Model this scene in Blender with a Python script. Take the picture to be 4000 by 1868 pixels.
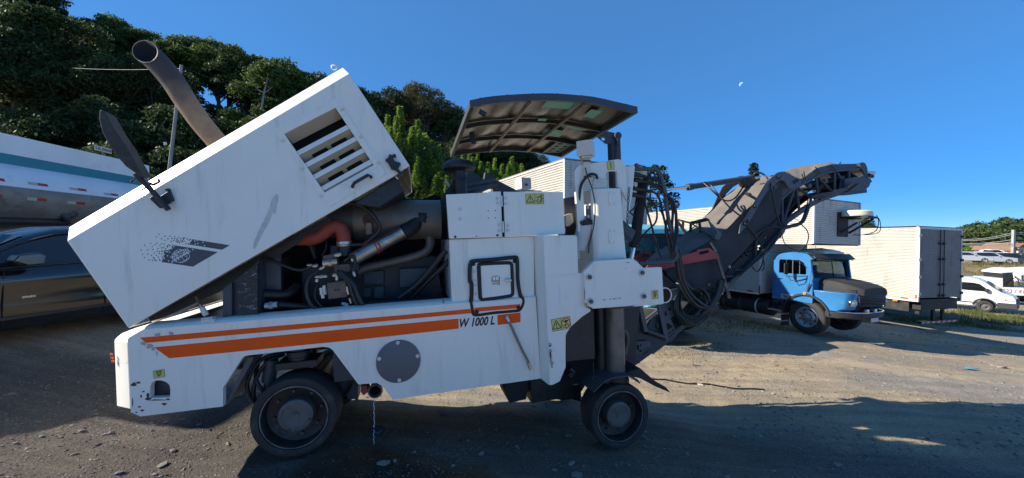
import bpy, bmesh, math, random
import numpy as np
from mathutils import Vector, Matrix
from mathutils.geometry import delaunay_2d_cdt

for o in list(bpy.data.objects):
    bpy.data.objects.remove(o)
scene = bpy.context.scene
COL = scene.collection
R = math.radians
random.seed(7)
NP = np.random.default_rng(7)

# ------------------------------------------------------------------ camera, sky, sun, exposure
FOC = 1444.0                       # focal length in pixels of a 4000 pixel wide picture (13 mm equivalent)
CAMZ = 1.8
cd = bpy.data.cameras.new('camera')
cam = bpy.data.objects.new('camera', cd)
COL.objects.link(cam)
cam.location = (0, 0, CAMZ)
cam.rotation_euler = (R(90), 0, 0)
cd.sensor_width = 36.0
cd.lens = 36.0 * FOC / 4000.0
cd.clip_start = 0.05
cd.clip_end = 3000
scene.camera = cam

SUN_EL, SHADOW_TURN = 32.0, 1.0    # degrees; shadows run to the right and slightly away
ce = math.cos(R(SUN_EL))
SUN = Vector((-ce * math.cos(R(SHADOW_TURN)), -ce * math.sin(R(SHADOW_TURN)), math.sin(R(SUN_EL))))
sd = bpy.data.lights.new('sun', 'SUN')
sd.energy = 2.6
sd.angle = R(0.55)
sd.color = (1.0, 0.93, 0.82)
sun = bpy.data.objects.new('sun', sd)
COL.objects.link(sun)
sun.rotation_euler = (-SUN).to_track_quat('-Z', 'Y').to_euler()
sun.location = (-20, 0, 20)

world = bpy.data.worlds.new('World')
scene.world = world
world.use_nodes = True
wt = world.node_tree
wt.nodes.clear()
sky = wt.nodes.new('ShaderNodeTexSky')
sky.sky_type = 'NISHITA'
sky.sun_disc = False
sky.sun_elevation = R(SUN_EL)
sky.sun_rotation = math.atan2(SUN.x, SUN.y)
sky.air_density = 1.0
sky.dust_density = 0.0
sky.ozone_density = 10.0
sky.altitude = 8000
bg = wt.nodes.new('ShaderNodeBackground')
bg.inputs[1].default_value = 0.15
hsv = wt.nodes.new('ShaderNodeHueSaturation')
hsv.inputs['Saturation'].default_value = 1.50
hsv.inputs['Hue'].default_value = 0.507
gam = wt.nodes.new('ShaderNodeGamma')
gam.inputs['Gamma'].default_value = 0.42
wo = wt.nodes.new('ShaderNodeOutputWorld')
wt.links.new(sky.outputs[0], gam.inputs['Color'])
wt.links.new(gam.outputs[0], hsv.inputs['Color'])
wt.links.new(hsv.outputs[0], bg.inputs[0])
wt.links.new(bg.outputs[0], wo.inputs[0])

scene.view_settings.view_transform = 'Standard'
scene.view_settings.look = 'None'
scene.view_settings.exposure = 1.78
scene.view_settings.gamma = 1.0
scene.view_settings.use_curve_mapping = False
scene.render.engine = 'CYCLES'
scene.cycles.use_denoising = True
scene.cycles.max_bounces = 6
scene.cycles.diffuse_bounces = 3
scene.cycles.glossy_bounces = 3
scene.cycles.transmission_bounces = 4
scene.cycles.transparent_max_bounces = 8
scene.cycles.sample_clamp_indirect = 6

# ------------------------------------------------------------------ frames: a pixel of the photograph meets a real plane
def ray(px, py):
    return np.array([(px - 2000) / FOC, 1.0, -(py - 934) / FOC])
CAM = np.array([0, 0, CAMZ])

def at(px, py, d):
    """world point at depth d"""
    return CAM + d * ray(px, py)

class Frame:
    def __init__(s, o, ex, up):
        ex = np.array(ex, float); ex /= np.linalg.norm(ex)
        ey = np.cross(np.array(up, float), ex); ey /= np.linalg.norm(ey)
        ez = np.cross(ex, ey)
        s.o = np.array(o, float)
        s.Rm = np.array([ex, ey, ez])
    def u(s, px, py, v=0.0, ax=1):
        """local point where the pixel's ray meets local plane axis[ax] = v"""
        r = s.Rm @ ray(px, py); c = s.Rm @ (CAM - s.o)
        t = (v - c[ax]) / r[ax]
        return c + t * r
    def w(s, p):
        return s.o + s.Rm.T @ np.array(p, float)
    def matrix(s, k=1.0):
        m = Matrix.Identity(4)
        for i in range(3):
            for j in range(3):
                m[j][i] = s.Rm[i][j] * k
        m.translation = Vector(s.o)
        return m

# ------------------------------------------------------------------ materials
def rgb(r, g, b):
    return (r, g, b, 1.0)

def mat(name, col, rough=0.5, metal=0.0, var=0.06, vscale=2.5, dirt=None, bump=None, coat=0.0, island=0.0, spec=0.5, grime=None):
    """principled paint with soft tone variation, optional dirt (colour, amount, scale), bump (scale, strength)"""
    m = bpy.data.materials.new(name)
    m.use_nodes = True
    nt = m.node_tree
    N, L = nt.nodes, nt.links
    b = N['Principled BSDF']
    b.inputs['Roughness'].default_value = rough
    b.inputs['Metallic'].default_value = metal
    b.inputs['Specular IOR Level'].default_value = spec
    if coat:
        b.inputs['Coat Weight'].default_value = coat
        b.inputs['Coat Roughness'].default_value = 0.08
    tc = N.new('ShaderNodeTexCoord')
    oi = N.new('ShaderNodeObjectInfo')
    addv = N.new('ShaderNodeVectorMath'); addv.operation = 'ADD'
    mul = N.new('ShaderNodeMath'); mul.operation = 'MULTIPLY'; mul.inputs[1].default_value = 37.0
    L.new(oi.outputs['Random'], mul.inputs[0])
    L.new(tc.outputs['Object'], addv.inputs[0]); L.new(mul.outputs[0], addv.inputs[1])
    V = addv.outputs[0]
    n1 = N.new('ShaderNodeTexNoise'); n1.inputs['Scale'].default_value = vscale; n1.inputs['Detail'].default_value = 6
    L.new(V, n1.inputs['Vector'])
    mr = N.new('ShaderNodeMapRange')
    mr.inputs[1].default_value = 0.3; mr.inputs[2].default_value = 0.7
    mr.inputs[3].default_value = 1.0 - var; mr.inputs[4].default_value = 1.0 + var
    L.new(n1.outputs['Fac'], mr.inputs[0])
    vm = N.new('ShaderNodeVectorMath'); vm.operation = 'SCALE'
    vm.inputs[0].default_value = col[:3]
    L.new(mr.outputs[0], vm.inputs['Scale'])
    cur = vm.outputs[0]
    if island:
        g = N.new('ShaderNodeNewGeometry')
        m2 = N.new('ShaderNodeMapRange'); m2.inputs[3].default_value = 1 - island; m2.inputs[4].default_value = 1 + island
        L.new(g.outputs['Random Per Island'], m2.inputs[0])
        v2 = N.new('ShaderNodeVectorMath'); v2.operation = 'SCALE'
        L.new(cur, v2.inputs[0]); L.new(m2.outputs[0], v2.inputs['Scale'])
        cur = v2.outputs[0]
    for k, D in enumerate([d for d in (dirt, grime) if d]):
        dc, amt, sc = D[:3]
        stretch = D[3] if len(D) > 3 else (1, 1, 1)
        mp = N.new('ShaderNodeMapping'); mp.inputs['Scale'].default_value = stretch
        L.new(V, mp.inputs[0])
        n2 = N.new('ShaderNodeTexNoise'); n2.inputs['Scale'].default_value = sc; n2.inputs['Detail'].default_value = 9
        n2.inputs['Roughness'].default_value = 0.68
        L.new(mp.outputs[0], n2.inputs['Vector'])
        r2 = N.new('ShaderNodeMapRange'); r2.interpolation_type = 'SMOOTHSTEP'
        r2.inputs[1].default_value = 0.62 - 0.22 * amt; r2.inputs[2].default_value = 0.80 - 0.12 * amt
        r2.inputs[4].default_value = min(1.0, 0.35 + amt)
        L.new(n2.outputs['Fac'], r2.inputs[0])
        mx = N.new('ShaderNodeMix'); mx.data_type = 'RGBA'
        L.new(r2.outputs[0], mx.inputs['Factor'])
        L.new(cur, mx.inputs['A']); mx.inputs['B'].default_value = rgb(*dc)
        cur = mx.outputs['Result']
    L.new(cur, b.inputs['Base Color'])
    if bump:
        n3 = N.new('ShaderNodeTexNoise'); n3.inputs['Scale'].default_value = bump[0]; n3.inputs['Detail'].default_value = 5
        L.new(V, n3.inputs['Vector'])
        bp = N.new('ShaderNodeBump'); bp.inputs['Strength'].default_value = bump[1]; bp.inputs['Distance'].default_value = 0.01
        L.new(n3.outputs['Fac'], bp.inputs['Height']); L.new(bp.outputs[0], b.inputs['Normal'])
    return m

def glass(name, tint=(0.6, 0.68, 0.68), rough=0.03, refl=0.4):
    m = bpy.data.materials.new(name)
    m.use_nodes = True
    nt = m.node_tree
    N, L = nt.nodes, nt.links
    N.clear()
    out = N.new('ShaderNodeOutputMaterial')
    tr = N.new('ShaderNodeBsdfTransparent'); tr.inputs[0].default_value = rgb(*tint)
    gl = N.new('ShaderNodeBsdfGlossy'); gl.inputs['Roughness'].default_value = rough
    fr = N.new('ShaderNodeFresnel'); fr.inputs[0].default_value = 1.45
    fm = N.new('ShaderNodeMath'); fm.operation = 'MULTIPLY'; fm.inputs[1].default_value = refl; L.new(fr.outputs[0], fm.inputs[0])
    mx = N.new('ShaderNodeMixShader')
    L.new(fm.outputs[0], mx.inputs[0]); L.new(tr.outputs[0], mx.inputs[1]); L.new(gl.outputs[0], mx.inputs[2])
    L.new(mx.outputs[0], out.inputs[0])
    return m

M = {}
M['white'] = mat('machine_white_paint', (0.84, 0.80, 0.71), 0.38, var=0.03, dirt=((0.45, 0.42, 0.38), 0.12, 5.0, (1, 1, 0.35)), grime=((0.60, 0.57, 0.50), 0.45, 3.2, (3.0, 3.0, 0.28)), coat=0.25)
M['whiteworn'] = mat('scuffed_white_paint', (0.82, 0.78, 0.69), 0.45, var=0.04, dirt=((0.10, 0.045, 0.025), 0.16, 9.0, (1, 1, 2.0)), grime=((0.55, 0.53, 0.50), 0.3, 2.0))
M['orange'] = mat('orange_stripe_film', (0.95, 0.105, 0.006), 0.5, var=0.05, spec=.2, dirt=((0.6, 0.25, 0.12), 0.06, 6))
M['black'] = mat('black_steel', (0.022, 0.022, 0.024), 0.45, var=0.25, vscale=6, dirt=((0.09, 0.08, 0.07), 0.3, 8))
M['rubber'] = mat('black_rubber', (0.016, 0.016, 0.017), 0.6, var=0.2)
M['hose'] = mat('hydraulic_hose_rubber', (0.018, 0.018, 0.02), 0.42, var=0.2, dirt=((0.08, 0.07, 0.06), 0.25, 14))
M['darkgrey'] = mat('dark_grey_painted_steel', (0.055, 0.058, 0.068), 0.5, var=0.15, vscale=5, dirt=((0.13, 0.12, 0.10), 0.3, 7))
M['steelgrey'] = mat('grey_painted_steel', (0.085, 0.09, 0.10), 0.5, var=0.15, vscale=5, dirt=((0.2, 0.18, 0.15), 0.3, 6))
M['greydisc'] = mat('mid_grey_cover', (0.13, 0.125, 0.135), 0.6, var=0.08)
M['worn'] = mat('worn_leg_steel', (0.16, 0.15, 0.135), 0.42, metal=0.5, var=0.3, vscale=4, dirt=((0.03, 0.028, 0.025), 0.65, 5, (1, 1, 0.5)))
M['chrome'] = mat('chromed_rod', (0.75, 0.75, 0.76), 0.12, metal=1.0, var=0.03)
M['pipe'] = mat('aluminium_intake_tube', (0.42, 0.38, 0.33), 0.3, metal=0.85, var=0.25, vscale=9, dirt=((0.10, 0.08, 0.06), 0.5, 6))
M['muffler'] = mat('dull_muffler_steel', (0.16, 0.14, 0.12), 0.5, metal=0.4, var=0.25, vscale=5, dirt=((0.18, 0.10, 0.05), 0.3, 4))
M['zinc'] = mat('zinc_fitting', (0.55, 0.55, 0.53), 0.3, metal=0.8, var=0.2, vscale=15)
M['pump'] = mat('rusty_pump_casting', (0.16, 0.10, 0.075), 0.6, var=0.2, vscale=10, dirt=((0.05, 0.03, 0.02), 0.4, 9))
M['redhose'] = mat('orange_red_charge_hose', (0.32, 0.055, 0.03), 0.6, var=0.15, vscale=6, dirt=((0.1, 0.04, 0.03), 0.4, 5))
M['redpaint'] = mat('dull_red_painted_steel', (0.40, 0.045, 0.045), 0.5, var=0.1, dirt=((0.12, 0.03, 0.03), 0.35, 6))
M['canvas'] = mat('brown_grey_conveyor_canvas', (0.145, 0.125, 0.105), 0.95, var=0.15, vscale=4, bump=(70, 0.25), dirt=((0.2, 0.18, 0.15), 0.3, 3))
M['canvasdark'] = mat('black_grey_conveyor_canvas', (0.050, 0.049, 0.052), 0.92, var=0.18, vscale=4, bump=(70, 0.25), dirt=((0.09, 0.08, 0.075), 0.35, 3))
M['canopy'] = mat('stained_canopy_sheet', (0.05, 0.04, 0.03), 0.33, var=0.25, vscale=3, dirt=((0.46, 0.35, 0.22), 0.45, 2.2, (2.0, 0.55, 1)), grime=((0.02, 0.018, 0.016), 0.5, 3.0, (1.4, 0.6, 1)))
M['mint'] = mat('flaked_mint_green_paint', (0.10, 0.42, 0.33), 0.5, var=0.15, dirt=((0.08, 0.07, 0.06), 0.35, 10))
M['yellow'] = mat('yellow_safety_label', (0.62, 0.58, 0.17), 0.5, var=0.05)
M['ink'] = mat('black_print', (0.015, 0.015, 0.017), 0.5, var=0.02)
M['redink'] = mat('red_print', (0.45, 0.03, 0.03), 0.5, var=0.02)
M['logogrey'] = mat('charcoal_logo_film', (0.07, 0.075, 0.09), 0.5, var=0.03)
M['logopale'] = mat('pale_logo_film', (0.74, 0.77, 0.77), 0.45, var=0.02)
M['louver'] = mat('dusty_louvre_paint', (0.42, 0.36, 0.27), 0.55, var=0.1, vscale=7, dirt=((0.30, 0.25, 0.18), 0.35, 7))
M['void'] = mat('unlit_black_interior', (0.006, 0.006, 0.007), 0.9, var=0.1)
M['rust'] = mat('rusted_steel', (0.11, 0.05, 0.03), 0.8, var=0.3, vscale=9)
M['tyre'] = mat('dusty_solid_tyre', (0.030, 0.029, 0.028), 0.75, var=0.2, vscale=6, dirt=((0.085, 0.075, 0.06), 0.45, 6), bump=(60, 0.2))
M['rim'] = mat('black_wheel_rim', (0.022, 0.021, 0.020), 0.5, var=0.3, vscale=9, dirt=((0.10, 0.09, 0.08), 0.3, 11))
M['rimedge'] = mat('chalky_worn_rim_edge', (0.19, 0.18, 0.165), 0.6, var=0.2, vscale=14, dirt=((0.03, 0.03, 0.03), 0.95, 7))
M['hub'] = mat('grey_cast_hub', (0.11, 0.105, 0.10), 0.55, var=0.2, vscale=9, dirt=((0.05, 0.045, 0.04), 0.4, 12))
M['khaki'] = mat('khaki_rubber_hose', (0.24, 0.20, 0.14), 0.5, var=0.1)
M['boltgrey'] = mat('dark_bolt_steel', (0.10, 0.095, 0.09), 0.4, metal=0.6, var=0.2)
M['boxwhite'] = mat('aged_white_housing', (0.68, 0.63, 0.54), 0.5, var=0.06, dirt=((0.3, 0.25, 0.2), 0.15, 9))
M['filler'] = mat('pale_tank_plastic', (0.60, 0.60, 0.58), 0.4, var=0.05, dirt=((0.3, 0.28, 0.25), 0.3, 8))

# exhaust pipe: soot towards the mouth, heat-bleached tan towards the foot
def exhaust_mat():
    m = mat('heat_stained_exhaust', (0.20, 0.14, 0.085), 0.65, var=0.2, vscale=9, dirt=((0.07, 0.05, 0.04), 0.3, 7), bump=(60, 0.15))
    nt = m.node_tree; N, L = nt.nodes, nt.links
    b = N['Principled BSDF']
    src = b.inputs['Base Color'].links[0].from_socket
    tc = N.new('ShaderNodeTexCoord'); sx = N.new('ShaderNodeSeparateXYZ')
    L.new(tc.outputs['Object'], sx.inputs[0])
    nz = N.new('ShaderNodeTexNoise'); nz.inputs['Scale'].default_value = 7
    L.new(tc.outputs['Object'], nz.inputs['Vector'])
    ad = N.new('ShaderNodeMath'); ad.operation = 'MULTIPLY_ADD'; ad.inputs[1].default_value = 0.35
    L.new(nz.outputs['Fac'], ad.inputs[0]); L.new(sx.outputs[2], ad.inputs[2])
    mr = N.new('ShaderNodeMapRange'); mr.inputs[1].default_value = 2.95; mr.inputs[2].default_value = 3.30
    L.new(ad.outputs[0], mr.inputs[0])
    mx = N.new('ShaderNodeMix'); mx.data_type = 'RGBA'
    L.new(mr.outputs[0], mx.inputs['Factor']); L.new(src, mx.inputs['A']); mx.inputs['B'].default_value = rgb(0.045, 0.036, 0.032)
    L.new(mx.outputs['Result'], b.inputs['Base Color'])
    return m
M['exhaust'] = exhaust_mat()

# ------------------------------------------------------------------ mesh building
def crom(pts, n=6):
    """smooth path through points"""
    P = [np.array(p, float) for p in pts]
    if len(P) < 3:
        return P
    Q = [2 * P[0] - P[1]] + P + [2 * P[-1] - P[-2]]
    out = []
    for i in range(1, len(Q) - 2):
        a, b, c, d = Q[i - 1], Q[i], Q[i + 1], Q[i + 2]
        for k in range(n):
            t = k / n
            out.append(0.5 * ((2 * b) + (c - a) * t + (2 * a - 5 * b + 4 * c - d) * t * t + (3 * b - a - 3 * c + d) * t ** 3))
    out.append(P[-1])
    return out

class MB:
    """collects shapes; build() links them as one mesh object"""
    def __init__(s):
        s.v, s.f = [], []
    def add(s, vs, fs):
        n = len(s.v)
        s.v += [tuple(float(c) for c in v) for v in vs]
        s.f += [tuple(i + n for i in f) for f in fs]
        return s
    def prism(s, pts, d):
        k = len(pts)
        P = [np.array(p, float) for p in pts]; d = np.array(d, float)
        return s.add(P + [p + d for p in P], [tuple(range(k)), tuple(range(2 * k - 1, k - 1, -1))] + [(i, (i + 1) % k, (i + 1) % k + k, i + k) for i in range(k)])
    def plate(s, outer, holes, d):
        """flat plate with real holes: lists of 3D points in one plane y = const, pushed by d"""
        y0 = float(outer[0][1]); loops = [outer] + list(holes)
        P2, E, n = [], [], 0
        for lp in loops:
            k = len(lp)
            P2 += [Vector((float(p[0]), float(p[2]))) for p in lp]
            E += [(n + i, n + (i + 1) % k) for i in range(k)]
            n += k
        vs, es, fs, *_r = delaunay_2d_cdt(P2, E, [], 0, 1e-6)
        def inside(p, lp):
            c = False; k = len(lp)
            for i in range(k):
                x0, z0, x1, z1 = lp[i - 1][0], lp[i - 1][2], lp[i][0], lp[i][2]
                if (z0 > p[1]) != (z1 > p[1]) and p[0] < (x1 - x0) * (p[1] - z0) / (z1 - z0) + x0:
                    c = not c
            return c
        keep = []
        for f in fs:
            q = [sum(vs[i][j] for i in f) / len(f) for j in (0, 1)]
            if inside(q, outer) and not any(inside(q, h) for h in holes):
                keep.append(f)
        fs = keep
        d = np.array(d, float); base = [np.array((v.x, y0, v.y)) for v in vs]
        s.add(base, [tuple(f) for f in fs]); s.add([p + d for p in base], [tuple(f)[::-1] for f in fs])
        for lp in loops:
            L = [np.array((float(p[0]), y0, float(p[2]))) for p in lp]; k = len(L)
            s.add(L + [p + d for p in L], [(i, (i + 1) % k, (i + 1) % k + k, i + k) for i in range(k)])
        return s
    def loft(s, rings, cap=True, closed=True):
        k = len(rings[0]); n = len(s.v)
        fs = []
        for j in range(len(rings) - 1):
            for i in range(k if closed else k - 1):
                fs.append((j * k + i, j * k + (i + 1) % k, (j + 1) * k + (i + 1) % k, (j + 1) * k + i))
        if cap:
            fs += [tuple(range(k - 1, -1, -1)), tuple(range((len(rings) - 1) * k, len(rings) * k))]
        return s.add([p for r in rings for p in r], fs)
    def box(s, x0, x1, y0, y1, z0, z1):
        return s.add([(x0, y0, z0), (x1, y0, z0), (x1, y1, z0), (x0, y1, z0), (x0, y0, z1), (x1, y0, z1), (x1, y1, z1), (x0, y1, z1)],
                     [(0, 3, 2, 1), (4, 5, 6, 7), (0, 1, 5, 4), (1, 2, 6, 5), (2, 3, 7, 6), (3, 0, 4, 7)])
    def quad(s, a, b, c, d):
        return s.add([a, b, c, d], [(0, 1, 2, 3)])
    def tube(s, path, r, n=10, cap=True):
        P = [np.array(p, float) for p in path]
        rr = r if hasattr(r, '__len__') else [r] * len(P)
        T = []
        for i in range(len(P)):
            t = P[min(i + 1, len(P) - 1)] - P[max(i - 1, 0)]
            T.append(t / (np.linalg.norm(t) + 1e-9))
        u = np.cross(T[0], (0.31, 0.17, 0.93)); u /= np.linalg.norm(u)
        rings = []
        for i, p in enumerate(P):
            u = u - T[i] * (u @ T[i]); u /= np.linalg.norm(u)
            w = np.cross(T[i], u)
            rings.append([p + rr[i] * (math.cos(2 * math.pi * k / n) * u + math.sin(2 * math.pi * k / n) * w) for k in range(n)])
        return s.loft(rings, cap)
    def bar(s, a, b, w, h=None, up=(0, 0, 1)):
        """rectangular bar from a to b"""
        h = w if h is None else h
        a = np.array(a, float); b = np.array(b, float)
        t = b - a; t /= np.linalg.norm(t)
        u = np.cross(np.array(up, float), t)
        if np.linalg.norm(u) < 1e-3:
            u = np.cross((0, 1, 0), t)
        u /= np.linalg.norm(u); v = np.cross(t, u)
        q = [(-1, -1), (1, -1), (1, 1), (-1, 1)]
        return s.loft([[a + u * w / 2 * i + v * h / 2 * j for i, j in q], [b + u * w / 2 * i + v * h / 2 * j for i, j in q]])
    def lathe(s, prof, o=(0, 0, 0), axis=(0, 1, 0), n=32, cap=True):
        """prof: (radius, height along axis)"""
        ax = np.array(axis, float); ax /= np.linalg.norm(ax)
        u = np.cross(ax, (0.1, 0.2, 0.97) if abs(ax[2]) < 0.9 else (1, 0, 0)); u /= np.linalg.norm(u); w = np.cross(ax, u)
        o = np.array(o, float)
        rings = [[o + ax * h + r * (math.cos(2 * math.pi * k / n) * u + math.sin(2 * math.pi * k / n) * w) for k in range(n)] for r, h in prof]
        return s.loft(rings, cap)
    def build(s, name, m, parent=None, bevel=0.0, smooth=None, seg=2, recalc=True, **props):
        me = bpy.data.meshes.new(name)
        me.from_pydata(s.v, [], s.f)
        if recalc:
            bm = bmesh.new(); bm.from_mesh(me)
            bmesh.ops.recalc_face_normals(bm, faces=bm.faces)
            bm.to_mesh(me); bm.free()
        return place(name, me, m, parent, bevel, smooth, seg, **props)

def place(name, me, m, parent=None, bevel=0.0, smooth=None, seg=2, **props):
    if m is not None and not me.materials:
        me.materials.append(m)
    o = bpy.data.objects.new(name, me)
    COL.objects.link(o)
    if parent is not None:
        o.parent = parent
    if smooth or bevel:
        me.polygons.foreach_set('use_smooth', [True] * len(me.polygons))
        me.set_sharp_from_angle(angle=R(smooth or 35))
    if bevel:
        b = o.modifiers.new('soft_edges', 'BEVEL')
        b.width = bevel; b.segments = seg; b.limit_method = 'ANGLE'; b.angle_limit = R(38)
        b.harden_normals = True
    for k, v in props.items():
        o[k] = v
    return o

def thing(name, label, cat, matrix=None, group=None):
    o = bpy.data.objects.new(name, None)
    COL.objects.link(o)
    o.empty_display_size = 0.2
    if matrix is not None:
        o.matrix_world = matrix
    tag(o, label, cat, group)
    return o

def tag(o, label, cat, group=None):
    o['label'] = label; o['category'] = cat
    if group:
        o['group'] = group
    return o

def kids(o):
    return list(o.children)

def copy_tree(o, parent=None, swap=None):
    c = o.copy(); COL.objects.link(c)
    if parent is not None:
        c.parent = parent
    if swap and c.type == 'MESH' and any(s in swap for s in o.data.materials[:]):
        c.data = o.data.copy()
        for i, s in enumerate(o.data.materials[:]):
            if s in swap:
                c.data.materials[i] = swap[s]
    for ch in kids(o):
        copy_tree(ch, c, swap)
    return c

def text_mesh(txt, size=1.0, shear=0.0, bold=0.0, sx=1.0, spacing=1.0, align='LEFT'):
    cu = bpy.data.curves.new('lettering', 'FONT')
    cu.body = txt; cu.size = size; cu.shear = shear; cu.offset = bold; cu.space_character = spacing
    cu.align_x = align; cu.resolution_u = 3
    ob = bpy.data.objects.new('lettering', cu)
    COL.objects.link(ob)
    bpy.context.view_layer.update()
    dg = bpy.context.evaluated_depsgraph_get()
    me = bpy.data.meshes.new_from_object(ob.evaluated_get(dg))
    bpy.data.objects.remove(ob); bpy.data.curves.remove(cu)
    vs = [(v.co.x * sx, v.co.y) for v in me.vertices]
    fs = [tuple(p.vertices) for p in me.polygons]
    bpy.data.meshes.remove(me)
    return vs, fs

def lettering(name, txt, o, ux, uz, height, m, parent, width=None, **kw):
    """flat print: o = lower-left corner, ux / uz = directions in the plane of the surface, fitted to height and width"""
    vs, fs = text_mesh(txt, **kw)
    xs = [v[0] for v in vs]; zs = [v[1] for v in vs]
    x0, z0 = min(xs), min(zs)
    sz = height / (max(zs) - z0)
    sx = sz if width is None else width / (max(xs) - x0)
    o, ux, uz = (np.array(q, float) for q in (o, ux, uz))
    b = MB()
    b.add([o + ux * (x - x0) * sx + uz * (z - z0) * sz for x, z in vs], fs)
    return b.build(name, m, parent, recalc=False)

def unit(v):
    v = np.array(v, float)
    return v / np.linalg.norm(v)

# ------------------------------------------------------------------ frames of the things that stand in the yard
FM = Frame(CAM + 3.07 * ray(1150, 1631), (.968, .247, .039), (-.041, -.002, .999))       # milling machine: x along, y away, z up
FT = Frame((8.04, 10.13, -.80), (.383, -.924, 0), (.03, 0, 1))                            # blue truck: x forward
FS = Frame(at(3590, 934, 14.0), (.28, -.96, 0), (.024, 0, 1))                            # semi-trailer
FC = Frame((-5.8, 4.9, 0.52), (-.196, -.98, 0), (0, 0, 1))                                 # black car
FK = Frame((-8.3, 0, 0), (-.0935, 1, 0), (0, 0, 1))                                        # tanker: x away from the camera

# ------------------------------------------------------------------ ground
def _ctl():
    c = []
    for p in ((0, 0, -.33), (3.0, 0, -.80), (0, 1.7, -.55), (3.0, 1.7, -.92), (1.5, 2.6, -.84)):
        w = FM.w(p); c.append((w[0], w[1], w[2] - 0.005))
    c += [(-2.35, 2.7, -.14), (-1.0, 2.55, -.13), (-5.9, 4.9, .52), (-6.5, 7.4, .55), (-9.2, 8, .75), (8.04, 10.13, -.82), (9.0, 8.3, -.92), (5.0, 17, -.95), (16.5, 14.2, -1.70), (13, 22, -1.75),
          (28, 22, -2.55), (33, 21, -2.7), (0, -5, .05), (6, 0, -.75), (-6, 0, .45), (6, 5.5, -.72), (3.5, 3.2, -.62), (40, 20, -3.0), (34, 38, -3.4), (0, 14, -.35), (-15, 14, 1.2),
          (10, -10, -1.1), (-15, -10, .9), (-30, 5, 1.8), (50, 0, -4), (70, 60, -3.6), (0, 60, -.4), (-40, 60, 2), (3, 9, -.70), (20, 12, -1.95)]
    return np.array(c)
_C = _ctl()
def _phi(r):
    return np.where(r > 1e-6, r * r * np.log(np.maximum(r, 1e-6)), 0.0)
def _fit():
    n = len(_C)
    A = np.zeros((n + 3, n + 3))
    d = np.hypot(_C[:, None, 0] - _C[None, :, 0], _C[:, None, 1] - _C[None, :, 1])
    A[:n, :n] = _phi(d) + np.eye(n) * 0.02
    A[:n, n] = 1; A[:n, n + 1:] = _C[:, :2]; A[n:, :n] = A[:n, n:].T
    return np.linalg.solve(A, np.concatenate([_C[:, 2], np.zeros(3)]))
_W = _fit()
def gz(x, y):
    x = np.asarray(x, float); y = np.asarray(y, float)
    s = _W[-3] + _W[-2] * x + _W[-1] * y
    for (cx, cy, _), w in zip(_C, _W):
        s = s + w * _phi(np.hypot(x - cx, y - cy))
    return s
def g(x, y):
    return float(gz(x, y))

def vnoise(x, y, seed):
    """value noise on arrays"""
    xi = np.floor(x).astype(np.int64); yi = np.floor(y).astype(np.int64)
    fx = x - xi; fy = y - yi
    fx = fx * fx * (3 - 2 * fx); fy = fy * fy * (3 - 2 * fy)
    def h(a, b):
        q = (a * 374761393 + b * 668265263 + seed * 974634777) & 0x7fffffff
        q = ((q ^ (q >> 13)) * 1274126177) & 0x7fffffff
        return (q & 0xffff) / 65535.0
    return (h(xi, yi) * (1 - fx) + h(xi + 1, yi) * fx) * (1 - fy) + (h(xi, yi + 1) * (1 - fx) + h(xi + 1, yi + 1) * fx) * fy

def grid(name, xs, ys, zf, m, **props):
    X, Y = np.meshgrid(xs, ys)
    Z = zf(X, Y)
    V = np.stack([X.ravel(), Y.ravel(), Z.ravel()], 1)
    nx, ny = len(xs), len(ys)
    I = np.arange(nx * ny).reshape(ny, nx)
    Fq = np.stack([I[:-1, :-1].ravel(), I[:-1, 1:].ravel(), I[1:, 1:].ravel(), I[1:, :-1].ravel()], 1)
    me = bpy.data.meshes.new(name)
    me.vertices.add(len(V)); me.vertices.foreach_set('co', V.ravel())
    me.loops.add(Fq.size); me.loops.foreach_set('vertex_index', Fq.ravel())
    me.polygons.add(len(Fq)); me.polygons.foreach_set('loop_start', np.arange(0, Fq.size, 4)); me.polygons.foreach_set('loop_total', np.full(len(Fq), 4))
    me.polygons.foreach_set('use_smooth', np.ones(len(Fq), bool))
    me.update(calc_edges=True); me.validate()
    return place(name, me, m, **props)

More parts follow.
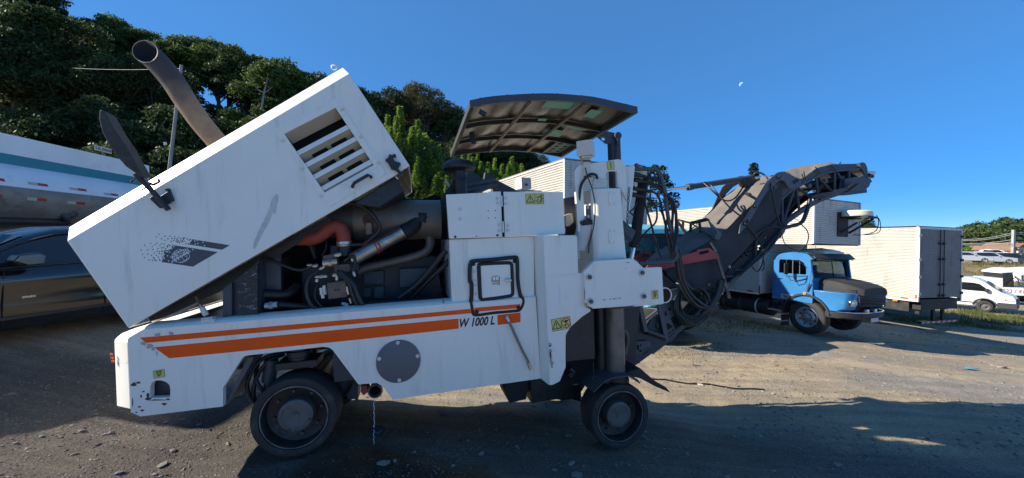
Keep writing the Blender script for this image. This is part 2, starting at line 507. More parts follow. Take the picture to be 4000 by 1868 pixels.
def ground_mat():
    m = bpy.data.materials.new('packed_dirt_and_gravel')
    m.use_nodes = True
    nt = m.node_tree; N, L = nt.nodes, nt.links
    b = N['Principled BSDF']; b.inputs['Specular IOR Level'].default_value = 0.25
    tc = N.new('ShaderNodeTexCoord'); V = tc.outputs['Object']
    def noise(sc, det=6, ro=0.6, vec=V):
        n = N.new('ShaderNodeTexNoise'); n.inputs['Scale'].default_value = sc; n.inputs['Detail'].default_value = det; n.inputs['Roughness'].default_value = ro
        L.new(vec, n.inputs['Vector']); return n.outputs['Fac']
    def ramp(f, a, c, lo=0.0, hi=1.0):
        r = N.new('ShaderNodeMapRange'); r.interpolation_type = 'SMOOTHSTEP'
        r.inputs[1].default_value = a; r.inputs[2].default_value = c; r.inputs[3].default_value = lo; r.inputs[4].default_value = hi
        L.new(f, r.inputs[0]); return r.outputs[0]
    def mix(f, a, c):
        x = N.new('ShaderNodeMix'); x.data_type = 'RGBA'
        L.new(f, x.inputs['Factor'])
        if isinstance(a, tuple): x.inputs['A'].default_value = rgb(*a)
        else: L.new(a, x.inputs['A'])
        if isinstance(c, tuple): x.inputs['B'].default_value = rgb(*c)
        else: L.new(c, x.inputs['B'])
        return x.outputs['Result']
    def mth(op, a, c):
        x = N.new('ShaderNodeMath'); x.operation = op; x.use_clamp = False
        for i, q in enumerate((a, c)):
            if isinstance(q, (int, float)): x.inputs[i].default_value = q
            else: L.new(q, x.inputs[i])
        return x.outputs[0]
    sx = N.new('ShaderNodeSeparateXYZ'); L.new(V, sx.inputs[0]); X, Y = sx.outputs[0], sx.outputs[1]
    # sandy loam, grey gravel drifts, orange clay streaks
    mp = N.new('ShaderNodeMapping'); mp.inputs['Scale'].default_value = (0.5, 1.4, 1); mp.inputs['Rotation'].default_value = (0, 0, R(12))
    L.new(V, mp.inputs[0]); S = mp.outputs[0]
    col = mix(ramp(noise(0.9, 8, 0.62), 0.35, 0.65), (0.42, 0.33, 0.215), (0.33, 0.265, 0.185))
    col = mix(ramp(noise(0.55, 7, 0.6, S), 0.46, 0.60, 0, 0.85), col, (0.28, 0.255, 0.215))
    col = mix(ramp(noise(0.33, 6, 0.55, S), 0.57, 0.68, 0, 0.8), col, (0.46, 0.31, 0.165))
    # soil darkened as painted shade round the machine, oil soaked in the middle
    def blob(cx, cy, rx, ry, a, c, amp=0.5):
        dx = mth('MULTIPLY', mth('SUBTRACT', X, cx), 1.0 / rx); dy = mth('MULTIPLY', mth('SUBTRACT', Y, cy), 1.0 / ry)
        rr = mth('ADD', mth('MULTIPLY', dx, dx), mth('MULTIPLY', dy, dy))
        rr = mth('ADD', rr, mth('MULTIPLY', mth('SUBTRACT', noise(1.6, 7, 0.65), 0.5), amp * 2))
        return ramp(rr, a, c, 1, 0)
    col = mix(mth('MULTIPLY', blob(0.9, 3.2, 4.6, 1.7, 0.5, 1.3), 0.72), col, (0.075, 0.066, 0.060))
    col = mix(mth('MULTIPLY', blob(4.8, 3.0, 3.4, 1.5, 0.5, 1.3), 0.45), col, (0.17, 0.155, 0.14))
    col = mix(mth('MULTIPLY', blob(-4.2, 2.9, 3.4, 2.0, 0.4, 1.3), 0.85), col, (0.105, 0.090, 0.075))  # front-left soil darkened in place of dappled shade
    oil = blob(-0.95, 2.85, 0.95, 0.62, 0.35, 1.0, 0.8)
    col = mix(mth('MULTIPLY', oil, 0.85), col, (0.012, 0.011, 0.010))
    # streaks left by wheels
    mp2 = N.new('ShaderNodeMapping'); mp2.inputs['Scale'].default_value = (0.22, 3.6, 1); mp2.inputs['Rotation'].default_value = (0, 0, R(-9)); L.new(V, mp2.inputs[0])
    streak = noise(1.6, 7, 0.62, mp2.outputs[0])
    h0 = N.new('ShaderNodeVectorMath'); h0.operation = 'SCALE'; L.new(col, h0.inputs[0]); L.new(ramp(streak, 0.35, 0.65, 0.84, 1.12), h0.inputs['Scale']); col = h0.outputs[0]
    # pebbles
    vo = N.new('ShaderNodeTexVoronoi'); vo.inputs['Scale'].default_value = 26; L.new(V, vo.inputs['Vector'])
    peb = mth('MULTIPLY', ramp(vo.outputs['Distance'], 0.12, 0.30, 1, 0), ramp(noise(1.7, 4), 0.34, 0.52))
    vc = N.new('ShaderNodeSeparateColor'); L.new(vo.outputs['Color'], vc.inputs[0])
    peb = mth('MULTIPLY', peb, ramp(vc.outputs[0], 0.35, 0.5))
    pcol = mix(vc.outputs[1], (0.13, 0.12, 0.11), (0.46, 0.42, 0.36))
    col = mix(mth('MULTIPLY', peb, 0.75), col, pcol)
    fine = noise(55, 6, 0.75)
    hs = N.new('ShaderNodeVectorMath'); hs.operation = 'SCALE'
    L.new(col, hs.inputs[0]); L.new(ramp(fine, 0.3, 0.7, 0.60, 1.40), hs.inputs['Scale'])
    L.new(hs.outputs[0], b.inputs['Base Color'])
    L.new(ramp(oil, 0, 1, 0.95, 0.32), b.inputs['Roughness'])
    hgt = mth('ADD', mth('MULTIPLY', peb, 0.5), mth('ADD', mth('MULTIPLY', fine, 0.5), mth('ADD', mth('MULTIPLY', streak, 0.35), mth('ADD', mth('MULTIPLY', noise(9, 7, 0.75), 1.0), mth('MULTIPLY', noise(30, 5, 0.8), 0.9)))))
    bp = N.new('ShaderNodeBump'); bp.inputs['Strength'].default_value = 0.85; bp.inputs['Distance'].default_value = 0.035
    L.new(hgt, bp.inputs['Height']); L.new(bp.outputs[0], b.inputs['Normal'])
    return m

def steps(lo, hi, fine_lo, fine_hi, fine, coarse):
    mid = np.arange(fine_lo, fine_hi + 1e-6, fine)
    def grow(a, b):
        out = []; s = fine; p = a
        while p < b:
            s = min(s * 1.18, coarse); p += s; out.append(p)
        return np.array(out)
    right = grow(fine_hi, hi); left = fine_lo - (grow(0, fine_lo - lo))
    return np.concatenate([left[::-1], mid, right])

def ground_z(X, Y):
    near = np.exp(-np.maximum(np.hypot(X - 0.5, Y - 3.5) - 9, 0) / 9)
    rough = (vnoise(X * 1.1, Y * 1.1, 1) - .5) * 0.05 + (vnoise(X * 4.1, Y * 4.1, 2) - .5) * 0.025 + (vnoise(X * 11, Y * 11, 3) - .5) * 0.016
    return gz(X, Y) + rough * (0.35 + 0.65 * near) - 0.012
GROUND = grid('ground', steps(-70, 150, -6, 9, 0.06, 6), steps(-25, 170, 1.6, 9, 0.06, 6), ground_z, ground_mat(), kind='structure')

# ------------------------------------------------------------------ wooded hill on the left, bank on the right
SKYPX = np.array([-300, 0, 205, 500, 655, 850, 1000, 1100, 1230, 1350, 1500, 1660, 1800, 1900, 2000, 2150, 2250, 2330, 2480, 2700.])
SKYPY = np.array([-330, -170, 5, 95, 150, 170, 228, 232, 325, 380, 372, 315, 440, 545, 556, 598, 645, 690, 760, 900.])
def crest_top(px, d):
    return CAMZ + (934 - float(np.interp(px, SKYPX, SKYPY))) / FOC * d
HX = np.concatenate([[-95], (SKYPX - 2000) / FOC * 33.0, [26, 120]])
HZ = np.concatenate([[24], [max(0.0, crest_top(p, 33.0) - float(np.interp(p, [0, 1600, 1850, 2300, 2700], [7.0, 6.2, 4.2, 3.0, 1.0])) - g((p - 2000) / FOC * 33.0, 33.0)) for p in SKYPX], [0, 0]])
def hill_h(X, Y):
    t = np.clip((Y - 13.5 - 1.2 * np.sin(X * 0.23)) / 19.5, 0, 1)
    h = np.interp(X, HX, HZ)
    lump = (vnoise(X * .22, Y * .22, 5) - .5) * 1.6 + (vnoise(X * .7, Y * .7, 6) - .5) * .5
    mound = 3.3 * np.exp(-((X + 5.2) / 3.0) ** 2 - ((Y - 17.5) / 2.6) ** 2)
    return mound + h * (0.55 * t + 0.45 * t * t * (3 - 2 * t)) + lump * np.minimum(t * 3, 1) * np.clip(h / 4, 0, 1)
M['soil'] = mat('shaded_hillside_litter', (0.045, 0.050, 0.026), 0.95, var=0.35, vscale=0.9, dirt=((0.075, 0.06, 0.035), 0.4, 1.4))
M['bank'] = mat('dry_grass_bank', (0.24, 0.175, 0.085), 0.95, var=0.3, vscale=1.2, dirt=((0.12, 0.085, 0.05), 0.6, 1.8), bump=(8, 0.6))
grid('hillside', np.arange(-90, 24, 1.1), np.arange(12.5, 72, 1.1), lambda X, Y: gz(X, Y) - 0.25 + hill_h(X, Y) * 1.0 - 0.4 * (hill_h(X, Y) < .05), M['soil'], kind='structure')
def bank_z(X, Y):
    t = np.clip((Y - 41 - 0.03 * (X - 45)) / 8.0, 0, 1)
    return -3.6 + 1.86 * t * t * (3 - 2 * t) + (vnoise(X * .5, Y * .9, 8) - .5) * 0.5 * (t > 0) * (t < .95) - 0.8 * (t <= 0)
grid('bank', np.arange(40, 130, .9), np.concatenate([np.arange(40, 52, .7), np.arange(54, 130, 6)]), bank_z, M['bank'], kind='structure')

# ------------------------------------------------------------------ the road milling machine
MM = thing('milling_machine', 'white road milling machine with orange stripes and its engine hood tilted open', 'milling machine', FM.matrix())
def m_(px, py, y=0.0):
    return FM.u(px, py, y)
def poly(pts, y):
    return [m_(px, py, y) for px, py in pts]
def slab(name, pts, y0, y1, m, parent=MM, bevel=0.0, **kw):
    """outline measured on the plane y0, given real depth to y1"""
    return MB().prism(poly(pts, y0), (0, y1 - y0, 0)).build(name, m, parent, bevel, **kw)
def slab_holes(name, pts, holes, y0, y1, m, parent=MM, **kw):
    return MB().plate(poly(pts, y0), [poly(h, y0) for h in holes], (0, y1 - y0, 0)).build(name, m, parent, **kw)
def pipe(name, pts, r, m, parent=MM, n=10, smooth=True, k=6):
    P = [m_(*p) for p in pts]
    P = crom(P, k) if smooth else P
    return MB().tube(P, r, n).build(name, m, parent, smooth=50)
def rounded(pts, r, n=4):
    """round the corners of a 2D outline; r may be a list"""
    out = []
    k = len(pts)
    for i in range(k):
        p = np.array(pts[i], float); a = np.array(pts[i - 1], float); b = np.array(pts[(i + 1) % k], float)
        ri = r[i] if hasattr(r, '__len__') else r
        la, lb = np.linalg.norm(a - p), np.linalg.norm(b - p)
        q = min(ri, la * .49, lb * .49)
        if q <= 0:
            out.append(tuple(p)); continue
        s, e = p + (a - p) / la * q, p + (b - p) / lb * q
        for j in range(n + 1):
            t = j / n
            out.append(tuple((1 - t) ** 2 * s + 2 * t * (1 - t) * p + t * t * e))
    return out
YB = 1.86                        # far side of the machine

# --- hull: near and far side skins with wheel arches, deck, nose
HULL = [(498, 1326), (505, 1318), (560, 1287), (1400, 1216), (1760, 1187), (2093, 1161), (2111, 1479), (1533, 1561), (1497, 1511), (1472, 1496), (1400, 1502),
        (1300, 1368), (1285, 1358), (1262, 1355), (965, 1389), (951, 1394), (940, 1408), (871, 1515), (871, 1588), (549, 1627), (511, 1611)]
hp = [tuple(m_(px, py)[[0, 2]]) for px, py in HULL]
NOSE_H = 11
def hull_body():
    b = MB()
    # door hole low at the nose: keyhole into the outline
    hole = [(586, 1556), (586, 1512), (592, 1496), (606, 1487), (628, 1486), (648, 1492), (662, 1504), (665, 1520), (665, 1552)]
    ph = [tuple(m_(px, py)[[0, 2]]) for px, py in hole]
    b.plate([(x, 0, z) for x, z in hp], [[(x, 0, z) for x, z in ph]], (0, 0.05, 0))
    b.prism([(x, YB - 0.05, z) for x, z in hp], (0, 0.05, 0))
    return b.build('hull', M['white'], MM)
hull = hull_body()
xL = hp[0][0]
zt = hp[0][1]; zb = hp[-1][1]
b = MB()                                                  # chamfered nose wrapping round the front
nose = [(xL, 0.0), (xL - 0.165, 0.13), (xL - 0.20, 0.2), (xL - 0.20, YB - 0.2), (xL - 0.165, YB - 0.13), (xL, YB)]
b.loft([[(x, y, zb + 0.02 * abs(i - 2.5) / 2.5) for i, (x, y) in enumerate(nose)], [(x, y, zt - 0.02) for x, y in nose], [(x + 0.03, y + (0.02 if y < 1 else -0.02), zt + 0.012) for x, y in nose], [(x + 0.10 if x < xL else x + .05, y + (0.05 if y < 1 else -0.05), zt + 0.04) for x, y in nose]])
b.build('nose_panel', M['whiteworn'], hull, bevel=0.01)
# bevelled upper edge of the hull and its deck
e0, e1 = m_(505, 1318), m_(2093, 1161)
def deckz(x):
    k = [(p[0], p[1]) for p in hp[2:6]]
    return float(np.interp(x, [q[0] for q in k], [q[1] for q in k]))
b = MB()
xs = [hp[2][0], hp[3][0], hp[4][0], hp[5][0]]
b.loft([[(x, 0.0, deckz(x) - 0.012), (x, 0.02, deckz(x) + 0.012), (x, 0.06, deckz(x) + 0.026), (x, 0.16, deckz(x) + 0.03), (x, 0.16, deckz(x) - 0.03), (x, 0.03, deckz(x) - 0.03)] for x in xs])
b.build('deck_edge', M['white'], hull, smooth=60)
b = MB()
b.box(xL - .1, 2.1, 0.16, YB - .06, 0.60, 0.665)
b.build('deck_plate', M['steelgrey'], MM)
b = MB()                                                  # frame rails above the arches and the tank behind the skirt
b.box(xL - .02, 2.1, 0.10, YB - 0.10, 0.555, 0.598)
b.box(.62, 2.1, 0.06, YB - 0.06, 0.15, 0.553)
b.box(xL + .02, -.6, 0.6, YB - 0.06, 0.28, 0.553)
b.box(-.35, .5, .62, 1.2, 0.38, 0.553)
b.build('chassis_frame', M['black'], MM)
slab('recess_plate', [(580, 1562), (580, 1480), (672, 1480), (672, 1558)], 0.10, 0.12, M['steelgrey'])

# --- stripes, disc and print on the hull
for pts in ([(546, 1319.5), (1400, 1246), (1700, 1220), (2033, 1188), (2033, 1207), (1700, 1236.5), (1400, 1264.5), (570, 1340)],
            [(602, 1357), (1400, 1281), (1791, 1245), (1792, 1284), (1400, 1327), (661, 1400)],
            [(1943, 1231), (2033, 1221), (2033, 1259), (1944, 1270)]):
    MB().prism(poly(pts, -0.0015), (0, 0.001, 0)).build('orange_stripe', M['orange'], hull)
o = m_(1797, 1281, -.002); q = m_(1925, 1269, -.002); t = m_(1805, 1243, -.002)
lettering('model_number', 'W 1000 L', o, unit(q - o), (0, 0, 1), 0.083, M['ink'], hull, width=np.linalg.norm(q - o) * 1.06, shear=0.3, bold=0.03)
c = m_(1557, 1411)
rr = 82 / FOC * 3.32
b = MB().lathe([(rr - .006, 0.0), (rr, 0.003), (rr, 0.012)], (c[0], -0.012, c[2]), (0, 1, 0), 48)
disc = b.build('cover_disc', M['greydisc'], hull, smooth=30)
bolt = MB().lathe([(.0, -.008), (.009, -.008), (.011, -.004), (.017, -.003), (.017, 0)], (0, 0, 0), (0, 1, 0), 10)
bolt_me = bolt.build('bolt', M['boxwhite'], MM, smooth=30)
bolt_me.location = (c[0], -0.012, c[2] + rr * .88)
def bolt_at(px, py, y, parent=None, s=1.0, m=None):
    p = m_(px, py, y)
    o = bolt_me.copy(); COL.objects.link(o)
    o.parent = parent or MM
    o.location = p; o.scale = (s, s, s)
    return o
for a in (90, 195, 350):
    p = c + np.array([rr * .88 * math.cos(R(a + 0)), -.012, rr * .88 * math.sin(R(a + 180))])
    o = bolt_me.copy(); COL.objects.link(o); o.parent = MM; o.location = p
pipe('drain_hose', [(1983, 1246, -.03), (1997, 1275, -.035), (2020, 1325, -.03), (2040, 1368, -.03), (2060, 1406, -.03), (2067, 1425, -.03)], .0125, M['khaki'])
b = MB()
b.tube([m_(1979, 1240, -.005), m_(1979, 1240, -.03), m_(1988, 1255, -.035)], .014, 8)
b.tube([m_(2064, 1418, -.03), m_(2074, 1444, -.03)], .016, 8)
b.prism(poly([(1974, 1234), (1986, 1233), (1986, 1246), (1974, 1247)], -.008), (0, .008, 0))
b.build('hose_fitting', M['zinc'], MM, smooth=40)

# safety labels: yellow plates with black pictograms
def label(name, px, py, w, h, kind, y, parent, tilt=0.0):
    """pictogram plate; px, py = centre; w, h in pixels of the photograph at that spot"""
    cpt = m_(px, py, y); sx = np.linalg.norm(m_(px + 1, py, y) - cpt); 
    W, H = w * sx / 2, h * sx / 2
    cb, sb = math.cos(tilt), math.sin(tilt)
    def P(u, v, dy=0.0):
        return (cpt[0] + W * u * cb - H * v * sb, y - .002 + dy, cpt[2] + W * u * sb + H * v * cb)
    base = MB().prism([P(-1, -1), P(1, -1), P(1, 1), P(-1, 1)], (0, .0015, 0)).build(name, M['yellow'], parent)
    b = MB()
    def line(pts, wd=.06, closed=False, dy=-.0008):
        ps = [np.array(P(u, v, dy)) for u, v in pts]
        if closed: ps.append(ps[0])
        for a, c in zip(ps[:-1], ps[1:]):
            d = c - a; n = np.array([-d[2], 0, d[0]]); n = n / (np.linalg.norm(n) + 1e-9) * wd * H
            b.add([a - n, c - n, c + n, a + n], [(0, 1, 2, 3)])
    def dot(u, v, r, n=10, asp=None):
        asp = H / W
        b.add([P(u + r * asp * math.cos(2 * math.pi * i / n), v + r * math.sin(2 * math.pi * i / n), -.0008) for i in range(n)], [tuple(range(n))])
    line([(-.98, -.98), (.98, -.98), (.98, .98), (-.98, .98)], .035, True)
    def tri(cx, s):
        a = H / W
        line([(cx - .75 * a * s, -.65), (cx + .75 * a * s, -.65), (cx, .72)], .07, True)
        line([(cx, .3), (cx, -.2)], .08); dot(cx, -.42, .10)
    if kind == 'slip':
        line([(0, -1), (0, 1)], .03); tri(-.5, 1)
        dot(.72, .75, .13); line([(.35, .35), (.62, .45), (.78, .05), (.95, .1)], .09); line([(.78, .05), (.62, -.35), (.75, -.6)], .09); line([(.62, .45), (.9, .6)], .07)
        line([(.08, .35), (.25, .4), (.38, .2), (.38, -.1), (.25, -.3), (.08, -.25)], .05); line([(.05, -.45), (.95, -.45)], .05); line([(.2, -.75), (.7, -.75)], .05)
    elif kind == 'nostep':
        line([(0, -1), (0, 1)], .03); tri(-.5, 1)
        dot(.55, .25, .18); line([(.4, .35), (.75, .3)], .12); dot(.4, -.35, .18)
    elif kind == 'hook':
        line([(.22 * math.cos(t), .4 + .3 * math.sin(t)) for t in np.linspace(0, 6.28, 12)], .06); line([(0, .1), (0, -.3), (.2, -.45), (.15, -.65), (-.15, -.65)], .08)
    else:
        line([(-.6, .6), (.6, .6)], .1); line([(-.35, .5), (-.35, -.2), (0, -.55), (.35, -.2), (.35, .5)], .07)
        line([(.2 * math.cos(t), .05 + .25 * math.sin(t)) for t in np.linspace(0, 6.28, 10)], .06); line([(-.3, -.7), (.1, -.4)], .09)
    b.build('pictogram', M['ink'], base, recalc=False)
    if kind == 'nostep':
        d = MB()
        n = 20
        ro, ri = .86, .72
        a = H / W
        ring = [P(.5 + r * a * math.cos(2 * math.pi * i / n), r * math.sin(2 * math.pi * i / n), -.0012) for i in range(n) for r in (ro, ri)]
        d.add(ring, [(2 * i, 2 * i + 1, (2 * i + 3) % (2 * n), (2 * i + 2) % (2 * n)) for i in range(n)])
        u0, u1 = .5 - .52 * a, .5 + .52 * a
        d.add([P(u0 - .06 * a, .46, -.0012), P(u0 + .06 * a, .58, -.0012), P(u1 + .06 * a, -.46, -.0012), P(u1 - .06 * a, -.58, -.0012)], [(0, 1, 2, 3)])
        d.build('prohibition_ring', M['redink'], base, recalc=False)
    return base
label('safety_label', 622, 1460, 44, 36, 'tow', 0, hull, .08)

# scrapes and rust at the nose
def patch(name, pts, y, m, parent, seed=1, n=1, spread=0):
    rnd = random.Random(seed)
    for px, py, w, h in pts:
        b = MB()
        k = 9
        ps = []
        for i in range(k):
            a = 2 * math.pi * i / k
            r = .55 + .6 * rnd.random()
            ps.append(m_(px + w * r * math.cos(a), py + h * r * math.sin(a), y))
        b.add(ps, [tuple(range(k))])
        b.build(name, m, parent, recalc=False)
patch('rust_scrape', [(522, 1502, 16, 9), (540, 1495, 10, 5), (551, 1548, 4, 8), (560, 1530, 6, 3), (545, 1590, 6, 5), (556, 1604, 8, 4), (580, 1558, 14, 6), (620, 1563, 40, 3), (655, 1560, 10, 4), (640, 1578, 12, 6), (533, 1612, 4, 4), (578, 1545, 6, 12), (518, 1570, 3, 20)], -.0012, M['rust'], hull, 3)
M['bareprimer'] = mat('bare_primer_patch', (0.42, 0.40, 0.37), 0.6, var=0.2, vscale=30)
patch('paint_chip', [(615, 1307, 12, 8), (668, 1302, 11, 9), (560, 1342, 14, 9), (585, 1353, 14, 10), (598, 1362, 8, 8), (612, 1382, 4, 10)], -.0022, M['bareprimer'], hull, 5)
patch('corner_wear', [(2149, 1348, 8, 12), (2151, 1372, 8, 14), (2152, 1400, 5, 22), (2156, 1420, 7, 12)], -.108, M['bareprimer'], hull, 9)
patch('corner_wear', [(2150, 1385, 4, 16), (2148, 1352, 4, 5), (2156, 1432, 3, 8)], -.1086, M['rust'], hull, 11)
for px, py in ((428, 1385), (431, 1400), (434, 1412)):
    MB().lathe([(.0, 0), (.008, 0.001), (.009, .006), (.007, .012)], m_(px + 3, py, .11), (1, 0, 0), 8).build('marker_lamp', M['orange'], hull)

# --- upper body: engine-bay end panel, service hatch, twin doors, right module
up = slab('body_panel', [(1754, 935), (2089, 921), (2089, 1163), (1764, 1190)], .03, 1.80, M['white'], bevel=.012)
b = MB()
ch0, ch1 = [m_(px, py, -.10) for px, py in ((2121, 919), (2147, 1507))]
ch2, ch3 = [m_(px, py, .0) for px, py in ((2089, 921), (2111, 1479))]
MOD = [(2121, 919), (2250, 919), (2256, 925), (2260, 1066), (2279, 1067), (2284, 1194), (2311, 1211), (2306, 1219), (2275, 1239), (2230, 1279), (2213, 1306), (2211, 1320), (2211, 1436), (2188, 1492), (2161, 1505), (2147, 1507)]
module = slab('rear_module', MOD, -.10, .35, M['white'], bevel=.012)
b.loft([[ch0, ch2, ch2 + (0, .1, 0), ch0 + (0, .1, 0)], [ch1, ch3, ch3 + (0, .1, 0), ch1 + (0, .1, 0)]])
b.build('corner_panel', M['white'], module, bevel=.006)
slab('ledge_seam', [(2129, 1078), (2259, 1068), (2259, 1071), (2129, 1081)], -.106, -.09, M['white'], module)
label('warning_label', 2192, 1265, 74, 44, 'nostep', -.10, module, .09)
slab('wall_inner', [(2205, 1210), (2500, 1200), (2480, 1420), (2330, 1500), (2200, 1500)], .35, .5, M['black'])
# service hatch: rubber seals, plate, door, book-and-spanner print
def seal(name, pts, w, y, parent):
    P = crom([m_(px, py, y) for px, py in pts + [pts[0]]], 5)
    return MB().tube(P, w, 8).build(name, M['rubber'], parent, smooth=60)
S3 = lambda x, y: (1700 + .49885 * x, 700 + .49885 * y)
outer = [S3(*p) for p in ((275, 660), (300, 642), (450, 630), (615, 613), (640, 625), (645, 700), (648, 800), (665, 900), (688, 945), (680, 990), (660, 1022), (630, 1030), (460, 1045), (330, 1062), (295, 1050), (285, 990), (280, 960), (285, 900), (283, 815), (272, 800), (270, 720))]
plate_pts = [S3(*p) for p in ((290, 655), (630, 628), (660, 930), (655, 1010), (315, 1045), (300, 960))]
hatch = slab('hatch_plate', [S3(*p) for p in ((288, 655), (632, 627), (652, 928), (300, 962))], .022, .031, M['white'], up, bevel=.003)
slab('hatch_plate', [S3(*p) for p in ((303, 968), (664, 936), (665, 1015), (312, 1050))], -.006, .001, M['white'], up, bevel=.002)
b = MB().prism(poly([S3(*p) for p in ((310, 1008), (666, 978), (666, 1010), (310, 1040))], -.0078), (0, .001, 0)).build('orange_stripe', M['orange'], up)
seal('rubber_seal', outer, .019, .012, hatch)
inner = [S3(*p) for p in ((340, 680), (365, 665), (560, 656), (590, 662), (600, 690), (607, 880), (600, 905), (575, 915), (390, 945), (360, 935), (350, 900))]
seal('rubber_seal', inner, .017, .016, hatch)
hdoor = slab('hatch_door', [S3(*p) for p in ((355, 675), (588, 664), (596, 905), (368, 933))], .012, .022, M['white'], hatch, bevel=.004)
for p in ((297, 665), (622, 643), (325, 1040), (652, 1006)):
    o = bolt_at(*S3(*p), .02 if p[1] < 900 else -.008, MM, 1.2)
    o.data = o.data.copy(); o.data.materials[0] = M['rubber']
for p in ((308, 725), (312, 792), (314, 831), (318, 899)):
    bolt_at(*S3(*p), .02, MM, .75)
b = MB()
p = m_(*S3(565, 792), .012)
b.lathe([(.0, -.03), (.016, -.028), (.018, -.012), (.026, -.01), (.026, 0)], p, (0, 1, 0), 12)
b.box(p[0] - .036, p[0] + .036, p[1] - .034, p[1] - .026, p[2] - .007, p[2] + .007)
b.build('latch', M['zinc'], hdoor, smooth=40)
b = MB()
def stroke(b, pts, w, y, parent=None):
    P = [m_(*S3(*q), y) for q in pts]
    for a, c in zip(P[:-1], P[1:]):
        d = c - a; n = np.array([-d[2], 0, d[0]]); n = n / (np.linalg.norm(n) + 1e-9) * w
        b.add([a - n, c - n, c + n, a + n], [(0, 1, 2, 3)])
stroke(b, [(447, 765), (470, 758), (475, 762), (480, 757), (500, 762), (500, 795), (478, 795), (474, 798), (468, 796), (447, 798), (447, 765)], .0022, .0105)
stroke(b, [(474, 762), (474, 797)], .0018, .0105)
stroke(b, [(443, 770), (443, 802), (504, 800), (504, 768)], .0018, .0105)
stroke(b, [(448, 815), (490, 812)], .0022, .0105); stroke(b, [(448, 823), (488, 821)], .0022, .0105); stroke(b, [(448, 815), (445, 819), (448, 823)], .002, .0105)
stroke(b, [(488, 812), (496, 806), (506, 812), (498, 816), (506, 822), (496, 828), (488, 821)], .0024, .0105)
b.build('service_print', M['ink'], hdoor, recalc=False)
# doors
dl = slab('console_door', [(1742, 760), (1905, 752), (1912, 748.5), (1957, 748), (1963, 927), (1754, 933)], .0, .03, M['white'], bevel=.006)
dr = slab('console_door', [(1967, 749), (2200, 749), (2208, 915), (1973, 925)], .0, .03, M['white'], bevel=.006)
slab('console_body', [(1752, 765), (2198, 755), (2204, 915), (1760, 932)], .045, .42, M['black'])
slab('console_gap', [(1955, 752), (1969, 752), (1975, 925), (1961, 926)], .034, .044, M['void'])
for q in ((485, 150), (487, 187), (498, 357), (499, 404), (195, 235), (195, 313)):
    bolt_at(*S3(*q), .0, MM, 1.0)
for q in ((553, 148), (553, 192), (566, 362), (568, 400)):
    bolt_at(*S3(*q), .0, MM, 1.0)
for z0, z1 in (((520, 130), (524, 215)), ((530, 330), (534, 418))):
    MB().tube([m_(*S3(*z0), -.004), m_(*S3(*z1), -.004)], .010, 8).build('door_hinge', M['zinc'], dl, smooth=40)
b = MB()
for q in ((415, 248), (470, 247), (417, 305), (472, 303), (323, 447)):
    p = m_(*S3(*q), -.001); b.lathe([(.0, 0), (.006, 0), (.006, .0005)], p, (0, 1, 0), 8)
for q in ((157, 452), (487, 440)):
    p = m_(*S3(*q), -.001); b.lathe([(.0, 0), (.012, 0), (.012, .0005)], p, (0, 1, 0), 10)
b.build('bolt_hole', M['ink'], dl)
label('warning_label', 2088.5, 777.5, 71, 38, 'slip', 0, dr, -.0)

# --- tilted engine hood: an open shell with chamfered long edges, louvred panel, handle, latch, mirror, logo
def hood_build():
    S = [m_(261, 943), m_(1365, 287), m_(1601, 648), m_(1572, 665), m_(1549, 683), m_(500, 1283)]
    A1, B1 = m_(268, 889, .10), m_(1340, 263, .10)
    near = [tuple(p) for p in S]
    cham = [tuple(A1), tuple(B1)]
    HB = YB - 0.05
    far = [(p[0], HB, p[2]) for p in near]
    cfar = [(p[0], HB - .10, p[2]) for p in cham]
    hole = [m_(*p) for p in ((1105, 519), (1312, 417), (1466, 645), (1268, 757))]
    V = near + cham + far + cfar + [tuple(p) for p in hole]
    a, bb, c, c2, d2, d = range(6)
    A, B = 6, 7
    fa, fb, fc, fc2, fd2, fd = range(8, 14)
    fA, fB = 14, 15
    h = [16, 17, 18, 19]
    me = bpy.data.meshes.new('hood')
    bm = bmesh.new()
    vs = [bm.verts.new(p) for p in V]
    def fce(ix):
        return bm.faces.new([vs[i] for i in ix])
    # near side split into plates round the opening
    fce([a, bb, h[1], h[0]]); fce([bb, c, c2, h[2], h[1]]); fce([c2, d2, d, h[3], h[2]]); fce([d, a, h[0], h[3]])
    fce([a, A, B, bb]); fce([A, fA, fB, B]); fce([fA, fa, fb, fB])
    fce([fa, fd, fd2, fc2, fc, fb])
    fce([a, d, fd, fa, fA, A]); fce([bb, B, fB, fb, fc, c])
    bmesh.ops.recalc_face_normals(bm, faces=bm.faces)
    bm.to_mesh(me); bm.free()
    o = place('hood', me, M['white'], MM)
    me.polygons.foreach_set('use_smooth', [True] * len(me.polygons)); me.set_sharp_from_angle(angle=R(25))
    so = o.modifiers.new('sheet', 'SOLIDIFY'); so.thickness = .025; so.offset = -1
    bv = o.modifiers.new('soft_edges', 'BEVEL'); bv.width = .009; bv.segments = 2; bv.limit_method = 'ANGLE'; bv.angle_limit = R(30); bv.harden_normals = True
    return o, S
hood, HS = hood_build()
hx = unit(HS[1] - HS[0]); hz = np.array([-hx[2], 0, hx[0]])
ZL = lambda x, y: (900 + .5818 * x, 200 + .5818 * y)
